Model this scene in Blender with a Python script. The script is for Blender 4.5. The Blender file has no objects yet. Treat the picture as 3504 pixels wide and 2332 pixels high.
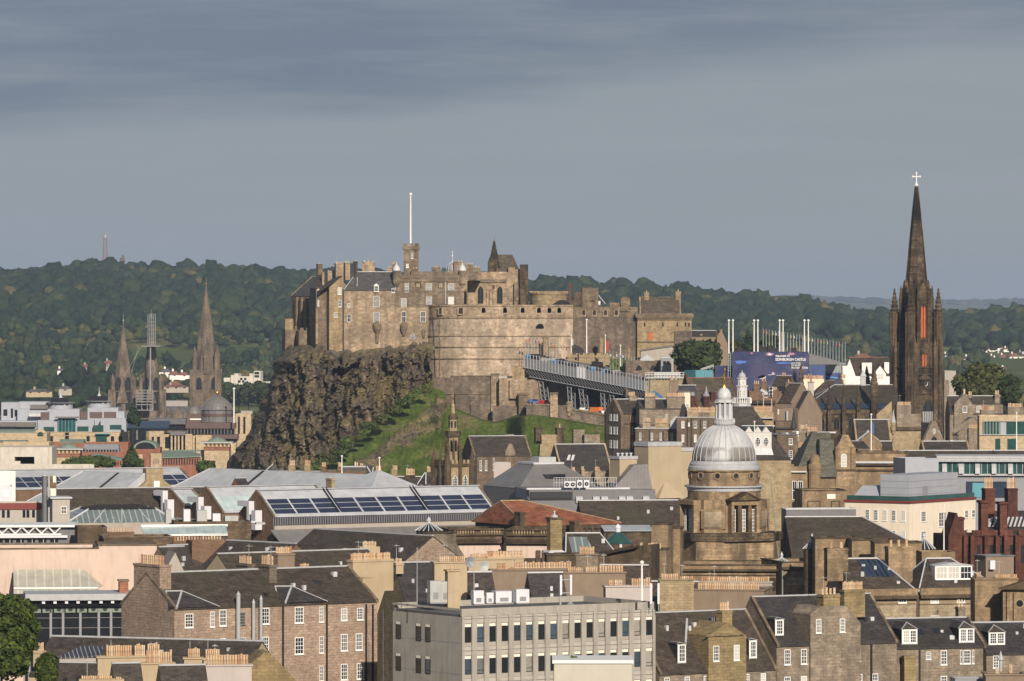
import bpy,math,random
import numpy as np
from mathutils import Vector,Matrix,noise as mnoise
random.seed(7);rng=np.random.default_rng(7)
SC=bpy.context.scene
COL=SC.collection
# ------------------------------------------------------------------ camera, light, exposure
F,U0,V0,CZ=18300.0,1752.0,1000.0,85.0      # focal length and horizon in photo pixels, eye height above the low ground
cam_d=bpy.data.cameras.new('camera');cam=bpy.data.objects.new('camera',cam_d);COL.objects.link(cam)
cam.location=(0,0,CZ);cam.rotation_euler=(math.radians(90),0,0)
cam_d.sensor_width=36;cam_d.lens=F/3504*36
cam_d.shift_y=(V0-1166)/3504
cam_d.clip_start=1;cam_d.clip_end=60000
SC.camera=cam
SUN_EL,SUN_AZ=math.radians(25),math.radians(14)  # sun behind the viewer, a little to the right
sdir=Vector((math.sin(SUN_AZ)*math.cos(SUN_EL),-math.cos(SUN_AZ)*math.cos(SUN_EL),math.sin(SUN_EL)))
sun_d=bpy.data.lights.new('sun','SUN');sun_d.energy=5.0;sun_d.angle=math.radians(.5);sun_d.color=(1,.90,.765)
sun=bpy.data.objects.new('sun',sun_d);COL.objects.link(sun)
sun.rotation_euler=(-sdir).to_track_quat('-Z','Y').to_euler();sun.location=(100,-200,400)
SC.view_settings.view_transform='Standard';SC.view_settings.look='None'
SC.view_settings.exposure=0.0;SC.view_settings.gamma=1
SC.cycles.max_bounces=4;SC.cycles.diffuse_bounces=2;SC.cycles.volume_bounces=0
SC.cycles.use_denoising=True
try:SC.cycles.denoiser='OPENIMAGEDENOISE'
except Exception:pass
SC.cycles.use_adaptive_sampling=False

W=bpy.data.worlds.new('World');SC.world=W;W.use_nodes=True
def build_world():
    nt=W.node_tree;N=nt.nodes;L=nt.links
    N.clear()
    out=N.new('ShaderNodeOutputWorld');bg=N.new('ShaderNodeBackground');bg.inputs[1].default_value=.1
    sky=N.new('ShaderNodeTexSky');sky.sky_type='NISHITA';sky.sun_disc=False
    sky.sun_elevation=SUN_EL;sky.sun_rotation=math.pi-SUN_AZ
    tc=N.new('ShaderNodeTexCoord');sep=N.new('ShaderNodeSeparateXYZ');L.new(tc.outputs['Generated'],sep.inputs[0])
    def math_(op,a,b=None,c=None):
        n=N.new('ShaderNodeMath');n.operation=op
        for i,v in enumerate((a,b,c)):
            if v is None:continue
            if isinstance(v,(int,float)):n.inputs[i].default_value=v
            else:L.new(v,n.inputs[i])
        return n.outputs[0]
    def noise(vec,sc,det=4,ro=.55):
        n=N.new('ShaderNodeTexNoise');n.inputs['Scale'].default_value=sc;n.inputs['Detail'].default_value=det;n.inputs['Roughness'].default_value=ro
        L.new(vec,n.inputs['Vector']);return n.outputs[0]
    def mapv(sx,sy,sz,ox=0,oz=0):
        n=N.new('ShaderNodeMapping');n.inputs['Scale'].default_value=(sx,sy,sz);n.inputs['Location'].default_value=(ox,0,oz)
        L.new(tc.outputs['Generated'],n.inputs[0]);return n.outputs[0]
    def ramp(fac,els):
        n=N.new('ShaderNodeValToRGB');L.new(fac,n.inputs[0])
        while len(n.color_ramp.elements) > 1:n.color_ramp.elements.remove(n.color_ramp.elements[-1])
        for i,(p,c) in enumerate(els):
            e=n.color_ramp.elements[0] if i==0 else n.color_ramp.elements.new(p)
            e.position=p;e.color=(*c,1)
        return n.outputs[0]
    def mix(f,a,b):
        n=N.new('ShaderNodeMix');n.data_type='RGBA'
        for s,v in ((0,f),(6,a),(7,b)):
            if isinstance(v,(int,float)):n.inputs[s].default_value=v
            elif isinstance(v,tuple):n.inputs[s].default_value=(*v,1)
            else:L.new(v,n.inputs[s])
        return n.outputs[2]
    big=noise(mapv(7,7,42),1.0,5)
    big2=noise(mapv(14,14,150,3.1,.7),1.0,6)
    # height of the ragged lower edge of the dark cloud bank, rising to the right
    h=math_('SUBTRACT',sep.outputs[2],math_('MULTIPLY',sep.outputs[0],.085))
    h=math_('ADD',h,math_('MULTIPLY',math_('SUBTRACT',big,.5),.030))
    h=math_('ADD',h,math_('MULTIPLY',math_('SUBTRACT',big2,.5),.007))
    bank=ramp(math_('MULTIPLY',h,10),[(.0,(3.1,3.35,3.42)),(.16,(3.0,3.37,3.6)),(.33,(2.95,3.36,3.66)),(.39,(2.0,2.45,2.98)),(.48,(1.7,2.15,2.78)),(1,(2.1,2.6,3.2))])
    streak=ramp(big2,[(.42,(0,0,0)),(.68,(1,1,1))])
    st=math_('MULTIPLY',streak,.62)
    hi=mix(st,bank,(3.2,3.45,3.85))
    up=ramp(sep.outputs[2],[(.09,(0,0,0)),(.4,(1,1,1))])   # above the low bank the sky opens up
    fac=math_('SUBTRACT',1.0,math_('MULTIPLY',up,.75))
    half=N.new('ShaderNodeVectorMath');half.operation='SCALE';half.inputs[3].default_value=.55;L.new(sky.outputs[0],half.inputs[0])
    colr=mix(fac,half.outputs[0],hi)
    L.new(colr,bg.inputs[0]);L.new(bg.outputs[0],out.inputs[0])
build_world()

# ------------------------------------------------------------------ photo measuring helpers
zo=[0.0,0.0,1.0]
def zm(x,y,s):zo[:]=[x,y,s]
def uu(x):return zo[0]+x/zo[2]
def vv(y):return zo[1]+y/zo[2]
def wx(x,d):return (uu(x)-U0)/F*d
def wz(y,d):return CZ-(vv(y)-V0)/F*d
def P(x,y,d):return Vector((wx(x,d),d,wz(y,d)))
def pm(px,d):return px/zo[2]/F*d            # metres for a length in zoomed pixels

def tag(o,label=None,cat=None,group=None,kind=None):
    if label:o['label']=label
    if cat:o['category']=cat
    if group:o['group']=group
    if kind:o['kind']=kind
    return o
def link(o,parent=None):
    COL.objects.link(o)
    if parent:o.parent=parent
    return o

class MB:
    def __init__(s):s.v=[];s.f=[]
    def add(s,vs,fs):
        n=len(s.v);s.v += [tuple(p) for p in vs];s.f += [tuple(i+n for i in f) for f in fs];return s
    def box(s,x0,x1,y0,y1,z0,z1):
        if x1 < x0:x0,x1=x1,x0
        if y1 < y0:y0,y1=y1,y0
        if z1 < z0:z0,z1=z1,z0
        return s.add([(x0,y0,z0),(x1,y0,z0),(x1,y1,z0),(x0,y1,z0),(x0,y0,z1),(x1,y0,z1),(x1,y1,z1),(x0,y1,z1)],
                     [(0,3,2,1),(4,5,6,7),(0,1,5,4),(1,2,6,5),(2,3,7,6),(3,0,4,7)])
    def slab(s,pts,th):                     # planar polygon thickened downwards (pts counter-clockwise from above)
        n=len(pts);pts=[Vector(p) for p in pts];lo=[p-Vector((0,0,th)) for p in pts]
        return s.add(pts+lo,[tuple(range(n)),tuple(range(2*n-1,n-1,-1))]+[(i,i+n,(i+1) % n+n,(i+1) % n) for i in range(n)])
    def prism(s,pts,z0,z1):                # plan polygon, vertical
        n=len(pts)
        return s.add([(p[0],p[1],z0) for p in pts]+[(p[0],p[1],z1) for p in pts],
                     [tuple(range(n-1,-1,-1)),tuple(range(n,2*n))]+[(i,(i+1) % n,(i+1) % n+n,i+n) for i in range(n)])
    def extr(s,pts,y0,y1):                 # polygon in x,z pushed along y
        n=len(pts)
        return s.add([(p[0],y0,p[1]) for p in pts]+[(p[0],y1,p[1]) for p in pts],
                     [tuple(range(n)),tuple(range(2*n-1,n-1,-1))]+[(i,i+n,(i+1) % n+n,(i+1) % n) for i in range(n)])
    def extx(s,pts,x0,x1):                 # polygon in y,z pushed along x
        n=len(pts)
        return s.add([(x0,p[0],p[1]) for p in pts]+[(x1,p[0],p[1]) for p in pts],
                     [tuple(range(n-1,-1,-1)),tuple(range(n,2*n))]+[(i,(i+1) % n,(i+1) % n+n,i+n) for i in range(n)])
    def frus(s,x0,x1,y0,y1,z0,X0,X1,Y0,Y1,z1):   # box with different top rectangle
        return s.add([(x0,y0,z0),(x1,y0,z0),(x1,y1,z0),(x0,y1,z0),(X0,Y0,z1),(X1,Y0,z1),(X1,Y1,z1),(X0,Y1,z1)],
                     [(0,3,2,1),(4,5,6,7),(0,1,5,4),(1,2,6,5),(2,3,7,6),(3,0,4,7)])
    def tube(s,p0,p1,r0,r1=None,n=6):
        r1=r0 if r1 is None else r1
        p0=Vector(p0);p1=Vector(p1);d=(p1-p0)
        if d.length < 1e-6:return s
        q=d.to_track_quat('Z','Y');vs=[]
        for p,r in ((p0,r0),(p1,r1)):
            for i in range(n):
                a=2*math.pi*i/n+math.pi/n;vs.append(p+q @ Vector((r*math.cos(a),r*math.sin(a),0)))
        return s.add(vs,[tuple(range(n-1,-1,-1)),tuple(range(n,2*n))]+[(i,(i+1) % n,(i+1) % n+n,i+n) for i in range(n)])
    def lathe(s,prof,n=24,c=(0,0,0),ph=0.0):   # prof: (radius, z) from bottom to top
        vs=[];fs=[];m=len(prof)
        for r,z in prof:
            for i in range(n):
                a=2*math.pi*i/n+ph;vs.append((c[0]+r*math.cos(a),c[1]+r*math.sin(a),c[2]+z))
        for j in range(m-1):
            for i in range(n):fs.append((j*n+i,j*n+(i+1) % n,(j+1)*n+(i+1) % n,(j+1)*n+i))
        fs.append(tuple(range(n-1,-1,-1)));fs.append(tuple(range((m-1)*n,m*n)))
        return s.add(vs,fs)
    def mesh(s,name,mat,smooth=False):
        me=bpy.data.meshes.new(name);me.from_pydata(s.v,[],s.f);me.update()
        if mat:me.materials.append(mat)
        if smooth:
            for p in me.polygons:p.use_smooth=True
        return me
    def build(s,name,mat,parent=None,smooth=False,loc=None,label=None):
        o=bpy.data.objects.new(name,s.mesh(name,mat,smooth));link(o,parent)
        if loc:o.location=loc
        if label:o['label']=label
        return o

# ------------------------------------------------------------------ materials
MATS={}
class NT:
    def __init__(s,name):
        s.m=bpy.data.materials.new(name);s.m.use_nodes=True;s.nt=s.m.node_tree;s.N=s.nt.nodes;s.L=s.nt.links
        s.b=s.N['Principled BSDF'];MATS[name]=s.m
        s.tc=s.N.new('ShaderNodeTexCoord')
    def put(s,sock,v):
        if isinstance(v,(int,float)):sock.default_value=v
        elif isinstance(v,tuple):sock.default_value=(*v,1) if len(v)==3 and sock.type=='RGBA' else v
        else:s.L.new(v,sock)
    def map(s,scale=(1,1,1),src='Object'):
        n=s.N.new('ShaderNodeMapping');n.inputs['Scale'].default_value=scale;s.L.new(s.tc.outputs[src],n.inputs[0]);return n.outputs[0]
    def noise(s,vec,sc,det=3,ro=.55):
        n=s.N.new('ShaderNodeTexNoise');n.inputs['Scale'].default_value=sc;n.inputs['Detail'].default_value=det;n.inputs['Roughness'].default_value=ro
        s.L.new(vec,n.inputs['Vector']);return n.outputs[0]
    def ramp(s,fac,els,interp='LINEAR'):
        n=s.N.new('ShaderNodeValToRGB');s.L.new(fac,n.inputs[0]);n.color_ramp.interpolation=interp
        while len(n.color_ramp.elements) > 1:n.color_ramp.elements.remove(n.color_ramp.elements[-1])
        for i,(p,c) in enumerate(els):
            e=n.color_ramp.elements[0] if i==0 else n.color_ramp.elements.new(p)
            e.position=p;e.color=(c,c,c,1) if isinstance(c,(int,float)) else (*c,1)
        return n.outputs[0]
    def mix(s,f,a,b,mode='MIX'):
        n=s.N.new('ShaderNodeMix');n.data_type='RGBA';n.blend_type=mode
        s.put(n.inputs[0],f);s.put(n.inputs[6],a);s.put(n.inputs[7],b);return n.outputs[2]
    def math(s,op,a,b=0.0):
        n=s.N.new('ShaderNodeMath');n.operation=op;s.put(n.inputs[0],a);s.put(n.inputs[1],b);return n.outputs[0]
    def uvw(s):                                # x+y, z : courses run level on every wall
        sp=s.N.new('ShaderNodeSeparateXYZ');s.L.new(s.tc.outputs['Object'],sp.inputs[0])
        c=s.N.new('ShaderNodeCombineXYZ');s.L.new(s.math('ADD',sp.outputs[0],s.math('MULTIPLY',sp.outputs[1],.93)),c.inputs[0]);s.L.new(sp.outputs[2],c.inputs[1])
        return c.outputs[0]
    def brick(s,vec,c1,c2,mo,w,h,msize=.02,bias=0.0):
        n=s.N.new('ShaderNodeTexBrick');s.L.new(vec,n.inputs['Vector']);n.inputs['Scale'].default_value=1
        s.put(n.inputs['Color1'],c1);s.put(n.inputs['Color2'],c2);s.put(n.inputs['Mortar'],mo)
        n.inputs['Mortar Size'].default_value=msize;n.inputs['Brick Width'].default_value=w;n.inputs['Row Height'].default_value=h;n.inputs['Bias'].default_value=bias
        return n.outputs[0]
    def bump(s,h,st=.4,dist=.1):
        n=s.N.new('ShaderNodeBump');n.inputs['Strength'].default_value=st;n.inputs['Distance'].default_value=dist
        s.L.new(h,n.inputs['Height']);s.L.new(n.outputs[0],s.b.inputs['Normal'])
    def done(s,col,rough=.85,metal=0.0,spec=.3):
        s.put(s.b.inputs['Base Color'],col);s.put(s.b.inputs['Roughness'],rough);s.b.inputs['Metallic'].default_value=metal
        s.b.inputs['Specular IOR Level'].default_value=spec
        return s.m
def sc3(c,k):return tuple(min(1,x*k) for x in c)

def stone(name,c,var=.25,soot=.5,blk=(.9,.38),grime=(.05,.042,.035),patch=.5,rub=False,alt=None,fs=1.0):
    t=NT(name);uv=t.uvw();wn=t.N.new('ShaderNodeTexNoise');wn.inputs['Scale'].default_value=1.1;wn.inputs['Detail'].default_value=2;t.L.new(t.tc.outputs['Object'],wn.inputs[0]);wm=t.N.new('ShaderNodeVectorMath');wm.operation='MULTIPLY_ADD';t.L.new(wn.outputs['Color'],wm.inputs[0]);wm.inputs[1].default_value=(.55,.28,0);t.L.new(uv,wm.inputs[2]);uv=wm.outputs[0]
    alt=alt or sc3(c,1-var)
    br=t.brick(uv,sc3(c,1+var*.5),alt,sc3(c,.62),blk[0],blk[1],.03)
    n1=t.noise(t.map((1,1,1.3)),(1.6 if rub else .9)*fs,5,.75)
    col=t.mix(1,br,t.ramp(n1,[(.25,.48),(.5,1.0),(.8,1.35)]),'MULTIPLY')
    if rub:                                    # dark and pale single stones scattered through the rubble
        n3=t.noise(t.map((1,1,1.6)),2.6*fs,3,.6)
        col=t.mix(t.ramp(n3,[(.58,0.0),(.66,.8)]),col,sc3(c,.35))
        n4=t.noise(t.map((1.2,1.2,1.9)),2.0*fs,3,.6)
        col=t.mix(t.ramp(n4,[(.62,0.0),(.74,.5)]),col,sc3(c,1.45))
    n2=t.noise(t.map((.35,.35,.10)),1.0,4,.6)     # rain streaks and soot
    col=t.mix(t.ramp(n2,[(.40,0.0),(.64,min(.95,soot*1.25))]),col,grime)
    n5=t.noise(t.map((.10,.10,.16)),1.0,3,.6)     # whole areas weathered differently
    col=t.mix(t.ramp(n5,[(.38,patch*.75),(.56,0.0)]),col,sc3(c,.45))
    n6=t.noise(t.map((.45,.45,.6)),1,4,.6)
    col=t.mix(t.ramp(n6,[(.55,0.0),(.72,patch*.6)]),col,sc3(c,1.35))
    t.bump(n1,.35,.12)
    return t.done(col,.92,0,.15)
def plainm(name,c,rough=.6,metal=0.0,var=.12,sc=.7,streak=.15,spec=.35):
    t=NT(name);n=t.noise(t.map(),sc,5,.6);n2=t.noise(t.map((.8,.8,.12)),1.4,4,.6)
    col=t.mix(1,c,t.ramp(n,[(.25,1-var),(.75,1+var)]),'MULTIPLY')
    col=t.mix(t.ramp(n2,[(.5,0.0),(.75,streak)]),col,sc3(c,.4))
    return t.done(col,rough,metal,spec)
def slate(name,c,row=.3,var=.35,moss=None):
    t=NT(name)
    br=t.brick(t.uvw(),sc3(c,1+var),sc3(c,1-var),sc3(c,.55),.32,row*.62,.018)
    n=t.noise(t.map((.5,.5,1.8)),1.0,5,.65)
    col=t.mix(1,br,t.ramp(n,[(.25,.5),(.5,1.0),(.8,1.75)]),'MULTIPLY')
    n2=t.noise(t.map((.2,.2,.14)),1,4,.6)
    col=t.mix(t.ramp(n2,[(.48,0.0),(.68,.6)]),col,moss or (.055,.052,.03))
    t.bump(n,.3,.05)
    return t.done(col,.62,0,.3)
def roofmetal(name,c,pitch=.6,depth=.75,rough=.45,metal=0.0):
    t=NT(name);sp=t.N.new('ShaderNodeSeparateXYZ');t.L.new(t.tc.outputs['Object'],sp.inputs[0])
    w=t.math('FRACT',t.math('MULTIPLY',sp.outputs[0],1/pitch))
    col=t.mix(t.ramp(w,[(.0,1.0),(.14,0.0),(.86,0.0),(1,1.0)]),c,sc3(c,depth))
    n=t.noise(t.map((.4,.4,.4)),1,5,.65)
    col=t.mix(1,col,t.ramp(n,[(.25,.75),(.7,1.12)]),'MULTIPLY')
    return t.done(col,rough,metal,.4)

def randm(name,els,rough=.8,spec=.2,noisy=.3):
    t=NT(name);oi=t.N.new('ShaderNodeObjectInfo');n=t.noise(t.map(),3,3)
    col=t.mix(1,t.ramp(oi.outputs['Random'],els),t.ramp(n,[(.3,1-noisy),(.7,1+noisy)]),'MULTIPLY')
    return t.done(col,rough,0,spec)

stone('castle_stone',(.47,.35,.235),.32,.48,(1.3,.6),(.06,.05,.042),.8,True,None,.42)
stone('castle_palace',(.31,.235,.165),.35,.60,(1.3,.6),(.05,.042,.035),1.0,True,None,.42)
stone('castle_ashlar',(.53,.41,.295),.22,.48,(1.6,.75),(.13,.105,.085),.55,True,None,.42)
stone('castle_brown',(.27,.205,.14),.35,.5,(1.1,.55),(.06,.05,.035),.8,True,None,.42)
stone('castle_buff',(.42,.31,.18),.25,.4,(1.1,.5),(.07,.055,.04),.5)
stone('wall_rubble',(.235,.18,.135),.35,.55,(1.0,.5),(.05,.045,.04),.8,True,None,.42)
stone('sooty_stone',(.165,.118,.075),.35,.72,(1.0,.42),(.022,.02,.018),.8)
stone('hub_stone',(.070,.052,.036),.45,.8,(1.1,.5),(.010,.009,.009),.9,True,alt=(.21,.15,.09))
stone('college_stone',(.42,.30,.18),.25,.62,(1.6,.5),(.04,.033,.027),.9,True,alt=(.30,.21,.13))
stone('classic_stone',(.46,.365,.245),.15,.42,(1.8,.5),(.08,.065,.05),.6)
stone('pink_rubble',(.43,.315,.235),.16,.25,(.75,.34),(.12,.09,.07),.5,True)
stone('grey_rubble',(.35,.28,.208),.22,.45,(.9,.42),(.07,.058,.045),.8,True)
stone('brown_tenement',(.225,.165,.115),.25,.5,(.9,.4),(.05,.04,.03),.8,True)
stone('buff_stone',(.43,.33,.20),.16,.25,(.9,.36),(.12,.09,.06),.35)
stone('ochre_stone',(.32,.24,.125),.2,.3,(1.0,.4),(.09,.07,.04),.4)
stone('cathedral_stone',(.235,.178,.13),.25,.7,(1.6,.8),(.06,.05,.042),.5)
plainm('museum_stone',(.42,.335,.225),.85,0,.08,.3,.12,.15)
stone('red_sandstone',(.155,.062,.042),.3,.55,(.9,.4),(.035,.02,.018),.6)
stone('court_red',(.36,.16,.105),.15,.2,(.5,.3),(.12,.06,.05),.3)
stone('court_buff',(.54,.42,.27),.08,.1,(1.2,.6),(.25,.18,.12),.2)
stone('brick_brown',(.28,.175,.11),.3,.3,(.3,.1),(.08,.05,.04),.4)
stone('brick_chimney',(.20,.165,.125),.25,.35,(.5,.22),(.07,.06,.05),.4)
plainm('harl_brown',(.245,.185,.135),.9,0,.12,.5,.25,.1)
plainm('harl_buff',(.44,.345,.225),.9,0,.12,.5,.22,.1)
plainm('harl_grey',(.40,.35,.30),.9,0,.1,.5,.25,.1)
plainm('pink_render',(.61,.47,.39),.85,0,.08,.35,.35,.15)
plainm('cream_render',(.80,.69,.55),.85,0,.06,.4,.25,.15)
plainm('white_render',(.82,.78,.72),.85,0,.05,.4,.10,.15)
plainm('lilac_render',(.47,.41,.38),.85,0,.06,.5,.15,.15)
plainm('concrete',(.375,.34,.295),.9,0,.12,.5,.45,.1)
plainm('concrete_light',(.44,.40,.35),.9,0,.10,.7,.30,.1)
plainm('car_park_concrete',(.58,.52,.45),.9,0,.15,.6,.55,.1)
plainm('lift_house_render',(.52,.48,.40),.85,0,.05,.4,.12,.1)
plainm('lead',(.42,.42,.43),.5,0,.14,1.2,.25,.4)
plainm('lead_pale',(.54,.54,.55),.45,0,.10,1.2,.2,.4)
plainm('lead_dark',(.16,.15,.155),.5,0,.15,1.0,.25,.4)
plainm('white_paint',(.80,.79,.76),.5,0,.04,1,.06)
plainm('aged_white',(.60,.57,.54),.7,0,.08,.8,.2)
plainm('cream_paint',(.78,.74,.62),.5,0,.04,1,.06)
plainm('grey_cladding',(.36,.37,.41),.5,0,.07,.5,.12)
plainm('zinc_grey',(.26,.26,.275),.5,0,.08,.5,.15)
plainm('plant_white',(.66,.65,.68),.5,0,.05,1,.12)
plainm('plant_grey',(.42,.42,.40),.5,0,.08,1,.2)
plainm('galvanised',(.45,.46,.47),.45,.3,.1,2,.15)
plainm('black_iron',(.02,.02,.022),.5,0,.1,1,.05)
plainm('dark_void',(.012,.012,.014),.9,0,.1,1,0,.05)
plainm('dark_brown_panel',(.12,.075,.065),.55,0,.1,.5,.15)
plainm('copper_green',(.20,.25,.20),.6,0,.15,.5,.2)
plainm('copper_dark',(.16,.14,.13),.5,0,.15,.5,.25)
plainm('teal_paint',(.10,.30,.36),.5,0,.06,.6,.12)
plainm('blue_tarp',(.10,.28,.55),.6,0,.1,1,.1)
plainm('blue_sheet',(.045,.075,.20),.6,0,.25,.5,.3)
plainm('gold',(.75,.45,.10),.3,.9,.1,2,.1)
plainm('orange_panel',(.50,.11,.03),.6,0,.12,.5,.1)
plainm('timber_red',(.20,.04,.03),.6,0,.1,1,.15)
plainm('asphalt',(.06,.06,.06),.9,0,.2,.3,.1)
plainm('flat_roof',(.10,.095,.095),.85,0,.25,.3,.3)
plainm('felt_black',(.03,.024,.024),.8,0,.25,.4,.2)
plainm('bark',(.07,.055,.04),.95,0,.3,2,.3)
plainm('stand_panel',(.20,.205,.225),.5,0,.06,.4,.15)
plainm('stand_deck',(.40,.30,.19),.8,0,.2,.4,.2)
plainm('mast_white',(.80,.78,.72),.45,0,.04,1,.05)
plainm('car_white',(.75,.75,.75),.3,0,.03,1,0)
plainm('car_red',(.45,.03,.03),.3,0,.03,1,0)
plainm('car_blue',(.10,.15,.35),.3,0,.03,1,0)
plainm('van_orange',(.70,.19,.04),.4,0,.03,1,0)
plainm('tyre',(.02,.02,.02),.9,0,.1,1,0)
slate('slate',(.062,.050,.042));slate('slate_brown',(.068,.052,.041));slate('slate_grey',(.085,.080,.080));slate('slate_dark',(.048,.042,.042))
slate('slate_green',(.105,.10,.075));slate('stone_slate',(.10,.078,.058),.6)
slate('pantile',(.25,.09,.045),.5,.3,(.33,.2,.13));slate('far_red_tile',(.26,.12,.09),.5,.2)
slate('far_slate',(.13,.12,.12),.5,.2)
roofmetal('glass_roof_pale',(.50,.51,.53),.62,.72,.35)
roofmetal('glass_roof_green',(.50,.60,.59),1.5,.85,.25)
roofmetal('glass_roof_dark',(.16,.19,.19),1.1,2.4,.2)
roofmetal('glass_roof_cream',(.48,.46,.38),1.3,1.4,.3)
roofmetal('zinc_roof',(.20,.185,.18),.7,.8,.45)
roofmetal('lead_dome_roof',(.55,.55,.56),9,.95,.45)
roofmetal('copper_roof',(.19,.17,.16),.6,.8,.5)
randm('chimney_pot_clay',[(0,(.60,.44,.28)),(.3,(.54,.33,.18)),(.5,(.64,.52,.38)),(.72,(.40,.20,.11)),(.85,(.60,.46,.32)),(1,(.53,.37,.22))])
randm('window_glass',[(0,(.015,.018,.022)),(.55,(.03,.033,.038)),(.56,(.10,.10,.10)),(.75,(.16,.15,.14)),(.78,(.42,.39,.34)),(1,(.55,.52,.46))],.12,.6,.1)
randm('office_glass',[(0,(.008,.009,.010)),(.5,(.012,.014,.014)),(.56,(.04,.06,.08)),(.78,(.06,.09,.12)),(.8,(.22,.20,.17)),(1,(.34,.31,.27))],.08,.6,.25)
plainm('green_glass',(.025,.075,.065),.12,0,.3,.5,0,.7)
plainm('dark_glass',(.018,.02,.024),.12,0,.3,.5,0,.7)
plainm('blue_glass',(.03,.042,.07),.12,0,.3,.5,0,.7)
def M(n):return MATS[n]
# ------------------------------------------------------------------ terrain height
def seg_d(x,y,ax,ay,bx,by):
    dx,dy=bx-ax,by-ay;t=max(0,min(1,((x-ax)*dx+(y-ay)*dy)/(dx*dx+dy*dy)))
    return math.hypot(x-ax-t*dx,y-ay-t*dy),t
HILL=[(-900,960),(-300,940),(0,926),(180,908),(400,893),(560,905),(750,906),(1000,916),(1300,922),(1800,946),(2000,957),(2200,968),(2400,985),(2650,1012),
        (2800,1042),(2950,1062),(3100,1064),(3300,1058),(3504,1056),(4400,1060)]
def interp(tab,x):
    if x <= tab[0][0]:return tab[0][1]
    for (a,b),(c,d) in zip(tab,tab[1:]):
        if x <= c:return b+(d-b)*(x-a)/(c-a)
    return tab[-1][1]
HY=6000.0
def G(x,y):
    h=4.0
    h += 78*math.exp(-((y+40)/130)**2)*(1 if y > -40 else 1)          # the crag the viewer stands on
    d,t=seg_d(x,y,240,1120,106,1410);d2,t2=seg_d(x,y,106,1410,45,1640)   # old town ridge
    h += max((18+16*t)*math.exp(-(d/55)**2),(34+14*t2)*math.exp(-(d2/50)**2))
    if y > 2300:h += min(22,(y-2300)/2200*22)
    if y > 3600:
        u=U0+x/HY*F;zt=CZ-(interp(HILL,u)-V0)/F*HY-19
        k=(y-3900)/(HY-3900)
        if k < 1:k=max(0,k);k=k*k*(3-2*k)
        else:k=math.exp(-((y-HY)/1500)**2)
        h += (zt-26)*k
    if y > 9000:
        h += 19*math.exp(-((y-24000)/2500)**2)*(1+.35*math.sin(x/520)+.25*math.sin(x/190+1))
    return h

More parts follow.
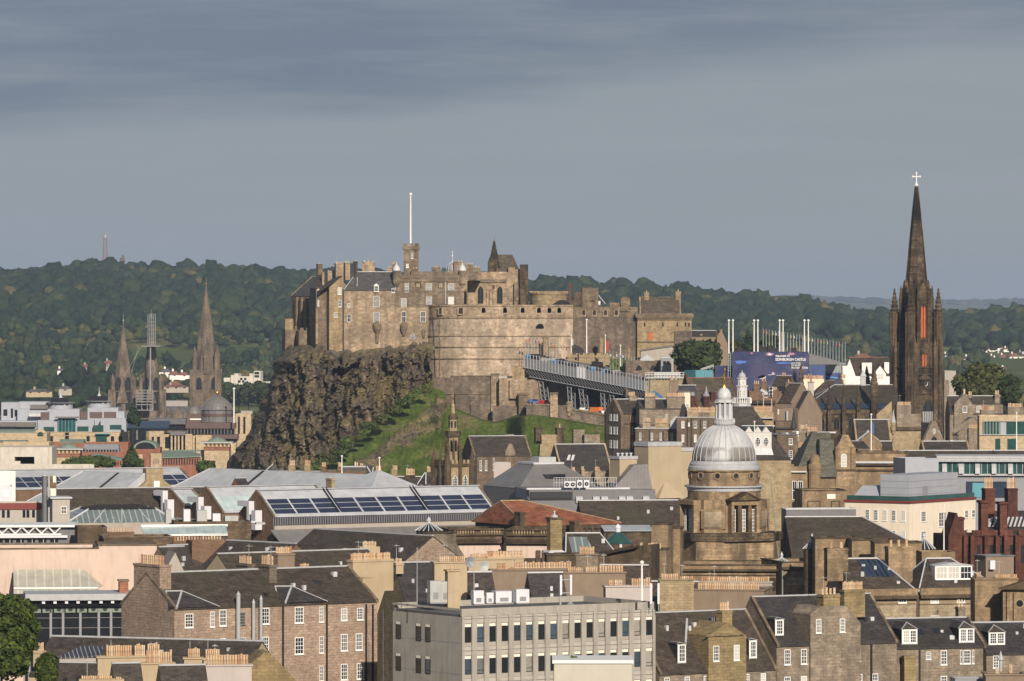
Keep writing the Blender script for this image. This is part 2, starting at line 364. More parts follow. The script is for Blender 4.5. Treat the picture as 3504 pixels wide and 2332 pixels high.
class B:
    """A building: an Empty at the foot of one corner of its front, x along the front, y into it."""
    def __init__(s,name,label,cat,x,d,a=0,base=None,group=None):
        s.a=math.radians(a);s.c=math.cos(s.a);s.n=math.sin(s.a)
        s.x0=wx(x,d);s.y0=d;s.base=(G(s.x0,d)-1) if base is None else base
        r=bpy.data.objects.new(name,None);r.empty_display_size=1;COL.objects.link(r)
        r.location=(s.x0,s.y0,s.base);r.rotation_euler=(0,0,s.a);tag(r,label,cat,group);s.r=r
    def s(s,x,y=0):
        k=(uu(x)-U0)/F;return (k*(s.y0+y*s.c)-s.x0+y*s.n)/(s.c-k*s.n)
    def t(s,x,S=0):
        k=(uu(x)-U0)/F;return (s.x0+S*s.c-k*(s.y0+S*s.n))/(s.n+k*s.c)
    def z(s,v,S=0,y=0):return wz(v,s.y0+S*s.n+y*s.c)-s.base
    def m(s,px):return pm(px,s.y0)
    def put(s,name,mb,mat,parent=None,smooth=False,label=None):
        return mb.build(name,M(mat),parent or s.r,smooth,None,label)
    def box(s,name,x0,x1,y0,y1,z0,z1,mat,parent=None):
        return s.put(name,MB().box(x0,x1,y0,y1,z0,z1),mat,parent)
    def px(s,name,x0,x1,yt,yb,y0,y1,mat,parent=None):   # box seen at x0..x1, yt..yb with its front at depth y0
        S0,S1=s.s(x0,y0),s.s(x1,y0)
        return s.put(name,MB().box(S0,S1,y0,y1,0 if yb is None else s.z(yb,S0,y0),s.z(yt,S0,y0)),mat,parent)
    # -- windows
    def win1(s,S,y,z,w,h,st='sash',side='f',parent=None):
        fm,pmh,extra=winmesh(w,h,st)
        o=bpy.data.objects.new('window',fm);link(o,parent or s.r);o.location=(S,y,z)
        o.rotation_euler=(0,0,{'f':0,'l':-math.pi/2,'r':math.pi/2}[side])
        lvl=o
        if parent is None:
            p=bpy.data.objects.new('pane',pmh);link(p,o)
            if extra:e=bpy.data.objects.new('blind',extra);link(e,o)
        else:
            p=bpy.data.objects.new('pane',pmh);link(p,parent);p.location=o.location;p.rotation_euler=o.rotation_euler
        return o
    def wins(s,xs,wpx,yt,yb,st='sash',side='f',off=0.0,S=0.0,parent=None):
        zz=None
        for x in xs:
            if side=='f':
                q=s.s(x,off);t0,b0=s.z(yt,q,off),s.z(yb,q,off);w=s.m(wpx)/s.c
                if zz is None:zz=(t0,b0)
                s.win1(q,off-.01,zz[1],w,zz[0]-zz[1],st,'f',parent)
            else:
                q=s.t(x,S);t0,b0=s.z(yt,S,q),s.z(yb,S,q);w=s.m(wpx)/max(.2,abs(s.n))
                if zz is None:zz=(t0,b0)
                s.win1(S+(-.01 if side=='l' else .01),q,zz[1],w,zz[0]-zz[1],st,side,parent)
    # -- walls and roofs
    def gable(s,L,D,ze,zr,wall,roof,hip=(0,0),skew=None,ridge='lead',over=.2,yr=None,th=.18,z0=0,x0=0,y0=0,noWall=False,parent=None):
        yr=D/2 if yr is None else yr
        m=MB()
        if not noWall:
            m.box(x0,x0+L,y0,y0+D,z0,ze)
            for k,e in enumerate(hip):
                if e==0:
                    xx=x0 if k==0 else x0+L-.35
                    m.extx([(y0,ze),(y0+D,ze),(y0+yr,zr)],xx+.002,xx+.348)
            s.put('wall',m,wall)
        r=MB();e=.03
        sl=(zr-ze)/yr;sb=(zr-ze)/(D-yr)
        A=Vector((x0-(over if hip[0] else .0),y0-over,ze-over*sl+th+e));Bp=Vector((x0+L+(over if hip[1] else .0),y0-over,ze-over*sl+th+e))
        C=Vector((x0+L+(over if hip[1] else .0),y0+D+over,ze-over*sb+th+e));Dp=Vector((x0-(over if hip[0] else .0),y0+D+over,ze-over*sb+th+e))
        R0=Vector((x0+hip[0],y0+yr,zr+th+e));R1=Vector((x0+L-hip[1],y0+yr,zr+th+e))
        r.slab([A,Bp,R1,R0],th);r.slab([C,Dp,R0,R1],th)
        if hip[0]:r.slab([Dp,A,R0],th)
        if hip[1]:r.slab([Bp,C,R1],th)
        ro=s.put('roof',r,roof)
        if ridge:
            q=MB();q.box(R0.x,R1.x,R0.y-.17,R0.y+.17,R0.z-.08,R0.z+.1)
            for kk,pts in ((0,(A,Dp)),(1,(Bp,C))):
                if hip[kk]:
                    for p in pts:q.tube(p+Vector((0,0,.0)),(R0 if kk==0 else R1),.12,.12,4)
            s.put('ridge',q,ridge,ro)
        if skew:
            for k,ee in enumerate(hip):
                if ee==0:
                    q=MB();xx=x0-.06 if k==0 else x0+L-.34
                    up=.16+th+e
                    q.extx([(y0-over-.05,ze-over*sl+e),(y0+yr,zr+e),(y0+D+over+.05,ze-over*sb+e),(y0+D+over+.05,ze-over*sb+up),(y0+yr,zr+up),(y0-over-.05,ze-over*sl+up)],xx,xx+.4)
                    s.put('skew',q,skew)
        s.R=dict(L=L,D=D,ze=ze,zr=zr,yr=yr,x0=x0,y0=y0,th=th+e);return ro
    def roofy(s,z):                           # depth at which the front slope reaches height z
        R=s.R;return R['y0']+(z-R['th']-R['ze'])/(R['zr']-R['ze'])*R['yr']
    def roofz(s,y):R=s.R;return R['ze']+(y-R['y0'])/R['yr']*(R['zr']-R['ze'])+R['th']
    def ch(s,x0,x1,yt,yb,n=0,y=None,th=.9,mat='brick_chimney',ax='s',pot=.75,gap=None,cope=True,rows=1,pr=.15,capm=None):
        """chimney stack between photo columns x0..x1; yt, yb its top and the place where it meets the roof."""
        if y is None:y=s.R['y0']+s.R['yr']
        xc=(x0+x1)/2;S=s.s(xc,y);Wm=pm(x1-x0,s.y0+S*s.n+y*s.c)
        if ax=='s':ls,ly=max(.5,(Wm-th*abs(s.n))/s.c),th
        else:ly,ls=max(.6,(Wm-th*s.c)/max(.15,abs(s.n))),th
        zt,zb=s.z(yt,S,y),s.z(yb,S,y);pot *= .64 if s.y0 < 830 else .8
        m=MB().box(S-ls/2,S+ls/2,y-ly/2,y+ly/2,zb-1.2,zt)
        if cope:m.box(S-ls/2-.1,S+ls/2+.1,y-ly/2-.1,y+ly/2+.1,zt-.32,zt-.12)
        o=s.put('chimney',m,mat)
        for r in range(rows):
            for i in range(n):
                f=(i+.5)/n-.5
                if ax=='s':px,py=S+f*(ls-.1),y+(r-(rows-1)/2)*.45
                else:px,py=S+(r-(rows-1)/2)*.45,y+f*(ly-.1)
                sp=((ls if ax=='s' else ly)-.1)/n
                p=bpy.data.objects.new('chimney_pot',potmesh(min(pr,sp*.49)));link(p,o);p.location=(px,py,zt)
                p.scale=(1,1,pot*(.92+.2*random.random()**3))
        if n > 3 and random.random() < .5:
            ax_,ay_=(S-ls*.3,y) if ax=='s' else (S,y-ly*.3);m=MB().tube((ax_,ay_,zt),(ax_,ay_,zt+2.4),.035,.03,4)
            for k in range(5):m.tube((ax_-.35+.05*k,ay_-.5+.25*k,zt+2.2),(ax_+.35-.05*k,ay_-.5+.25*k,zt+2.2),.02,.02,4)
            m.tube((ax_,ay_-.6,zt+2.2),(ax_,ay_+.6,zt+2.2),.025,.025,4);s.put('aerial',m,'plant_grey',o)
        return o
    def vents(s,n):                           # small lead vents and hatches scattered over the front slope
        R=s.R
        for i in range(n):
            x=R['x0']+R['L']*(.12+.76*random.random());y=R['y0']+R['yr']*(.25+.6*random.random());w=.18+.2*random.random();z=s.roofz(y)
            s.put('roof_vent',MB().box(x,x+w*1.4,y-.3,y+.2,z-.3,z+.12+.35*random.random()),random.choice(['lead_pale','lead','black_iron','lead_pale']))
    def dormer(s,xc,wpx,yt,yb,wall='white_paint',roof='slate',n=1,st='sash',hip=True,back=None,wpxw=None,peak=.55):
        S0=s.s(xc,1.5);
        for _ in range(3):
            zb=s.z(yb,S0,1.5);yf=s.roofy(zb);S0=s.s(xc,yf)
            zb=s.z(yb,S0,yf);zt=s.z(yt,S0,yf)
        w=s.m(wpx)/s.c;h=zt-zb;y2=min(s.roofy(zt)+.4,s.R['yr']+s.R['y0'])
        o=s.put('dormer',MB().box(S0-w/2,S0+w/2,yf,y2,zb-.1,zt),wall if roof in ('lead','white_paint') else 'slate_dark')
        if roof not in ('lead','white_paint'):s.put('dormer_front',MB().box(S0-w/2-.03,S0+w/2+.03,yf-.06,yf-.003,zb-.1,zt+.03),wall,o)
        pk=w*peak;yb2=min(s.roofy(zt+pk)+.6,s.R['yr']+s.R['y0']+.3)
        r=MB();e=.12
        a,b=Vector((S0-w/2-e,yf-e,zt+.02)),Vector((S0+w/2+e,yf-e,zt+.02))
        c,d=Vector((S0+w/2+e,yb2,zt+.02)),Vector((S0-w/2-e,yb2,zt+.02))
        f=Vector((S0,yf+(w*.5 if hip else -e),zt+pk));g=Vector((S0,yb2,zt+pk))
        r.add([a,b,c,d,f,g],[(0,1,4),(1,2,5,4),(3,0,4,5),(3,2,1,0),(2,3,5)])
        s.put('dormer_roof',r,roof,o)
        q=MB()
        for k in (a,b):q.tube(k,f,.07,.07,4)
        q.tube(f,g,.08,.08,4);s.put('flashing',q,'lead',o)
        ww=(w-.16)/n
        for i in range(n):s.win1(S0-w/2+.08+ww*(i+.5),yf-.07,zb+.12,ww*.94,h-.2,st,'f',o)
        return o

_wc={}
def arcpts(w,h,kind,n=7):
    pts=[(-w/2,0),(w/2,0)]
    if kind=='round':
        r=w/2;cz=h-r
        pts += [(r*math.cos(a),cz+r*math.sin(a)) for a in [math.pi*i/(2*n) for i in range(0,2*n+1)]]
    elif kind=='gothic':
        r=w;cz=max(.1,h-w*.866)
        pts += [(-w/2+r*math.cos(a),cz+r*math.sin(a)) for a in [math.pi/3*i/n for i in range(0,n+1)]]
        pts += [(w/2-r*math.cos(a),cz+r*math.sin(a)) for a in [math.pi/3*(n-1-i)/n for i in range(0,n)]]
    elif kind=='oval':
        pts=[(w/2*math.cos(a),h/2+h/2*math.sin(a)) for a in [2*math.pi*i/20 for i in range(20)]]
    return pts
def winmesh(w,h,st):
    w=max(.25,round(w,1));h=max(.3,round(h,1));k=(w,h,st)
    if k in _wc:return _wc[k]
    fr,pn,ex=MB(),MB(),None
    fm,gm=M('white_paint'),M('window_glass')
    d0,d1=-.07,.03
    if st in ('round','gothic','oval','gothicdark','ovalw'):
        kd={'gothicdark':'gothic','ovalw':'oval'}.get(st,st)
        o=arcpts(w,h,kd);t=.1 if w > .8 else .07
        i_=[(x*(1-2*t/w),t+z*(1-2*t/h)) for x,z in o];n=len(o)
        fr.add([(x,d0,z) for x,z in o]+[(x,d0,z) for x,z in i_]+[(x,d1,z) for x,z in o]+[(x,d1,z) for x,z in i_],
               [(j,(j+1) % n,n+(j+1) % n,n+j) for j in range(n)]+[(2*n+j,2*n+(j+1) % n,(j+1) % n,j) for j in range(n)]+[(n+j,n+(j+1) % n,3*n+(j+1) % n,3*n+j) for j in range(n)])
        if st != 'gothicdark':
            for q in (-w/6,w/6):fr.box(q-.03,q+.03,d0+.01,d1,t,h*.86)
            for q in (.25,.5,.72):fr.box(-w/2+t*.9,w/2-t*.9,d0+.015,d1,h*q-.025,h*q+.025)
        else:fr.box(-.05,.05,d0+.01,d1,t,h*.9);fm=M('sooty_stone');gm=M('dark_glass')
        pn.add([(x,-.03,z) for x,z in i_],[tuple(range(n))])
    else:
        f=.1 if w > .7 else .07
        if st in ('office','plain','slit'):f=.06
        fr.box(-w/2,-w/2+f,d0,d1,0,h);fr.box(w/2-f,w/2,d0,d1,0,h)
        fr.box(-w/2+f,w/2-f,d0,d1,h-f,h);fr.box(-w/2+f,w/2-f,d0,d1,0,f)
        cols,rows={'sash':(3,4),'sash2':(2,4),'six':(3,2),'two':(2,2),'cross':(2,2),'lat':(5,8),'plain':(1,1),'office':(1,1),'slit':(1,1),'one':(1,2),'grid':(3,6)}[st]
        mt=.05 if st in ('sash','six','sash2') else .06
        for i in range(1,cols):x=-w/2+f+(w-2*f)*i/cols;fr.box(x-mt/2,x+mt/2,d0+.012,d1-.01,f,h-f)
        for i in range(1,rows):
            z=f+(h-2*f)*i/rows;q=mt*(1.5 if (i*2==rows) else 1);fr.box(-w/2+f,w/2-f,d0+.02,d1-.012,z-q/2,z+q/2)
        if st in ('sash','six','sash2','two','one'):fr.box(-w/2-.06,w/2+.06,d0-.08,d1-.005,-.12,-.004)
        pn.box(-w/2+f*.8,w/2-f*.8,-.03,.0,f*.8,h-f*.8)
        if st=='office':
            fm=M('black_iron');gm=M('office_glass');ex=MB().box(-w/2+.03,w/2-.03,-.075,-.03,h*.84,h-.01).mesh('blind',M('cream_paint'))
            fr.box(-w/2+f,w/2-f,d0+.01,d1-.012,h*.2-.03,h*.2+.03)
        if st in ('plain','slit'):fm=M('black_iron');gm=M('dark_glass')
    _wc[k]=(fr.mesh('window',fm),pn.mesh('pane',gm),ex);return _wc[k]
_pc={}
def potmesh(r):
    r=max(.06,round(r,3))
    if r not in _pc:_pc[r]=MB().lathe([(r*1.02,0),(r*.92,.1),(r*.86,.8),(r,.86),(r,1.0),(r*.6,1.0)],8).mesh('chimney_pot',M('chimney_pot_clay'),False)
    return _pc[r]

def house(name,label,x,ye,d,a,x1,D,yr,wall,roof,cat='house',base=None,hip=(0,0),skew=None,ridge='lead',group=None,wins=(),lwins=(),rwins=(),chs=(),yrf=None,over=.2):
    b=B(name,label,cat,x,d,a,base,group)
    L=b.s(x1);ze=b.z(ye);yrr=D/2 if yrf is None else yrf
    zr=b.z(yr,hip[0],yrr)
    b.gable(L,D,ze,zr,wall,roof,hip,skew,ridge,over,yrr)
    if d < 850:b.vents(5)
    for w in wins:b.wins(*w)
    for w in lwins:b.wins(*w,side='l')
    for w in rwins:b.wins(*w,side='r',S=L)
    for c in chs:b.ch(*c[:5],**(c[5] if len(c) > 5 else {}))
    return b
def block(name,label,x,yt,d,a,x1,D,wall,cat='building',base=None,group=None,roof='flat_roof',par=.5,wins=(),lwins=(),rwins=(),cope=None,chs=()):
    """flat-roofed block with a parapet"""
    b=B(name,label,cat,x,d,a,base,group);L=b.s(x1);H=b.z(yt)
    m=MB().box(0,L,0,D,0,H-par)
    t=.3
    m.box(0,L,0,t,H-par,H).box(0,L,D-t,D,H-par,H).box(0,t,t,D-t,H-par,H).box(L-t,L,t,D-t,H-par,H)
    b.put('wall',m,wall);b.box('roof',t,L-t,t,D-t,H-par,H-par+.05,roof)
    if cope:
        q=MB().box(-.15,L+.15,-.15,.35,H+.003,H+.18).box(-.15,L+.15,D-.35,D+.15,H+.003,H+.18).box(-.15,.35,.35,D-.35,H+.003,H+.18).box(L-.35,L+.15,.35,D-.35,H+.003,H+.18)
        b.put('coping',q,cope)
    b.L,b.D,b.H=L,D,H;b.R=dict(L=L,D=D,ze=H,zr=H+.01,yr=D/2,x0=0,y0=0,th=0)
    for w in wins:b.wins(*w)
    for w in lwins:b.wins(*w,side='l')
    for w in rwins:b.wins(*w,side='r',S=L)
    for c in chs:b.ch(*c[:5],**(c[5] if len(c) > 5 else {}))
    return b

# ------------------------------------------------------------------ foliage
def leafmat(name,c,vary=.45,c2=None):
    t=NT(name);geo=t.N.new('ShaderNodeNewGeometry')
    rnd=geo.outputs['Random Per Island'];n=t.noise(t.map(),.35,3,.6)
    a=t.ramp(rnd,[(0,sc3(c,1-vary)),(.5,c),(1,sc3(c2 or c,1+vary))])
    col=t.mix(1,a,t.ramp(n,[(.3,.7),(.7,1.35)]),'MULTIPLY')
    return t.done(col,.75,0,.2)
leafmat('leaf_dark',(.035,.052,.016));leafmat('leaf_mid',(.052,.075,.020));leafmat('leaf_conifer',(.028,.045,.022));leafmat('leaf_olive',(.062,.066,.020))
leafmat('leaf_near',(.040,.060,.013),.5,(.060,.075,.012));leafmat('leaf_bright',(.075,.11,.025))
def leaf_mesh(clumps,n,size,mat,name='crown'):
    """n small tilted leaf faces spread over the shells of ellipsoid clumps (x, y, z, rx, rz)"""
    cl=np.array(clumps);w=cl[:,3]**2;w=w/w.sum();k=rng.choice(len(cl),n,p=w)
    d=rng.normal(size=(n,3));d /= np.linalg.norm(d,axis=1)[:,None]
    r=.62+.42*rng.random(n)**.6
    r *= 1+.16*np.sin(d[:,0]*5+k)*np.sin(d[:,2]*6+k*2)
    c=cl[k,:3]+d*r[:,None]*np.stack([cl[k,3],cl[k,3],cl[k,4]],1)
    a=rng.normal(size=(n,3));nn=d+.55*a;nn /= np.linalg.norm(nn,axis=1)[:,None]
    t=np.cross(nn,rng.normal(size=(n,3)));t /= np.linalg.norm(t,axis=1)[:,None];b=np.cross(nn,t)
    s=size*(.6+.8*rng.random(n))[:,None]
    v=np.stack([c-t*s-b*s*.6,c+t*s-b*s*.6,c+t*s*.5+b*s*.7,c-t*s*.5+b*s*.7],1).reshape(-1,3)
    return quadmesh(name,v,mat)
def quadmesh(name,v,mat):
    n=len(v)//4;me=bpy.data.meshes.new(name)
    me.vertices.add(len(v));me.vertices.foreach_set('co',v.astype(np.float32).ravel())
    me.loops.add(len(v));me.loops.foreach_set('vertex_index',np.arange(len(v),dtype=np.int32))
    me.polygons.add(n);me.polygons.foreach_set('loop_start',np.arange(0,len(v),4,dtype=np.int32));me.polygons.foreach_set('loop_total',np.full(n,4,dtype=np.int32))
    me.update();me.validate();me.materials.append(mat);return me
def tree(name,label,x,d,yt,yb,wpx,mat,n=2600,leaf=.5,kind='round',base=None,group=None,trunkh=None):
    """tree whose crown spans yt..yb in the photo, wpx wide"""
    cx=wx(x,d);zt,zb=wz(yt,d),wz(yb,d);w=pm(wpx,d)/2;g=(min(G(cx,d),zb-1) if base is None else base)
    r=bpy.data.objects.new(name,None);COL.objects.link(r);r.location=(cx,d,g);tag(r,label,'tree',group)
    zt -= g;zb -= g;H=zt-zb;cl=[]
    if kind=='round':
        nc=16 if n < 6000 else 34
        for i in range(nc):
            a=i*2.4;f=(i+.5)/nc;hz=zb+H*(.18+.70*f);prof=math.sqrt(max(.05,1-((f-.35)/.72)**2))
            rr=w*.72*prof*(.5+.5*((i*7) % 5)/4);q=w*(.30+.14*((i*3) % 4)/3)*(1 if nc < 20 else .62)
            cl.append((rr*math.cos(a),rr*math.sin(a)*.9,min(hz,zt-q*.8),q,q*.8))
        cl.append((0,0,zb+H*.43,w*.56,H*.38))
    elif kind=='cone':
        for i in range(14):
            f=i/13;a=i*2.4;q=w*(1-f)*.5+w*.14;rr=w*(1-f)*.55
            cl.append((rr*math.cos(a),rr*math.sin(a),zb+H*(.06+.88*f),q,q*1.25))
        cl.append((0,0,zb+H*.3,w*.6,H*.3))
    elif kind=='flat':
        for i in range(14):
            a=i*2.4;f=(i+.5)/14;rr=w*.8*math.sqrt(f)
            cl.append((rr*math.cos(a),rr*math.sin(a),zb+H*(.45+.25*(i % 3)/2-.15*f),w*.30,H*.30))
    m=MB();p=Vector((0,0,-.5));tr=max(.15,w*.07)
    for i in range(4):
        q=Vector((math.sin(i*2.1)*w*.04,math.cos(i*1.3)*w*.04,(zb+H*.45)*(i+1)/4));m.tube(p,q,tr*(1-.17*i),tr*(1-.17*(i+1)),7);p=q
    for c in cl[::2]:m.tube((0,0,zb+H*.12),(c[0]*.8,c[1]*.8,c[2]),tr*.4,tr*.12,5)
    m.build('trunk',M('bark'),r)
    o=bpy.data.objects.new('crown',leaf_mesh(cl,n,leaf,M(mat)));link(o,r)
    return r
def rhouse(name,label,xr,yr,d,a,x1,hw,rise,wall,roof,cat='building',base=None,hip=(0,0),skew=None,ridge='lead',group=None,chs=(),hwb=None,over=.2):
    """house given by its ridge: left end (xr, yr) at distance d, running to photo column x1"""
    b=B(name,label,cat,xr,d,a,base,group)
    L=b.s(x1);zr=b.z(yr)
    if L < 0 or L > 300:print('BAD',label,L)
    # shift the frame so that the ridge lies at y = hw
    b.x0 += hw*b.n;b.y0 -= hw*b.c;b.r.location=(b.x0,b.y0,b.base)
    hwb=hw if hwb is None else hwb
    b.gable(L+hip[0]+hip[1],hw+hwb,zr-rise,zr,wall,roof,hip,skew,ridge,over,hw,.18,0,-hip[0])
    if d < 1000 and 'slate' in roof:b.vents(4)
    for c in chs:b.ch(*c[:5],**(c[5] if len(c) > 5 else {}))
    return b
# ================================================================== ground, hills, woodland
def grid_obj(name,ys,xs_of,h,mat,kind='structure',nx=90):
    vs=[];fs=[]
    for y in ys:
        for i in range(nx+1):
            x=xs_of(y,i/nx);vs.append((x,y,h(x,y)))
    for j in range(len(ys)-1):
        for i in range(nx):k=j*(nx+1)+i;fs.append((k,k+1,k+nx+2,k+nx+1))
    me=bpy.data.meshes.new(name);me.from_pydata(vs,[],fs);me.update();me.materials.append(mat)
    for p in me.polygons:p.use_smooth=True
    o=bpy.data.objects.new(name,me);link(o);o['kind']=kind;return o
def ground_mat():
    t=NT('ground_mix');sp=t.N.new('ShaderNodeSeparateXYZ');t.L.new(t.tc.outputs['Object'],sp.inputs[0])
    n=t.noise(t.map((.004,.004,.004)),1,5,.6);n2=t.noise(t.map((.03,.03,.03)),1,4,.6)
    field=t.ramp(n,[(.3,(.05,.075,.02)),(.5,(.10,.13,.035)),(.62,(.17,.16,.06)),(.75,(.06,.085,.025))])
    field=t.mix(1,field,t.ramp(n2,[(.3,.7),(.7,1.2)]),'MULTIPLY')
    city=t.mix(t.ramp(n2,[(.4,0.0),(.6,1.0)]),(.07,.068,.065),(.12,.11,.095))
    f=t.ramp(t.math('MULTIPLY',sp.outputs[1],1/6000),[(.34,0.0),(.40,1.0)])
    return t.done(t.mix(f,city,field),.95,0,.1)
ys=[-400,-250,-150,-100,-60,-30,0,30,60,100,150,220,320,420]+[480+i*40 for i in range(30)]+[1700+i*75 for i in range(58)]+[6100,6300,6600,7000,7600,8400,9400,10500,11500,12500,13300,14000,14500,15000,16000,18000,20000,21500,22500,23300,24000,24800,26000,30000]
grid_obj('ground',ys,lambda y,p:(p-.5)*2*(320+.16*max(0,y)),G,ground_mat())

# ---- far woodland on the hill: thousands of crowns no one could count, one object
def ico(sub):
    import bmesh
    bm=bmesh.new();bmesh.ops.create_icosphere(bm,subdivisions=sub,radius=1)
    v=np.array([p.co[:] for p in bm.verts]);f=np.array([[q.index for q in p.verts] for p in bm.faces]);bm.free();return v,f
ICV,ICF=ico(2)
def crown_variants(k=10):
    out=[]
    for i in range(k):
        v=ICV.copy();r=np.array([1+.42*mnoise.noise(Vector(p)*1.6+Vector((i*7.1,0,0)))+.32*mnoise.noise(Vector(p)*3.7+Vector((0,i*5.3,0))) for p in v])
        v *= r[:,None];v[:,2]=np.where(v[:,2] < 0,v[:,2]*.6,v[:,2]);out.append(v)
    return out
CRV=crown_variants()
def crowns_mesh(name,pts,mat):               # pts: x, y, z, rx, rz, tint
    n=len(pts);nv=len(ICV);V=np.empty((n*nv,3));T=np.empty(n*nv)
    for i,(x,y,z,rx,rz,t) in enumerate(pts):
        v=CRV[int(rng.integers(len(CRV)))];a=rng.random()*6.28;c,s=math.cos(a),math.sin(a)
        q=V[i*nv:(i+1)*nv];q[:,0]=x+(v[:,0]*c-v[:,1]*s)*rx;q[:,1]=y+(v[:,0]*s+v[:,1]*c)*rx;q[:,2]=z+v[:,2]*rz;T[i*nv:(i+1)*nv]=t
    Fc=(ICF[None]+(np.arange(n)*nv)[:,None,None]).reshape(-1,3)
    me=bpy.data.meshes.new(name);me.vertices.add(len(V));me.vertices.foreach_set('co',V.astype(np.float32).ravel())
    me.loops.add(Fc.size);me.loops.foreach_set('vertex_index',Fc.astype(np.int32).ravel())
    me.polygons.add(len(Fc));me.polygons.foreach_set('loop_start',np.arange(0,Fc.size,3,dtype=np.int32));me.polygons.foreach_set('loop_total',np.full(len(Fc),3,dtype=np.int32))
    at=me.attributes.new('tint','FLOAT','POINT');at.data.foreach_set('value',T.astype(np.float32))
    me.update();me.materials.append(mat);return me
def wood_mat():
    t=NT('woodland_leaves');at=t.N.new('ShaderNodeAttribute');at.attribute_name='tint'
    col=t.ramp(at.outputs['Fac'],[(0,(.015,.029,.016)),(.35,(.024,.041,.020)),(.7,(.040,.057,.024)),(.88,(.075,.08,.028)),(1,(.12,.105,.04))])
    n=t.noise(t.map((.32,.32,.32)),1,5,.7)
    col=t.mix(1,col,t.ramp(n,[(.3,.5),(.5,.95),(.72,1.5)]),'MULTIPLY')
    t.bump(n,.7,2.0)
    return t.done(col,.9,0,.1)
pts=[]
y=3150.0
while y < 6120:
    near=y < 4700;step=14.5 if near else 12.5
    u=-150
    while u < 3700:
        x=(u-U0)/F*y+random.uniform(-5,5);yy=y+random.uniform(-8,8)
        du=step/y*F*random.uniform(.8,1.25);u += du
        uc=U0+x/yy*F
        if 1020 < uc < 1830 and yy < 5750:continue          # nothing of the wood shows behind the castle rock
        if 1830 <= uc < 2950 and yy < 3900:continue
        if uc > 3180 and 3550 < yy < 4880 and random.random() < .84:continue
        if near:
            dens=mnoise.noise(Vector((x*.006,yy*.0042,3)))*.9+mnoise.noise(Vector((x*.02,yy*.011,9)))*.4
            if dens < (-.18 if yy > 4000 else .0) or (uc > 3150 and yy < 4300 and random.random() < .3):continue
        elif yy < 5100 and mnoise.noise(Vector((x*.005,yy*.004,5))) < -.42:continue
        h=random.uniform(.62,1.3)*(1.0 if random.random() > .08 else 1.35)
        tint=min(1,max(0,.36+.33*random.gauss(0,.75)+.38*mnoise.noise(Vector((x*.008,yy*.006,1)))+(.14 if near else 0)))
        r=6.6*h*(.9 if near else 1.02);z=G(x,yy)
        if near:
            for k in range(3):
                pts.append((x+random.uniform(-1,1)*r*.5,yy+random.uniform(-1,1)*r*.5,z+6.5*h+random.uniform(-2.5,2.5),r*.62,r*.7*random.uniform(.8,1.15),tint+random.uniform(-.08,.08)))
        else:pts.append((x,yy,z+7*h,r,r*random.uniform(.95,1.3),tint))
    y += step*(1.9 if near else 1.55)
wo=bpy.data.objects.new('woodland',crowns_mesh('woodland',pts,wood_mat()));link(wo);wo['kind']='stuff'
wo['label']='dense dark green woodland covering the long hill behind the castle'
# far hedgerows on the distant ridge
pts=[(random.uniform(-2600,2800),y_,G(0,y_)+6,random.uniform(20,60),random.uniform(7,16),random.random()) for y_ in [random.uniform(21500,24500) for _ in range(420)]]
pts=[(x,y_,G(x,y_)+5,a,b,c) for x,y_,z,a,b,c in pts]
ho=bpy.data.objects.new('distant_hedgerows',crowns_mesh('distant_hedgerows',pts,M('woodland_leaves')));link(ho);ho['kind']='stuff'

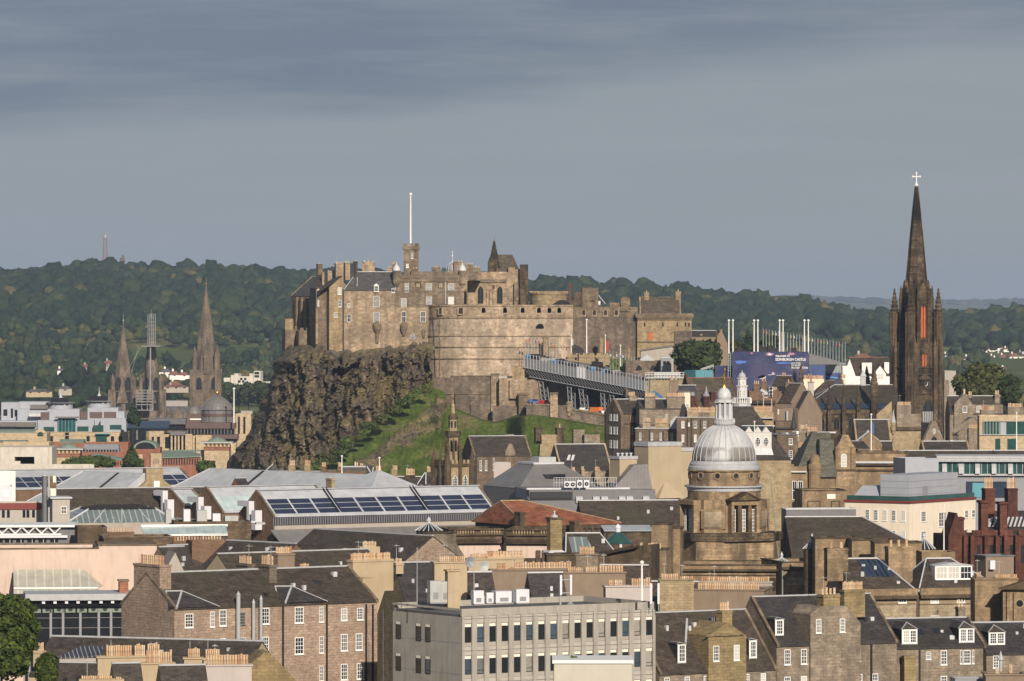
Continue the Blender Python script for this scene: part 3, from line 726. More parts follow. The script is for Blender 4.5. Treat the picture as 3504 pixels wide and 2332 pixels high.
# ---- castle rock: one craggy hill with a grass slope on its right
UL=[(1100,1000),(1185,985),(1240,940),(1300,930),(1330,912),(1400,888),(1460,858),(1500,840),(1560,792),(1600,770),(1700,715),(1800,680)]
VT=[(600,1186),(985,1186),(1052,1182),(1130,1200),(1180,1203),(1290,1196),(1340,1188),(1438,1180),(1456,1322),(1500,1345),(1540,1402),(1600,1422),(1650,1442),(1700,1450),(1760,1432),(1830,1422),(1900,1432),(2000,1452),(2120,1472),(2300,1500),(2700,1560)]
def sstep(a,b,x):t=max(0,min(1,(x-a)/(b-a)));return t*t*(3-2*t)
def seg2(u,v,a,b):
    d,t=seg_d(u,v,*a,*b);return d
def castle_rock():
    NU,NV=330,150;vs=[];fs=[];gr=[]
    for j in range(NV+1):
        q=j/NV
        for i in range(NU+1):
            p=i/NU
            if p < .06:                        # round the left edge to the back
                u0=None;f=p/.06
            else:f=1;u0=(p-.06)/.94
            # v depends on column top
            uref=990 if u0 is None else 985+u0*(2600-985)
            vt=interp(VT,uref);v=vt+(1800-vt)*q**1.0
            ul=interp(UL,v)
            uL0=interp(UL,v)
            w=0 if u0 is None else u0
            u=ul+(2600-985)*w+(985-ul)*max(0,1-w*2.2)*0
            u=ul+w*(2600-ul)
            vt=interp(VT,max(985,u))+(13*mnoise.noise(Vector((u*.035,8,1)))+7*mnoise.noise(Vector((u*.11,2,1))))*(u < 1445);v=vt+(1800-vt)*q
            ul=interp(UL,v)+15*mnoise.noise(Vector((v*.022,3,1)))+7*mnoise.noise(Vector((v*.07,5,2)));u=ul+w*(2600-ul)
            line=1330+(1440-u)*.72
            wob=34*mnoise.noise(Vector((u*.012,v*.012,2)))+16*mnoise.noise(Vector((u*.04,v*.04,4)))
            g=sstep(-14,14,v-line+wob)
            run_r=1664-(v-1190)/460*44;run_g=1652-52*sstep(1730,1800,u)-(v-1330-100*sstep(1730,1800,u))/330*58
            gg=sstep(-60,60,v-line)
            d=run_r*(1-gg)+run_g*gg
            k=max(0,min(1,(u-ul)/150));d += 40*(1-math.sqrt(max(0,1-(1-k)**2)))
            # crags: columns, ledges and clefts
            a=mnoise.noise(Vector((u*.012+.005*v,v*.0022,0)));b_=mnoise.noise(Vector((u*.034-.004*v,v*.007,7)));c_=mnoise.noise(Vector((u*.085,v*.028,3)));e_=mnoise.noise(Vector((u*.22,v*.13,5)))
            wu=u+30*b_+14*c_;wv=v+46*mnoise.noise(Vector((u*.03,v*.02,21)))
            k1=mnoise.cell(Vector((wu*.019+.004*wv,wv*.0032,1)));k2=mnoise.cell(Vector((wu*.050+.008*wv,wv*.010,2)));k3=mnoise.cell(Vector((wu*.11,wv*.05,3)))
            cr=16*(abs(a)-.22)+4*(abs(b_)-.2)+6.5*(k1-.5)+2.8*(k2-.5)+1.0*(k3-.5)+.8*e_
            led=6*max(0,mnoise.noise(Vector((u*.007-.01*v,v*.022,11))))
            d += (cr-led)*(1-gg)*sstep(0,.07,q)+gg*(2.2*mnoise.noise(Vector((u*.02,v*.025,1)))+1.0*c_)
            # bare rock outcrops in the grass
            o=max(sstep(26,12,seg2(u,v,(1515,1385),(1270,1575))+18*b_),sstep(22,8,seg2(u,v,(1500,1452),(1345,1512))+14*c_),sstep(13,4,seg2(u,v,(1400,1512),(1380,1522))),sstep(30,12,seg2(u,v,(1240,1590),(1130,1660))+22*b_))
            o *= gg;d -= o*(1.6+1.2*e_)
            g *= (1-.92*o)
            if u0 is None:dd=1900*(1-f)+d*f;u_=u+25*(1-f)
            else:dd=d;u_=u
            vs.append(((u_-U0)/F*dd,dd,CZ-(v-V0)/F*dd));gr.append(g)
    for j in range(NV):
        for i in range(NU):k=j*(NU+1)+i;fs.append((k,k+NU+1,k+NU+2,k+1))
    # flat top behind the upper edge
    base=len(vs)
    for i in range(NU+1):x,y_,z=vs[i];vs.append((x*1900/y_ if i > 20 else x,1900,z));gr.append(0)
    for i in range(NU):fs.append((i,i+1,base+i+1,base+i))
    me=bpy.data.meshes.new('castle_rock');me.from_pydata(vs,[],fs);me.update()
    at=me.attributes.new('grass','FLOAT','POINT');at.data.foreach_set('value',np.array(gr,dtype=np.float32))
    t=NT('crag');an=t.N.new('ShaderNodeAttribute');an.attribute_name='grass'
    n1=t.noise(t.map((.25,.25,.12)),1,6,.7);n2=t.noise(t.map((.09,.09,.07)),1,5,.65);n3=t.noise(t.map((.9,.9,.9)),1,5,.7)
    rock=t.ramp(n1,[(.25,(.05,.042,.037)),(.42,(.088,.069,.050)),(.55,(.132,.102,.069)),(.68,(.195,.152,.098)),(.8,(.25,.20,.135))])
    n4=t.noise(t.map((.05,.05,.03)),1,4,.6)
    rock=t.mix(t.ramp(n2,[(.48,0.0),(.58,.8)]),rock,(.15,.122,.058))
    rock=t.mix(t.ramp(n4,[(.52,0.0),(.62,.65)]),rock,(.075,.065,.055))
    rock=t.mix(t.ramp(n3,[(.60,0.0),(.70,.5)]),rock,(.08,.082,.03))
    n7=t.noise(t.map((.5,.5,.05)),1,4,.6)
    rock=t.mix(1,rock,t.ramp(n7,[(.35,.62),(.5,1.0),(.68,1.5)]),'MULTIPLY')
    rock=t.mix(1,rock,t.ramp(n3,[(.3,.8),(.7,1.45)]),'MULTIPLY')
    g1=t.noise(t.map((.12,.12,.12)),1,5,.7);g2=t.noise(t.map((.8,.8,.8)),1,4,.7)
    grass=t.ramp(g1,[(.28,(.045,.070,.014)),(.44,(.066,.098,.017)),(.53,(.088,.115,.024)),(.60,(.14,.13,.05)),(.70,(.135,.105,.06)),(.8,(.09,.07,.045))])
    grass=t.mix(1,grass,t.ramp(g2,[(.3,.55),(.7,1.4)]),'MULTIPLY')
    col=t.mix(an.outputs['Fac'],rock,grass);t.bump(n3,.6,.6)
    me.materials.append(t.done(col,.95,0,.1))
    o=bpy.data.objects.new('castle_rock',me);link(o);o['kind']='structure'
castle_rock()
# scrub on the seam between crag and grass: shrubs one can tell apart
zm(0,0,1)
for i in range(26):
    f=i/25;u=1445-f*400+random.uniform(-14,14);v=1345+f*285+random.uniform(-16,12)
    d=1640-(v-1330)/330*62;cx=wx(u,d)
    r=random.uniform(1.0,2.2)
    o=bpy.data.objects.new('shrub',leaf_mesh([(0,0,r*.5,r,r*.7),(r*.7,.2,r*.3,r*.7,r*.5),(-r*.6,-.2,r*.35,r*.6,r*.55)],260,.34,M(random.choice(['leaf_bright','leaf_mid','leaf_olive']))));link(o)
    o.location=(cx,d-1.5,wz(v,d)+.2);tag(o,'low leafy shrub on the seam between bare crag and grass slope','shrub','shrubs along the edge of the castle crag')

# ---- the air
zmax,zmin=205,-3
mb=MB().box(-5400,5400,-420,30500,zmin,zmax)
# ================================================================== the castle
def crenel(b,name,x0,x1,y0,y1,z,mat,w=1.1,gap=.9,h=.9,parent=None,axis='x'):
    m=MB();L=(x1-x0) if axis=='x' else (y1-y0);n=max(1,int(L/(w+gap)));st=L/n;o=x0 if axis=='x' else y0
    q=[(o,z),(o+L,z)]
    for i in range(n-1,-1,-1):q += [(o+i*st+st-gap/2,z+.05),(o+i*st+st-gap/2,z+h),(o+i*st+gap/2,z+h),(o+i*st+gap/2,z+.05)]
    (m.extr(q,y0,y1) if axis=='x' else m.extx(q,x0,x1))
    return b.put(name,m,mat,parent)
def flag_pole(name,label,x,yt,yb,d,r=.18,mat='mast_white',group=None,flag=None,base=None):
    """pole from yb up to yt in the photo; flag = (metres wide, high, material, drop)"""
    o=bpy.data.objects.new(name,None);COL.objects.link(o);z0=wz(yb,d) if base is None else base
    o.location=(wx(x,d),d,z0);tag(o,label,'flagpole',group);H=wz(yt,d)-z0
    MB().tube((0,0,0),(0,0,H),r,r*.65,8).lathe([(r*1.6,H),(r*1.6,H+r*1.5),(0.02,H+r*2.4)],8).build('pole',M(mat),o)
    if flag:
        w,h,m,drop=flag;q=MB()
        n=5;vs=[];fs=[]
        for i in range(n+1):
            for j in range(2):vs.append((r+w*i/n,.12*math.sin(i*1.6)*i/n,H-drop-j*h-.25*i/n*w));
        for i in range(n):fs.append((2*i,2*i+1,2*i+3,2*i+2))
        q.add(vs,fs);f=q.build('flag',M(m),o);so=f.modifiers.new('thick','SOLIDIFY');so.thickness=.03
    return o
for nm,c in (('flag_red',(.38,.06,.05)),('flag_blue',(.08,.14,.30)),('flag_white',(.55,.55,.55)),('flag_yellow',(.42,.34,.10)),('flag_green',(.08,.20,.10)),('flag_orange',(.40,.18,.08))):plainm(nm,c,.8)

plainm('recess_dark',(.045,.034,.026),.95,0,.2,1,0,.05)
zm(900,620,2.704)
D0=1680
# -- royal palace
b=B('royal_palace','brown palace block with battlements and two white domed corner turrets','castle building',1222,D0,0,base=44)
L=b.s(1890);zt=b.z(905);zm_=b.z(870)
b.box('wall',0,L,0,14,0,zt,'castle_palace')
b.box('parapet',-.15,L+.15,-.35,.5,zt-.9,zm_,'castle_palace');crenel(b,'battlement',0,L,-.32,.45,zm_+.002,'castle_palace',1.6,.9,.8)
b.px('string_course',1224,1888,1012,1022,-.12,.0,'castle_palace')
b.px('string_course',1224,1888,895,903,-.55,-.35,'castle_palace')
b.wins([1330],36,925,1030,'lat');b.wins([1535,1740],52,948,1020,'lat');b.wins([1303],50,1085,1168,'lat');b.wins([1535,1740],52,1072,1142,'lat')
for x in (1330,1535,1740):b.px('window_pediment',x-24,x+24,932,942,-.22,0,'ochre_stone')
for x in (1535,1740):b.px('window_pediment',x-24,x+24,1056,1066,-.22,0,'ochre_stone')
for x in (1435,1645):b.px('carved_panel',x-26,x+26,940,992,-.12,0,'sooty_stone');b.px('panel_inset',x-17,x+17,948,985,-.16,-.12,'classic_stone')
for x in (1235,1845):                          # corner turrets with ogee lead caps
    S=b.s(x,0);z0,z1,z2=b.z(945),b.z(832),b.z(748);R=b.m(36)
    o=b.put('turret',MB().lathe([(R*.3,z0-1.5),(R*.7,z0-.6),(R*.98,z0),(R*.98,z1-.3),(R*1.1,z1-.3),(R*1.1,z1)],16,(S,.3,0)),'castle_palace')
    k=(z2-z1);pr=[(R*1.1,0),(R*1.05,k*.12),(R*.92,k*.3),(R*.62,k*.52),(R*.28,k*.66),(R*.12,k*.80),(R*.05,k*.95),(R*.02,k)]
    b.put('turret_cap',MB().lathe([(r,z+z1) for r,z in pr],16,(S,.3,0)),'lead_pale',o,True)
S=b.s(1752,10);z0,z1=b.z(850,0,10),b.z(742,0,10);R=b.m(56)
b.put('attic_block',MB().box(S-13,S+9,6,13,zt-.5,z0+.4),'castle_palace')
o=b.put('cap_house_dome',MB().lathe([(R,z0),(R*.93,z0+1.5),(R*.75,z0+2.8),(R*.45,z1-.8),(.1,z1)],12,(S,10,0)),'zinc_grey',None,True)
m=MB()
for i in range(8):
    a=2*math.pi*i/8;pr=[(R,z0),(R*.93,z0+1.5),(R*.75,z0+2.8),(R*.45,z1-.8),(.1,z1)]
    for (r0,q0),(r1,q1) in zip(pr,pr[1:]):m.tube((S+r0*math.cos(a),10+r0*math.sin(a),q0),(S+r1*math.cos(a),10+r1*math.sin(a),q1),.08,.08,4)
m.lathe([(.12,z1),(.12,z1+1),(.35,z1+1.5),(.1,z1+2.2),(.3,z1+2.8),(.05,z1+3.2)],8,(S,10,0));b.put('dome_ribs',m,'lead_pale',o)
for x0,x1,y in ((1150,1200,800),(1195,1245,760),(1560,1640,797),(1380,1430,812),(1765,1850,745),(1870,1945,772),(1950,2010,800)):
    b.ch(x0,x1,y,860,2 if x1-x0 < 70 else 3,y=8,th=1.6,mat='castle_palace',pot=.6,pr=.2)
b.px('downpipe',1686,1692,930,1140,-.2,-.02,'lead')
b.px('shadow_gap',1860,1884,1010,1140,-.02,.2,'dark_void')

# -- flag tower and its pole
b=B('flag_tower','tall square stone clock tower with corbelled battlements rising behind the palace roof','castle tower',1300,1690,0,base=44)
L=b.s(1437);zc=b.z(632);z1=b.z(600);zt=b.z(578)
b.box('wall',0,L,0,L,0,zc,'castle_palace')
b.put('parapet',MB().frus(0,L,0,L,zc-.6,-.35,L+.35,-.35,L+.35,zc+.1).box(-.35,L+.35,-.35,L+.35,zc+.1,z1),'castle_palace')
for y0 in (-.35,L-.15):crenel(b,'battlement',-.35,L+.35,y0,y0+.5,z1+.002,'castle_palace',1.0,.45,zt-z1)
b.wins([1336],24,768,803,'six');b.wins([1382],18,670,716,'two');b.px('string_course',1299,1438,740,746,-.15,0,'castle_palace')
flag_pole('flagpole','tall bare white flagpole on top of the castle clock tower',1366,128,590,1692.5,.30)

# -- great facade below a slate roof, left of the palace
b=B('castle_range','tan castle range under a steep dark slate roof with one white dormer','castle building',748,D0-1,0,base=46)
L=b.s(1222);zr=b.z(846,0,6);ze=b.z(1015)
b.gable(L,12,ze,zr,'castle_stone','slate_grey',(b.m(118),.01),None,'lead_pale',.15)
b.wins([1049],56,1070,1165,'lat');b.wins([1049],56,1215,1308,'lat');b.wins([793],26,1134,1166,'two');b.wins([797],36,1230,1305,'cross');b.wins([1204],30,993,1034,'six')
b.dormer(1048,44,968,1028,'white_paint','white_paint',1,'six',False,None,None,.45)
b.ch(918,1035,748,850,3,y=7,th=2.2,mat='castle_stone',pot=.8,pr=.22);b.ch(836,876,744,890,1,y=5,th=1.6,mat='sooty_stone',pot=.7)
b.px('valley_flashing',868,874,890,1008,1.2,4,'lead')
b.px('downpipe',738,748,1000,1560,-.5,.0,'black_iron')
for x,y0,y1,w,h in ((1055,1310,1400,84,1500),(1303,1312,1410,68,1430)):   # corbelled stone oriels
    S=b.s(x);z1,z0,zz=b.z(y0),b.z(y1),b.z(h);R=b.m(w)/2
    b.put('oriel',MB().lathe([(R*.35,zz),(R*.4,z0-.3),(R*.72,z0+.4),(R*.95,z0+1.4),(R,z0+1.8),(R,z1-.8),(R*.8,z1-.3),(.2,z1+.4)],16,(S,-.1,0)),'castle_brown')
b.wins([1387],40,1412,1465,'gothic')
# lower palace wall between the range and the battery
b=B('castle_wall','tan rubble wall with two dark mullioned windows touching the round battery','castle wall',1222,D0-.6,0,base=46)
L=b.s(1530);b.px('wall',1222,1530,1170,None,0,.6,'castle_stone')
b.wins([1303],38,1208,1305,'cross');b.wins([1480],46,1208,1305,'cross')
S=b.s(1484);R=b.m(17);z1,z0=b.z(1385),b.z(1430);b.put('oriel',MB().lathe([(.3,z0-1),(R,z0),(R,z1),(.2,z1+.5)],12,(S,0,0)),'castle_brown')

# -- gabled house with the narrow lit front
b=B('gabled_range','narrow pale stone castle house under a sloping dark roof beside the long downpipe','castle building',612,D0-2,12,base=44)
L=b.s(744);ze=b.z(985);zr=b.z(884)
b.put('wall',MB().extr([(0,0),(L,0),(L,zr),(L-.5,zr),(0,ze)],0,10),'castle_buff')
b.put('roof',MB().slab([(-3.2,-.25,ze-1.2),(L-.5,-.25,zr+.2),(L-.5,10.2,zr+.2),(-3.2,10.2,ze-1.2)][::1],.25),'slate')
b.wins([708],34,985,1050,'sash');b.wins([710],32,1102,1165,'sash');b.wins([671],28,1220,1260,'six')
b.ch(660,745,762,885,4,y=6,th=2.4,mat='castle_stone',pot=.7,pr=.2);b.ch(748,806,756,880,2,y=4,th=2.4,mat='castle_stone',pot=.7,pr=.2)
# the recessed dark-brown front to its left
b=B('castle_lodging','dark recessed castle lodging with two small narrow white windows','castle building',490,D0+1,12,base=44)
L=b.s(612);ze=b.z(990);b.box('wall',0,L,0,11,0,ze,'castle_brown')
b.put('roof',MB().slab([(-.1,-.3,ze+.1),(L,-.3,ze+.1),(L,8,ze+4.2),(1.5,8,ze+4.2)],.25),'slate')
b.wins([512],14,990,1048,'one');b.wins([512],14,1103,1158,'one')
b.ch(540,568,842,975,0,y=2,th=1.2,mat='castle_buff');b.px('pilaster',488,508,1180,1510,-.8,0,'castle_buff')
b.ch(590,700,836,900,5,y=7,th=1.5,mat='castle_ashlar',pot=.4)
# -- great hall, its long side in shadow
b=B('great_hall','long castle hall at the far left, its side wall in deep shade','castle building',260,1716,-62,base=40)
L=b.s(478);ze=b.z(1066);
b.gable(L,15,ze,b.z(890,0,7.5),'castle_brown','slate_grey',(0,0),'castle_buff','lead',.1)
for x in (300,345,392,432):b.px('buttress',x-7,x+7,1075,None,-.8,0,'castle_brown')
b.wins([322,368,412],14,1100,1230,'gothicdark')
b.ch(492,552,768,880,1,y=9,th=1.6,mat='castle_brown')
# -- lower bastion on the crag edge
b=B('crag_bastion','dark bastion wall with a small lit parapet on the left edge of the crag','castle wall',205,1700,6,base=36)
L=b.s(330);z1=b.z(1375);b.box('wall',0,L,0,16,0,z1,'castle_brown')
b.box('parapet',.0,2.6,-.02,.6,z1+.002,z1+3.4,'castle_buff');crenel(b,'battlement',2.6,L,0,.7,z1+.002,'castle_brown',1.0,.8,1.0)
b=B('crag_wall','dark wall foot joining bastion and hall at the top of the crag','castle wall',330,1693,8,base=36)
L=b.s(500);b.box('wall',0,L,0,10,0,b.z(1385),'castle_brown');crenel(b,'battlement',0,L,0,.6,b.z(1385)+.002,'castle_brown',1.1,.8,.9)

# -- half moon battery
zm(1400,780,2.24)
b=B('half_moon_battery','huge round pale battery wall with gun openings along its parapet','castle wall',140,D0-10,0,base=36)
L=b.s(1256);zt,zp=b.z(592),b.z(686)
R=26.0
def hm(off,nseg=16):
    pts=[(0-off,R+14)]
    for i in range(nseg+1):
        a=math.pi-(math.pi/2)*i/nseg;pts.append((R*.55+(R*.55+off)*math.cos(a),R*.62-(R*.62+off)*math.sin(a)))
    pts += [(L,-off),(L,R+14)];return pts
def loft(levels):
    m=MB();rows=[[(x,y,z) for x,y in hm(o)] for o,z in levels];n=len(rows[0])
    for r in rows:m.v += r
    for j in range(len(rows)-1):
        for i in range(n):m.f.append((j*n+i,j*n+(i+1) % n,(j+1)*n+(i+1) % n,(j+1)*n+i))
    m.f.append(tuple(range(n-1,-1,-1)));m.f.append(tuple(range((len(rows)-1)*n,len(rows)*n)));return m
b.put('wall',loft([(3.0,0),(2.2,b.z(1145)),(1.0,b.z(828)),(.35,zp)]),'castle_ashlar')
b.put('parapet',loft([(.55,zp+.002),(.55,zt-.5),(.8,zt-.5),(.8,zt)]),'castle_stone')
for y,o in ((690,.7),(828,1.35),(912,1.75),(1000,2.1)):z=b.z(y);b.put('string_course',loft([(o,z-.22),(o,z+.12)]),'castle_stone')
def embrasure(b,x,y0,y1,w,yy,ang=0.0):
    S=b.s(x,yy);z0,z1=b.z(y1,S,yy),b.z(y0,S,yy);q=b.m(w)/2;m=MB()
    m.v += [];m.extr([(-q,z0),(q,z0),(q,z1-.6),(q*.6,z1),(-q*.6,z1),(-q,z1-.6)],-.05,.5)
    o=b.put('embrasure',m,'recess_dark');o.location=(S,yy,0);o.rotation_euler=(0,0,ang)
    m=MB().box(q*1.0,q*1.45,-.09,.5,z0-.2,z1+.1).box(-q*1.45,-q,-.09,.5,z0-.2,z1+.1).box(-q*1.45,q*1.45,-.12,.5,z0-.5,z0-.2)
    f=b.put('embrasure_frame',m,'castle_ashlar',o)
for i,x in enumerate((150,245,395,570,735,870,995,1075,1150)):
    if i==0:embrasure(b,148,614,655,24,13.5,-1.15)
    elif i==1:embrasure(b,238,614,655,30,3.2,-.75)
    elif i==2:embrasure(b,395,614,655,34,-.50,0)
    else:embrasure(b,x,614,652,30,-.50,0)
b.put('arched_recess',MB().extr([(-1.2,0),(1.2,0),(1.2,.5),(.8,1.1),(0,1.3),(-.8,1.0),(-1.2,.5)],-.08,.4),'dark_void').location=(b.s(1003,-1.3),-1.3,b.z(768))
b.put('downpipe',MB().tube((b.s(230),-.9,zt),(b.s(235),-2.9,b.z(1140)),.14,.14,5),'sooty_stone')
b.put('downpipe',MB().tube((b.s(85,6),6,b.z(885)),(b.s(100,0),-1,b.z(1210)),.22,.22,5),'black_iron')

# -- forewall
b=B('forewall_battery','long brown rubble curtain wall with gun openings between round battery and gate tower','castle wall',1256,D0-9,0,base=40)
L=b.s(1750);zt=b.z(608)
b.box('wall',0,L,0,9,0,b.z(690),'wall_rubble');b.box('parapet',0,L,-.25,1.2,b.z(690)+.002,zt,'castle_brown')
for x in (1338,1420,1505,1588):embrasure(b,x,634,668,24,-.30)
b.px('watch_turret',1622,1694,540,640,-.6,3,'castle_brown');b.px('turret_battlement',1632,1680,530,541,-.3,2.6,'castle_brown')
b.px('parapet_block',1538,1622,574,608,.5,3,'castle_brown')
# -- war memorial / barrack block right of the palace
b=B('memorial_hall','brown hall with two tall traceried windows and a dark spirelet on its roof','castle building',445,1694,0,base=46)
L=b.s(850);zt=b.z(338)
b.box('wall',0,L,0,16,0,zt,'castle_stone');b.px('cornice',505,745,395,420,-.5,0,'castle_palace')
for x0,x1,y in ((445,515,308),(760,810,305),(810,850,318)):b.px('parapet_block',x0,x1,y,338.2,.0,3,'castle_stone')
b.wins([548,695],44,450,582,'gothicdark')
for x in (600,625,650):b.px('buttress',x-7,x+7,470,None,-.6,0,'castle_stone')
b.px('red_panel',640,655,440,560,-.1,0,'red_sandstone')
b.px('entrance_gap',418,440,478,584,-.3,-.1,'dark_void')
b.px('corner_buttress',848,912,282,None,-2.5,8,'hub_stone');b.px('corner_pier',805,838,420,None,-1.6,0,'castle_palace')
z0,z1=b.z(318,0,8),b.z(206,0,8);s0,s1=b.s(668,8),b.s(852,8)
b.put('steep_roof',MB().frus(s0,s1,3,14,z0-1,s0+.5,b.s(792,8),8,9,z1),'stone_slate')
S=b.s(652,6);z2=b.z(128,0,6)
m=MB().box(b.s(612,6),b.s(672,6),4,8,zt-.5,b.z(262,0,6)).lathe([(1.9,b.z(262,0,6)),(1.2,b.z(215,0,6)),(.9,b.z(180,0,6)),(.3,z2+1),(.12,z2)],8,(S,6,0))
for a in (-1.6,1.6):m.lathe([(.45,zt),(.45,b.z(275,0,6)),(.05,b.z(235,0,6))],6,(S+a,4.4,0))
o=b.put('spirelet',m,'hub_stone');b.put('finial',MB().tube((S,6,z2),(S,6,z2+2.4),.12,.08,5).lathe([(.08,0),(.3,.3),(.05,.7)],6,(S,6,z2+.8)),'gold',o)
# -- buff round tower top, low roofs and the small gabled house
b=B('store_house','low buff coloured wall with thin battlements behind the battery parapet','castle building',932,1730,0,base=48)
L=b.s(1210);zt=b.z(512);R=L/2
b.put('wall',MB().lathe([(R,0),(R,zt),(R+.25,zt),(R+.25,zt+.4)],32,(R,R,0)),'castle_buff')
m=MB()
for i in range(32):a=2*math.pi*i/32;m.box(R+(R-.1)*math.cos(a)-.55,R+(R-.1)*math.cos(a)+.55,R+(R-.1)*math.sin(a)-.3,R+(R-.1)*math.sin(a)+.3,zt+.402,zt+1.1)
b.put('battlement',m,'castle_buff')
b=B('hut','small hut with a flat black roof standing just above the battery parapet','hut',1090,1712,0,base=48)
L=b.s(1245);b.gable(L,7,b.z(600),b.z(560,0,3.5),'wall_rubble','felt_black',(2.5,2),None,None,.3)
b=B('gable_house','small castle house with dark roof and white lean-to behind the curtain wall','castle building',1327,1705,0,base=46)
L=b.s(1450);ze,zr=b.z(500),b.z(438,0,4);b.box('wall',0,L,0,9,0,b.z(460),'castle_brown')
q=b.s(1266);b.put('side_wing',MB().box(q,-.01,.4,8,0,b.z(492)),'sooty_stone')
b.put('roof',MB().slab([(q,.2,b.z(495)),(.6,.2,b.z(440)),(.6,9.2,b.z(440)),(q,9.2,b.z(495))],.3).slab([(.6,.2,b.z(440)),(b.s(1400),.2,b.z(457)),(b.s(1400),9.2,b.z(457)),(.6,9.2,b.z(440))],.3),'slate_brown')
b.put('lean_to',MB().slab([(L,1,b.z(510)),(b.s(1505),1,b.z(580)),(b.s(1505),5,b.z(580)),(L,5,b.z(510))],.3),'lead_pale');b.px('lean_to_wall',1452,1466,562,590,.9,4,'white_render')
b.px('carving',1384,1424,555,568,-.15,0,'sooty_stone')
flag_pole('radio_mast','thin reddish lattice radio mast standing behind the curtain wall',1232,448,600,1740,.35,'timber_red')
# -- gate tower
b=B('gate_tower','square gate tower with stone slab roof, two chimneys and an orange window','castle tower',1748,D0-11,0,base=36)
L=b.s(2166);zc=b.z(690);zt=b.z(656);S2=b.s(2030)
b.box('wall',0,L,0,L*.7,0,zc,'castle_buff');b.put('corbel_table',MB().box(-.5,L+.5,-.5,L*.7,zc+.002,zc+.5),'castle_brown')
b.put('parapet',MB().box(-.55,L+.55,-.55,.2,zc+.502,zt).box(-.55,0,.2,L*.7,zc+.502,zt).box(L,L+.55,.2,L*.7,zc+.502,zt),'castle_brown')
for i in range(36):b.put('corbel',MB().box(i*L/36+.1,i*L/36+.35,-.48,0,zc-.7,zc),'castle_brown')
s0,s1=b.s(1768,2),b.s(2082,2)
b.gable(s1-s0,11,zt-.3,b.z(540,0,7),'castle_buff','stone_slate',(0,0),'castle_buff','castle_brown',.1,None,.3,zc,s0,1.5)
b.ch(1802,1838,495,565,1,y=7,th=1.8,mat='castle_buff');b.ch(2042,2082,488,600,1,y=7,th=1.8,mat='castle_buff')
b.px('lower_wall',2032,2168,790,None,-.4,0,'wall_rubble');b.px('doorway_window',1836,1866,800,858,-.1,0,'orange_panel');b.px('doorway_frame',1828,1872,790,800,-.3,0,'castle_ashlar');b.px('string_course',1750,2030,870,880,-.3,0,'castle_brown')  # lower_wall: darker stone paints the shading on the tower's right side
for x in (1805,1945,2055,2118,2145):b.px('arrow_slit',x-5,x+5,728,758,-.04,0,'dark_void')
# sheds and terrace in front of the gate tower
b=B('timber_shed','pale grey boarded shed with a sloping roof at the foot of the gate tower','shed',1775,1655,0,base=50)
L=b.s(2025);b.put('wall',MB().extr([(0,0),(L,0),(L,b.z(912)),(0,b.z(945))],0,8),'harl_grey');b.put('roof',MB().slab([(-.4,-.5,b.z(938)),(L+.6,-.5,b.z(898)),(L+.6,8.5,b.z(898)),(-.4,8.5,b.z(938))],.3),'copper_dark')
b=B('marquee','small white peaked marquee on a stone terrace beside the big dark tree','tent',1768,1640,0,base=50)
L=b.s(1888);z0,z1=b.z(1012),b.z(974);b.put('canopy',MB().add([(0,0,z0),(L,0,z0),(L,7,z0),(0,7,z0),(L*.45,3.5,z1)],[(0,1,4),(1,2,4),(2,3,4),(3,0,4),(3,2,1,0)]),'flag_white');b.put('side_cloth',MB().box(.1,L-.1,.1,6.9,z0-2.5,z0-.01),'flag_white')
b=block('arcade_terrace','dark stone terrace with two arches under the white marquee',1660,1018,1632,0,1935,12,'wall_rubble','castle building',base=44,roof='stand_deck',par=.4)
for x in (1760,1870):b.win1(b.s(x),-.02,b.z(1095),1.9,b.z(1060)-b.z(1095),'gothicdark')
b=block('visitor_hut','grey flat roofed hut with a white fascia left of the tree',1930,1000,1625,0,2010,6,'zinc_grey','hut',base=44,cope='lead_pale',wins=[([1958,1985],22,1022,1048,'plain')])
# -- outworks below the battery
b=B('outer_wall','dark lower rampart with a stepped top and square pier below the round battery','castle wall',200,1660,0,base=24)
b.px('wall',200,318,1152,None,0,6,'wall_rubble');b.px('wall',318,632,1138,None,-.3,6,'wall_rubble');b.px('coping',318,632,1133,1139,-.5,1,'castle_brown')
b.px('pier',628,690,1122,None,-1.2,5,'castle_stone');b.px('pier_cap',622,695,1118,1128,-1.5,5.2,'castle_brown')
b.px('string_course',205,628,1268,1276,-.6,-.3,'castle_brown');b.px('roof_edge',470,800,1142,1150,2,5,'lead_pale');b.px('drain',345,356,1270,1400,-.7,-.3,'black_iron');b.px('drain',465,476,1355,1460,-.7,-.3,'black_iron');b.px('end_pier',172,208,1128,None,-1,3,'castle_brown')
b=B('outer_buttress_wall','sunlit lower rampart block beside the grandstand, with a tall shadowed pier','castle wall',640,1655,0,base=24)
b.px('wall',690,905,1152,None,0,8,'castle_stone');b.px('lower_wall',640,848,1365,None,-1.6,0,'wall_rubble');b.px('upper_block',790,885,1062,1153,.5,6,'castle_buff');b.px('pier',770,850,1165,1310,-1.4,0,'castle_stone')
b.px('return_wall',905,1010,1165,None,1,7,'castle_stone');b.px('pier',840,915,1275,None,-4,-1.6,'castle_brown');b.px('pier_cap',834,922,1268,1282,-4.3,-1.5,'castle_brown')
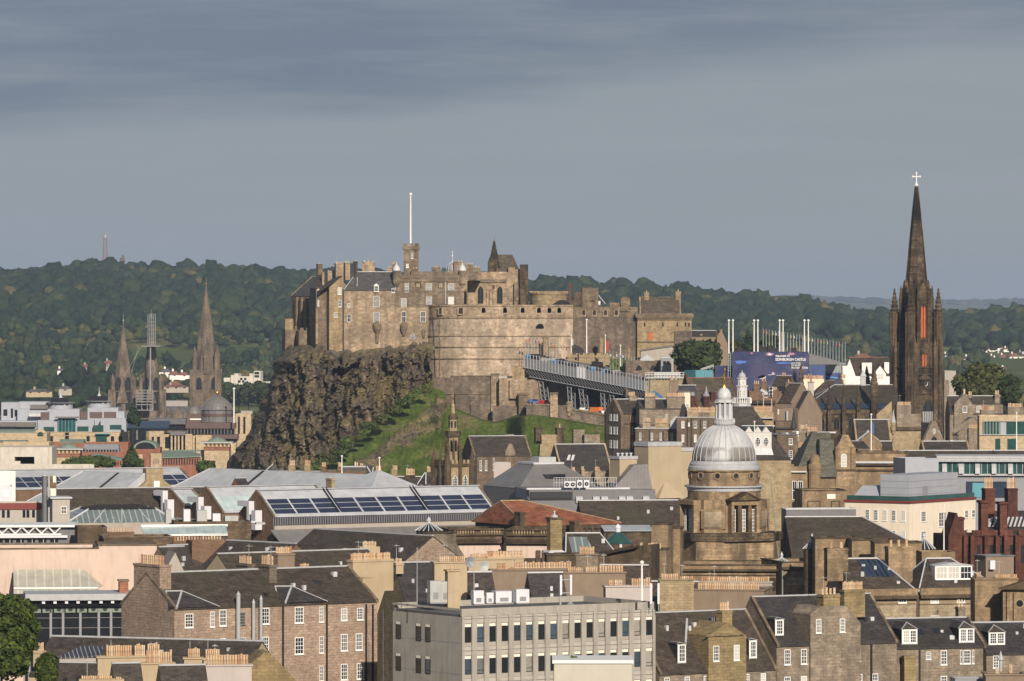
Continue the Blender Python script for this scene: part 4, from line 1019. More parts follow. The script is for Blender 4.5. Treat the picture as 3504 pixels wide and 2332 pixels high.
# ================================================================== far left: cathedral, offices; hill mast; villas
zm(0,780,2.24)
DC=2700
b=B('cathedral','three spired stone cathedral in front of the wooded hill','cathedral',860,DC,0,base=6)
def spire(xc,y,prof,pin,tw,ytw,name,flare=1.0,fin='gold'):
    S=b.s(xc,y);pr=[(max(.06,b.m(h)),b.z(v,S,y)) for v,h in prof]
    W=b.m(tw);zt=b.z(ytw,S,y)
    t=MB().box(S-W,S+W,y-W,y+W,0,zt);t.box(S-W*1.05,S+W*1.05,y-W*1.05,y+W*1.05,zt-.8,zt-.1)
    for a in (-1,1):
        for c in (-1,1):t.box(S+a*W-W*.22,S+a*W+W*.22,y+c*W-W*.22,y+c*W+W*.22,0,zt+.4)
    to=b.put('tower',t,'cathedral_stone')
    sp=b.put('spire',MB().lathe(pr[::-1] if pr[0][1] > pr[-1][1] else pr,8,(S,y,0),math.pi/8),'cathedral_stone')
    z0=pr[-1][1] if pr[0][1] > pr[-1][1] else pr[0][1]
    for k,(dx,dy,h,r) in enumerate(pin):
        b.put('pinnacle',MB().lathe([(r,zt-2),(r,zt+h*.55),(r*1.2,zt+h*.55),(.08,zt+h)],6,(S+dx*W,y+dy*W,0)),'cathedral_stone',to)
    zt2=max(pr[0][1],pr[-1][1])
    b.put('finial',MB().tube((S,y,zt2-.5),(S,y,zt2+5),.22,.1,5).lathe([(.1,0),(.7,.8),(.1,1.8)],6,(S,y,zt2+.6)),fin,sp)
    return S,W,zt
P8=[(-.85,-.85,12.5,1.3),(.85,-.85,12.5,1.3),(-.85,.85,12.5,1.3),(.85,.85,12.5,1.3),(0,-.95,11,1.2)]
S,W,zt=spire(1580,40,[(455,5),(700,42),(900,72),(1088,100)],P8,98,1090,'spire')
for x in (1525,1640):b.win1(b.s(x,40-W),40-W*1.0-.1,b.z(1240,0,40),b.m(44),b.z(1140)-b.z(1240),'gothicdark')
b.put('tower_base',MB().box(S-W*1.25,S+W*1.25,40-W*1.25,40+W*1.25,0,b.z(1262,0,40)),'cathedral_stone')
for xc,p in ((945,[(735,4),(950,38),(1245,80)]),(1160,[(700,4),(950,38),(1245,80)])):
    S,W,zt=spire(xc,0 if xc < 1000 else 4,p,[(-.85,-.85,8.5,1.1),(.85,-.85,8.5,1.1),(.85,.85,8.5,1.1),(0,-.95,8,1.0)],88,1245,'spire',1,'copper_green')
    yy=(0 if xc < 1000 else 4)-W
    for q in (-.42,.42):b.win1(b.s(xc,yy)+q*W,yy-.25,b.z(1400,0,yy),b.m(40),17,'gothicdark')
    b.put('gablet',MB().extr([(-W*.5,0),(W*.5,0),(0,13)],-.6,0),'cathedral_stone').location=(S,yy-.35,b.z(1345,0,yy))
S0,S1=b.s(1045,10),b.s(1640,10);ze,zr=b.z(1480,0,10),b.z(1368,0,18)
b.put('nave',MB().box(S0,S1,10,27,0,ze),'cathedral_stone');b.put('nave_roof',MB().slab([(S0,9,ze),(S1,9,ze),(S1,18.5,zr),(S0,18.5,zr)],.4).slab([(S1,28,ze),(S0,28,ze),(S0,18.5,zr),(S1,18.5,zr)],.4),'far_slate')
for x,w,y in ((1300,22,1392),(1365,42,1372),(1425,24,1392)):S=b.s(x,8);q=b.m(w);b.put('gablet',MB().extr([(S-q,0),(S+q,0),(S+q,ze+2),(S,b.z(y,0,8)),(S-q,ze+2)],7.5,12),'cathedral_stone')
b.put('choir_roof',MB().slab([(b.s(1250,30),29,b.z(1365,0,30)),(b.s(1440,30),29,b.z(1365,0,30)),(b.s(1440,36),36,b.z(1325,0,36)),(b.s(1250,36),36,b.z(1325,0,36))],.4),'lilac_render')
# scaffolding round the second spire
def scaffold(name,label,xs,ys,d,r=.14,decks=True):
    o=bpy.data.objects.new(name,None);COL.objects.link(o);o.location=(wx(xs[0],d),d,0);tag(o,label,'scaffolding')
    X0,X1=0,wx(xs[-1],d)-wx(xs[0],d);zs=[wz(y,d) for y in ys];n=len(xs)
    m=MB()
    for i in range(n):
        for y in (0,3.2):m.tube((X1*i/(n-1),y,zs[-1]),(X1*i/(n-1),y,zs[0]),r,r,4)
    for z in zs:m.tube((0,0,z),(X1,0,z),r,r,4);m.tube((0,3.2,z),(X1,3.2,z),r,r,4)
    m.build('tubes',M('zinc_grey'),o)
    if decks:
        for z in zs[1:]:MB().box(-.3,X1+.3,-.2,3.4,z+.1,z+.3).build('deck',M('zinc_grey'),o)
    return o
scaffold('scaffolding','block of scaffolding decks between the two western spires',[1044,1086,1128,1170],[1245,1270,1292,1314,1336,1358,1400],DC-16)
o=scaffold('scaffolding','open cage of scaffolding round the top of the middle spire',[1132,1146,1160,1174,1190],[662,690,720,750,780,815,850,880,900],DC-10,.10,False)
MB().box(-2.6,wx(1190,DC)-wx(1132,DC)+2.6,-3,14,wz(900,DC)-.6,wz(900,DC)-.2).build('deck',M('zinc_grey'),o)
m=MB()
for k in range(8):m.tube((-3-k*.4,2,wz(900+k*0,DC)-k*0),(-12+k*.8,2,wz(1140,DC)),.06,.06,4) if k in (0,4) else None
m.build('guy_rope',M('galvanised'),o)
MB().tube((wx(1155,DC)-wx(1132,DC),-4,wz(1250,DC)),(wx(1155,DC)-wx(1132,DC),-1.5,wz(905,DC)),.4,.4,6).build('hoist_mast',M('zinc_grey'),o)
# hill mast
o=bpy.data.objects.new('radio_mast',None);COL.objects.link(o);d=6020;o.location=(wx(806,d),d,wz(262,d));tag(o,'tall lattice radio mast standing on the wooded hill skyline','mast')
H=wz(72,d)-wz(262,d);m=MB();w0,w1=2.6,1.5
for sx,sy in ((-1,-1),(1,-1),(1,1),(-1,1)):m.tube((sx*w0,sy*w0,0),(sx*w1,sy*w1,H),.2,.18,4)
for i in range(16):
    z=H*i/16;z2=H*(i+1)/16;a=w0+(w1-w0)*i/16;c=w0+(w1-w0)*(i+1)/16
    for y in (-1,1):m.tube((-a,y*a,z),(c,y*c,z2),.1,.1,4);m.tube((a,y*a,z),(-c,y*c,z2),.1,.1,4)
m.build('lattice',M('far_red_tile'),o);MB().lathe([(2.0,H*.97),(2.0,H),(.4,H+3),(.2,H+8)],8).build('antenna',M('harl_grey'),o)
b=B('hill_tower','small stone tower peeping over the trees near the radio mast','tower',918,6010,0);L=b.s(952)
b.box('wall',0,L,0,8,0,b.z(232),'cathedral_stone');b.px('turret',932,946,212,233,1,6,'cathedral_stone')

# villas under the hill
def villa(label,x0,x1,ye,yr,yb,d,wall='white_render',roof='far_red_tile',group='villas on the far hillside',gab=False,name='villa'):
    b=B(name,label,'house',x0,d,random.choice([-12,8,16,-4]),base=min(wz(yb,d)-2,1e9),group=group)
    L=max(4,b.s(x1));D=9;ze=b.z(ye);zr=b.z(yr,0,4.5)
    b.gable(L,D,ze,max(zr,ze+1.2),wall,roof,(0,0) if gab else (min(3,L*.3),min(3,L*.3)),None,None,.3)
    for i in range(max(1,int(L/4))):
        for f in ((.25,.65) if ze-(wz(yb,d)-b.base) > 4 else (.45,)):
            zb=(wz(yb,d)-b.base);q=L*(i+.5)/max(1,int(L/4));b.win1(q,-.02,zb+(ze-zb)*f,1.4,max(.6,(ze-zb)*.26),'plain')
    b.ch_=b.box('chimney',L*.3,L*.3+1.1,4,5,zr-1,zr+1.6,wall)
    return b
zm(0,780,2.24)
for i,a in enumerate([(1220,1300,1105,1082,1125,3600,'white_render','far_slate','white villa with grey roof just right of the middle cathedral spire'),(1300,1375,1128,1100,1142,3500,'white_render','far_red_tile','white villa with red roof between middle and main spires'),(1375,1452,1130,1108,1145,3510,'white_render','far_red_tile','red roofed villa touching the main spire'),(1290,1390,1200,1178,1220,3300,'cream_render','far_red_tile','red roofed villa in the lower row left of the main spire'),(1255,1445,1222,1205,1240,3250,'harl_grey','far_red_tile','long terrace of villas in trees below the red roofs'),
        (610,680,1070,1050,1085,3900,'harl_grey','far_red_tile','red roofed house on the left among hillside trees'),(785,862,1045,1018,1075,3900,'harl_grey','far_red_tile','red roofed house beside the left cathedral spire'),(200,240,1085,1075,1096,3900,'cream_render','far_slate','tiny grey house high among the left trees'),(200,400,1258,1240,1272,3000,'harl_buff','far_slate','low tan terrace in trees above the silver office'),(450,550,1235,1215,1258,3000,'harl_grey','far_slate','grey roofed house in trees above the silver office'),(440,500,1095,1080,1108,3700,'white_render','far_slate','small white house alone in the left woods')]):
    villa(a[8],*a[:6],a[6],a[7])
# white flats at the foot of the hill, right of the main spire
plainm('flats_render',(.60,.545,.47),.85,0,.08,.4,.15)
b=B('white_flats','cluster of bright white stepped flats under the hill, left of the castle crag','flats',1715,3300,-8,base=wz(1215,3300)-4)
for x0,x1,y0,y1,dp in ((1715,1800,1150,1165,4),(1770,1830,1130,1165,2),(1795,1825,1118,1170,1),(1825,1915,1140,1195,0),(1912,1945,1118,1160,1),(1945,1996,1098,1165,0),(1730,1800,1190,1205,-4),(1940,2070,1180,1205,-2)):b.px('wing',x0,x1,y0,None,dp,dp+9,'flats_render')
for x,y in ((1850,1160),(1880,1160),(1960,1115),(1978,1115),(1960,1140),(1978,1140),(1835,1180),(1865,1180)):b.win1(b.s(x),-.03,b.z(y+8),1.5,1.5,'plain')
for k,(x,w,yt) in enumerate(((1740,130,1175),(1830,120,1200),(1905,140,1180),(1985,130,1170),(2050,120,1190),(1700,90,1190))):tree('broad_tree','dark broad tree in the belt below the white stepped flats',x,3190-k*12,yt,1360,w,'leaf_dark',700,1.4,'round',base=10,group='trees below the white flats')
zm(3100,1180,4.9)
VR=[(655,720,185,150,215,4500),(720,790,215,190,262,4480),(958,1095,240,195,280,4400),(1200,1290,95,60,140,4700),(1235,1400,75,30,110,4750),(1400,1480,90,50,130,4700),(1480,1640,55,25,110,4750),(1640,1780,80,55,130,4700),(1150,1210,180,160,210,4600),(1205,1350,205,170,240,4550),(1460,1560,245,215,330,4500),(1560,1740,215,170,290,4500),(1740,1935,200,150,310,4480),(1930,1985,200,150,270,4500),(1900,1985,150,115,180,4650),(1400,1480,215,185,250,4550),(1845,1950,40,10,80,4800),(1600,1700,400,380,440,4200),(1300,1400,160,135,190,4650),(1500,1600,165,140,200,4620)]
for i,v in enumerate(VR):villa('white walled red roofed villa in the rows on the right hillside',*v,roof=random.choice(['far_red_tile','far_red_tile','far_slate']))
for o in [q for q in COL.objects if q.name.startswith('villa') and q.get('label','').startswith('white walled red')]:o['label']='white walled villa in the terraced rows on the right hillside'
b=block('grey_house','pale gabled wall just right of the black spire',650,440,2500,0,840,10,'harl_grey','house',base=10)
villa('pale flat fronted block above the big right tree',1470,1580,440,385,500,2600,'white_render','far_slate')
villa('white boxy house right of the big round tree',1580,1670,520,465,560,2580,'white_render','far_slate')
zm(2700,560,2.24)
villa('red roofed house left of the black spire',490,650,1495,1462,1540,2500,'harl_grey','far_red_tile')
# ================================================================== mid left: silver office, bronze office, courts, car park
zm(0,1340,4.356)
d=1900
b=B('silver_office','silver grey clad office with two round pavilions under thin cone topped roofs','office building',20,d,0,base=4)
L=b.s(1890);Dp=30
for x0,x1,y0,dp,D,m in ((20,280,165,14,12,'grey_cladding'),(280,715,155,16,12,'grey_cladding'),(260,740,262,10,10,'grey_cladding'),(735,1185,265,6,16,'grey_cladding'),(-90,560,440,4,10,'grey_cladding'),(560,870,430,2,12,'grey_cladding'),(1130,1400,425,2,12,'grey_cladding'),(870,1130,385,3,14,'grey_cladding'),(1305,1760,245,6,14,'grey_cladding'),(1500,1880,402,1,12,'grey_cladding'),(1730,1855,300,5,12,'grey_cladding')):
    b.px('wing',x0,x1,y0,None,dp,dp+D,m)
for x,w,y in ((905,185,160),(1478,180,135)):
    S=b.s(x,14);R=b.m(w);z=b.z(y,0,14);zb=b.z(y+105,0,14)
    o=b.put('pavilion',MB().lathe([(R*.98,zb-1),(R*.98,z-.8),(R*.99,z-.6)],28,(S,14,0)),'grey_cladding',None,False)
    b.put('pavilion_roof',MB().lathe([(R*1.18,z-.35),(R*1.2,z-.1),(R*.6,z+.05),(.1,z+.06)],28,(S,14,0)),'zinc_grey',o)
    b.put('cone',MB().lathe([(b.m(64),z+.05),(b.m(52),z+b.m(30)),(b.m(26),z+b.m(72)),(.14,z+b.m(115)),(.07,z+b.m(200))],20,(S,14,0)),'lead_pale',o,True)
    for q in (-.55,-.2,.5,.12):b.win1(S+q*R,14-R*math.sqrt(1-q*q)-.05,zb+1.6,1.9,2.6,'plain','f',o)
b.px('barrel_roof',450,712,205,262,9,16,'copper_dark')
for x,w,y0,y1 in ((80,60,268,365),(178,34,255,395),(238,42,275,375),(730,160,530,600),(1235,170,522,598),(1725,175,500,570)):
    off={80:14,178:14,238:14,730:2,1235:2,1725:1}[x];q=b.s(x,off);b.box('window_band',q-b.m(w)/2,q+b.m(w)/2,off-.06,off,b.z(y1,q,off),b.z(y0,q,off),'dark_glass' if off > 9 else 'green_glass')
for x0,x1,y0,y1 in ((1335,1525,308,400),(1548,1725,305,400),(605,735,315,425),(1195,1305,300,405)):b.px('loggia',x0,x1,y0,y1,5.9 if x0 > 1300 or x0==605 else 5.5,6.2 if x0 != 605 else 9.9,'dark_brown_panel')
b.px('glazed_bay',862,1128,400,605,1.2,3,'green_glass');b.px('bay_canopy',820,1160,380,400,-.5,4,'lead_dark')
for i in range(6):x=870+i*50;b.px('mullion',x,x+7,400,605,1.0,1.2,'teal_paint')
b.px('terrace_roof',0,520,462,530,0,4,'copper_dark');b.px('terrace_band',0,230,525,560,0,3.9,'dark_glass');b.px('bay',1390,1540,505,592,-.5,2,'green_glass')
b.px('skylight',430,610,330,375,6,9,'lead_pale')
b2=b
b=block('cream_stone_base','cream stone lower storeys under the silver office with green glass doors',655,612,1896,0,1900,10,'court_buff','office building',base=4,wins=[([765,1313,1676,1798],50,670,745,'plain')],cope='court_buff')
b.px('entrance_glass',1430,1592,640,790,-.6,0,'green_glass');b.px('entrance_canopy',1420,1640,628,640,-2,0,'teal_paint');b.px('stair_slot',968,1028,612,720,-.05,0,'dark_glass');b.px('string_course',660,1425,655,662,-.2,0,'harl_buff')
b=block('vaulted_hall','cream hall with a long green barrel roof and arched end gable, below the silver office',-60,620,1840,0,700,14,'court_buff','hall',base=4)
m=MB();L2=b.s(550)
m.extx([(1+6.0*(1-math.cos(a)),b.H-.3+b.m(62)*math.sin(a)) for a in [math.pi*i/12 for i in range(13)]],-2,L2);b.put('barrel_roof',m,'copper_green')
S=b.s(603);q=b.m(82)
b.put('arched_gable',MB().extr([(S-q,b.H)]+[(S+q*math.cos(a),b.H+b.m(60)*math.sin(a)) for a in [math.pi*i/10 for i in range(11)]][::1],-.3,.5),'court_buff');b.put('arched_window',MB().extr([(S+q*.55*math.cos(a),b.H-1+b.m(62)*math.sin(a)) for a in [math.pi*i/10 for i in range(11)]],-.4,-.3),'green_glass')
# blue glass atrium between the two offices
b=block('glass_atrium','blue roofed glass atrium with a pointed bay between the silver and bronze offices',1888,545,1905,0,2178,16,'dark_glass','building',base=4)
L2=b.s(2178);b.put('roof_glazing',MB().slab([(-1,-.3,b.H+.1),(L2+8,-.3,b.H+.1),(L2+8,10,b.z(440,0,10)),(-1,10,b.z(440,0,10))],.3),'blue_glass');b.px('corner_frame',2030,2055,580,725,-.4,0,'lead_dark')
# bronze office with dome
zm(450,1340,4.356)
b=B('bronze_office','bronze banded office with a big ribbed dome and cream stone base','office building',120,1950,0,base=4)
S=b.s(1275,14)
pr=[(b.m(w),b.z(y,0,14)) for y,w in ((275,248),(265,235),(230,222),(180,195),(130,145),(90,88),(68,40),(62,6))]
b.put('drum',MB().lathe([(b.m(232),0),(b.m(232),b.z(278,0,14))],16,(S,14,0)),'lead_dark');o=b.put('dome',MB().lathe(pr,24,(S,14,0)),'copper_roof',None,False)
m=MB()
for i in range(24):
    a=2*math.pi*i/24
    for (r0,z0),(r1,z1) in zip(pr,pr[1:]):m.tube((S+r0*math.cos(a),14+r0*math.sin(a),z0),(S+r1*math.cos(a),14+r1*math.sin(a),z1),.12,.12,4)
b.put('dome_ribs',m,'lead_dark',o);b.put('finial_ball',MB().lathe([(.05,0),(.5,.4),(.75,1.0),(.5,1.6),(.05,2)],12,(S,14,pr[-1][1])),'gold',o,True)
def ring(y0,y1,w,mat,name):b.put(name,MB().lathe([(b.m(w),b.z(y1,0,14)),(b.m(w),b.z(y0,0,14))],16,(S,14,0)),mat)
ring(330,372,240,'dark_brown_panel','band');ring(372,462,225,'dark_glass','window_band')
for i in range(26):a=2*math.pi*i/26;b.put('mullion',MB().box(S+b.m(232)*math.cos(a)-.12,S+b.m(232)*math.cos(a)+.12,14+b.m(232)*math.sin(a)-.12,14+b.m(232)*math.sin(a)+.12,b.z(462,0,14),b.z(372,0,14)),'lead_dark')
b.px('band',805,1545,470,555,0,24,'dark_brown_panel');b.px('window_band',825,1540,555,640,.6,24,'dark_glass');b.px('lower_band',1200,1580,645,708,-1.2,20,'dark_brown_panel')
for i in range(15):x=830+i*50;b.put('mullion',MB().box(b.s(x),b.s(x+10),.35,.6,b.z(640),b.z(555)),'lead_dark')
S2=b.s(930,12);b.put('small_dome',MB().lathe([(b.m(115),b.z(338,0,12)),(b.m(95),b.z(290,0,12)),(b.m(60),b.z(235,0,12)),(b.m(20),b.z(222,0,12))],12,(S2,12,0)),'copper_roof');b.px('small_drum',820,1040,338,480,4,20,'dark_brown_panel')
b.px('attic',240,820,480,585,2,20,'dark_glass');b.put('attic_roof',MB().frus(b.s(215),b.s(800),.8,22,b.z(492),b.s(250),b.s(800),6,20,b.z(408,0,6)),'zinc_roof')
b.px('stone_base',130,1560,640,None,1.5,20,'court_buff');b.px('stone_bay',255,480,595,None,.2,2,'court_buff');b.px('stone_bay',135,235,585,None,1,2,'court_buff')
for x0,x1,y0,y1 in ((300,335,675,760),(380,425,675,810),(500,580,680,850),(180,215,665,735),(845,875,720,870),(1020,1055,735,890),(1100,1145,730,760),(1405,1545,725,770)):off=.2 if 255 < x0 < 480 else (1 if x0 < 235 else 1.5);b.px('tall_window',x0,x1,y0,y1,off-.06,off,'dark_glass')
for x in (585,640,690,745):b.px('column',x,x+26,655,None,-1.5,-.2,'court_buff')
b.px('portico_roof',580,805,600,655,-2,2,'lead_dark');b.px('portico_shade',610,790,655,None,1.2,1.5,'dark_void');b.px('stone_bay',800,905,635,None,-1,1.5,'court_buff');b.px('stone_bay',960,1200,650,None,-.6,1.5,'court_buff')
b.px('white_fascia',870,1036,405,425,3.8,4,'white_paint')
b=block('stone_stair_tower','cream stone tower with two tall dark slots beside the crag',1548,335,1960,0,1780,14,'court_buff','tower',base=4)
for x in (1600,1682):b.px('slot',x-16,x+16,378,632,-.06,0,'dark_glass')
b.px('roof_hut',1630,1800,292,335,3,10,'harl_grey')
flag_pole('flagpole','slim white flagpole right of the bronze dome',1527,-30,470,1945,.30,'mast_white',None)
# red and buff law courts
b=B('red_court','red and buff court building with green metal roofs and a long slotted wing','court building',60,1790,0,base=4)
b.px('wing',440,1140,985,None,0,12,'court_red')
m=MB();S0,S1=b.s(430),b.s(1150)
b.put('wing_roof',MB().add([(S0,-.6,b.z(985)),(S1,-.6,b.z(962)),(S1-6,12,b.z(900,0,12)),(S0+22,14,b.z(858,0,14)),(S0,13,b.z(880,0,13)),(S0,-.6,b.z(998)),(S1,-.6,b.z(975))],[(0,1,2,3,4),(5,6,1,0)]),'copper_green')
for i in range(17):x=470+i*39;b.px('slot',x,x+17,1000,1095,-.06,0,'dark_glass')
b.px('buff_block',285,448,925,None,-1,8,'court_buff');b.px('red_pier',60,425,840,None,.5,12,'court_red');b.px('buff_panel',95,165,940,None,.2,.5,'court_buff')
S=b.s(205,.3);q=b.m(178);zz=b.z(850)
b.put('arched_roof',MB().extr([(S+q*math.cos(a),zz+b.m(110)*math.sin(a)) for a in [math.pi*i/14 for i in range(15)]],.2,14),'copper_green');b.put('arched_window',MB().extr([(S+q*.82*math.cos(a),zz+b.m(92)*math.sin(a)) for a in [math.pi*i/14 for i in range(15)]],.05,.2),'dark_glass')
for i in range(4):b.px('slot',322+i*26,332+i*26,1005,1085,-1.06,-1,'dark_brown_panel')
def drumtower(label,x0,x1,ytop,yeave,yb,yred,d,lab2=None):
    b=B('corner_pavilion',label,'tower',x0,d,0,base=4);L=b.s(x1)
    b.box('wall',.6,L-.6,.6,L-.6,0,b.z(yeave)+.0,'court_buff');b.box('red_band',.45,L-.45,.45,L-.45,b.z(yred),b.z(yeave)-.6,'court_red')
    b.put('eaves',MB().box(-.6,L+.6,-.6,L+.6,b.z(yeave)-.2+.2,b.z(yeave)+.45),'plant_grey')
    b.put('cone_roof',MB().lathe([(L*.36,0),(L*.27,b.m(35)),(.15,b.m(75))],16,(L/2,L/2,b.z(yeave)+.45)),'copper_green')
    for i in range(7):b.put('bracket',MB().box(L*(i+.25)/7,L*(i+.75)/7,.0,.45,b.z(yeave)-1.2,b.z(yeave)-.05),'court_buff')
drumtower('square red banded pavilion with green cone roof at the foot of the crag',1055,1480,690,775,1050,880,1740)
b=block('pavilion_base','buff stone wall under the crag foot right of the slotted court wing',1030,885,1745,0,1460,10,'court_buff','building',base=4)
zm(0,1340,4.356)
drumtower('square red banded pavilion with green cone roof above the concrete car park',790,1210,790,872,1060,985,1720)
b=block('red_hall','red walled hall with low green vaulted roofs behind the left conical tree',740,770,1800,0,1910,14,'court_red','hall',base=4)
for x0,x1,y0 in ((880,1240,712),(-40,380,725)):b.put('vault_roof',MB().extx([(0,b.z(770)),(2,b.z((770+y0)/2)),(5,b.z(y0,0,5)),(9,b.z(y0,0,9)),(13,b.z(775,0,13))],b.s(x0),b.s(x1)),'copper_green')
b=block('long_dormer_range','low red range with a lead mansard roof and row of small dark windows',1215,900,1770,0,1880,10,'court_red','building',base=4)
b.put('mansard',MB().frus(b.s(1225),b.s(1770),.5,9,b.H,b.s(1240),b.s(1755),4,8,b.z(790,0,4)),'zinc_grey')
for i in range(12):x=1240+i*44;b.px('window',x,x+26,868,898,.3,3,'dark_glass')
b=house('court_lodge','low buff building with a shallow green roof behind the leafy trees',1200,1028,1735,0,1840,14,930,'court_red','copper_green','building',base=4,hip=(5,9),ridge=None)
for i in range(6):x=1600+i*38;b.px('slot',x,x+14,1045,1100,-.06,0,'dark_glass')
b=block('stone_terrace','tan stone terrace with dark planting gaps behind the concrete block',-30,765,1600,0,730,14,'court_buff','building',base=4)
m=0
# concrete car park block
b=B('concrete_block','big weathered pale concrete block with one dark rectangular opening','building',-40,1150,0,base=2)
S0,S1=b.s(-40),b.s(775);h0,h1=b.s(218),b.s(512)
z0,z1,zt=b.z(1085),b.z(975),b.z(832)
b.put('wall',MB().box(S0,h0,0,12,0,zt).box(h1,S1,0,12,0,zt).box(h0,h1,0,12,z1,zt).box(h0,h1,0,12,0,z0),'car_park_concrete');b.box('back_wall',h0-.1,h1+.1,6,6.4,z0-1,z1+1,'dark_void');b.px('inner_ledge',220,300,1040,1085,.3,2,'car_park_concrete')
b=block('concrete_wall','long streaked concrete parapet wall below the concrete block',-40,1100,1140,4,1402,6,'car_park_concrete','wall',base=2)
# trees here
zm(0,1340,4.356)
tree('conical_tree','dark conical tree in front of the red court arch',1965,1400,820,1150,300,'leaf_dark',2200,.42,'cone',base=8)
tree('shrub_tree','low round bush at the foot of the conical tree',2080,1395,1010,1150,150,'leaf_mid',900,.4,'round',base=8)
tree('broad_tree','wide spreading tree between the car park wall and the conical tree',1300,1350,955,1150,800,'leaf_mid',3200,.45,'flat',base=6)
tree('cypress','tall dark cypress against the cathedral',1985,1880,175,440,200,'leaf_conifer',1600,.5,'cone',base=4)
zm(450,1340,4.356)
tree('broad_tree','wide green tree at the foot of the crag beside the glass roofs',1120,1300,1040,1230,330,'leaf_mid',2000,.45,'round',base=6)
# ================================================================== grandstand and esplanade
zm(1760,1080,4.356)
A,E=P(140,765,1655),P(1935,1110,1628)
gs=bpy.data.objects.new('grandstand',None);COL.objects.link(gs);gs.location=(A.x,A.y,A.z);ga=math.atan2(E.y-A.y,E.x-A.x);gs.rotation_euler=(0,0,ga)
tag(gs,'long temporary grandstand on scaffolding jutting out over the castle slope','grandstand')
GL=math.hypot(E.x-A.x,E.y-A.y);gk=(E.z-A.z)/GL;PH=2.9
def gp(s,y,h):return (s,y,gk*s+h)
def gbox(name,s0,s1,y0,y1,h0,h1,mat,parent=gs):
    m=MB();m.add([gp(s0,y0,h0),gp(s1,y0,h0),gp(s1,y1,h0),gp(s0,y1,h0),gp(s0,y0,h1),gp(s1,y0,h1),gp(s1,y1,h1),gp(s0,y1,h1)],[(0,3,2,1),(4,5,6,7),(0,1,5,4),(1,2,6,5),(2,3,7,6),(3,0,4,7)])
    return m.build(name,M(mat),parent)
NP=40
def gs_of(x):                                     # distance along the stand of a photo column
    k=(uu(x)-U0)/F;return (k*A.y-A.x)/(math.cos(ga)-k*math.sin(ga))
PX=[150+i*46 for i in range(NP)]
for i in range(NP-1):
    if 17 <= i <= 19:continue
    s0,s1=gs_of(PX[i]),gs_of(PX[i+1]);gbox('back_panel',s0+.12,s1-.12,0,.12,0,PH,'stand_panel')
gbox('link_panel',gs_of(PX[17])+.1,gs_of(PX[20])-.4,.1,.3,-.1,PH+.3,'plant_white')
for i in range(NP):
    s=gs_of(PX[i]);MB().tube(gp(s,-.12,-.3),gp(s,-.12,PH+1.3),.12,.12,6).build('post',M('galvanised'),gs)
for i in range(NP-1):
    s0,s1=gs_of(PX[i]),gs_of(PX[i+1]);m=MB()
    m.tube(gp(s0,-.1,-.2),gp((s0+s1)/2+.4,2.2,-2.9),.09,.09,5);m.tube(gp(s1,-.1,-.2),gp((s0+s1)/2+.4,2.2,-2.9),.09,.09,5);m.build('strut',M('zinc_grey'),gs)
gbox('bottom_chord',0,GL,-.15,.05,-.25,-.05,'galvanised');gbox('lower_chord',.5,GL,2.1,2.35,-3.1,-2.9,'galvanised')
m=MB();m.add([gp(0,.2,-.1),gp(GL,.2,-.1),gp(GL,2.3,-2.85),gp(.5,2.3,-2.85)],[(0,1,2,3)]);o=m.build('underside_shade',M('dark_void'),gs);o.location.y=.15  # near-black sheet behind the struts paints the shade under the panels
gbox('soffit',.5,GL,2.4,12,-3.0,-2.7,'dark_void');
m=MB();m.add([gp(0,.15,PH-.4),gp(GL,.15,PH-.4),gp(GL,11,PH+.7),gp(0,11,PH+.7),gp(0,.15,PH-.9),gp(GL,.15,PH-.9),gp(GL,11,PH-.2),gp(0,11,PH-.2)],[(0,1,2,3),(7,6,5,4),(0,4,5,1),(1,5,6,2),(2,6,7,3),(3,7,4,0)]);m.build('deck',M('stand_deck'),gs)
gbox('shade_sheet',gs_of(520),GL-1,9,9.3,-22,-2.9,'dark_void')  # black sheet added to give the deep shade beneath the stand
for i in range(56):                                # blue and dark seat blocks along the back row
    s=GL*(i+.5)/56+random.uniform(-.6,.6)
    if random.random() < .85:gbox('seat_block',s-.8,s+random.uniform(.2,.9),random.choice([1.0,2.0,4.0]),5,PH-.2,PH+random.uniform(.5,1.3),random.choice(['blue_tarp','felt_black','lead_dark','felt_black','plant_grey']))
gbox('rail',0,GL,.1,.16,PH+1.0,PH+1.1,'galvanised');gbox('rail',GL*.52,GL,9,9.1,PH+2.2,PH+2.3,'galvanised')
gbox('equipment',GL*.52,GL*.57,3,6,PH,PH+2.4,'felt_black');gbox('end_screen',GL+.1,GL+4.5,.2,8,-1.8,PH-.2,'harl_grey')
for x0,x1 in ((870,975),(700,760),(1330,1440),(1200,1240),(270,390)):   # lattice legs
    s0,s1=gs_of(x0),gs_of(x1);m=MB();H=-13 if x0 > 300 else -12
    for y in (3,5):
        m.tube(gp(s0,y,-2.9),gp(s0+(s1-s0)*.6,y,H),.12,.12,5);m.tube(gp(s0+1.6,y,-2.9),gp(s1+.2,y,H),.12,.12,5)
        for k in range(6):
            f=k/6;g=(k+1)/6;m.tube(gp(s0+(s1-s0)*.6*f,y,-2.9+(H+2.9)*f),gp(s0+1.6+(s1-s0-1.4)*g,y,-2.9+(H+2.9)*g),.07,.07,4);m.tube(gp(s0+1.6+(s1-s0-1.4)*f,y,-2.9+(H+2.9)*f),gp(s0+(s1-s0)*.6*g,y,-2.9+(H+2.9)*g),.07,.07,4)
    m.build('scaffold_leg',M('zinc_grey'),gs)
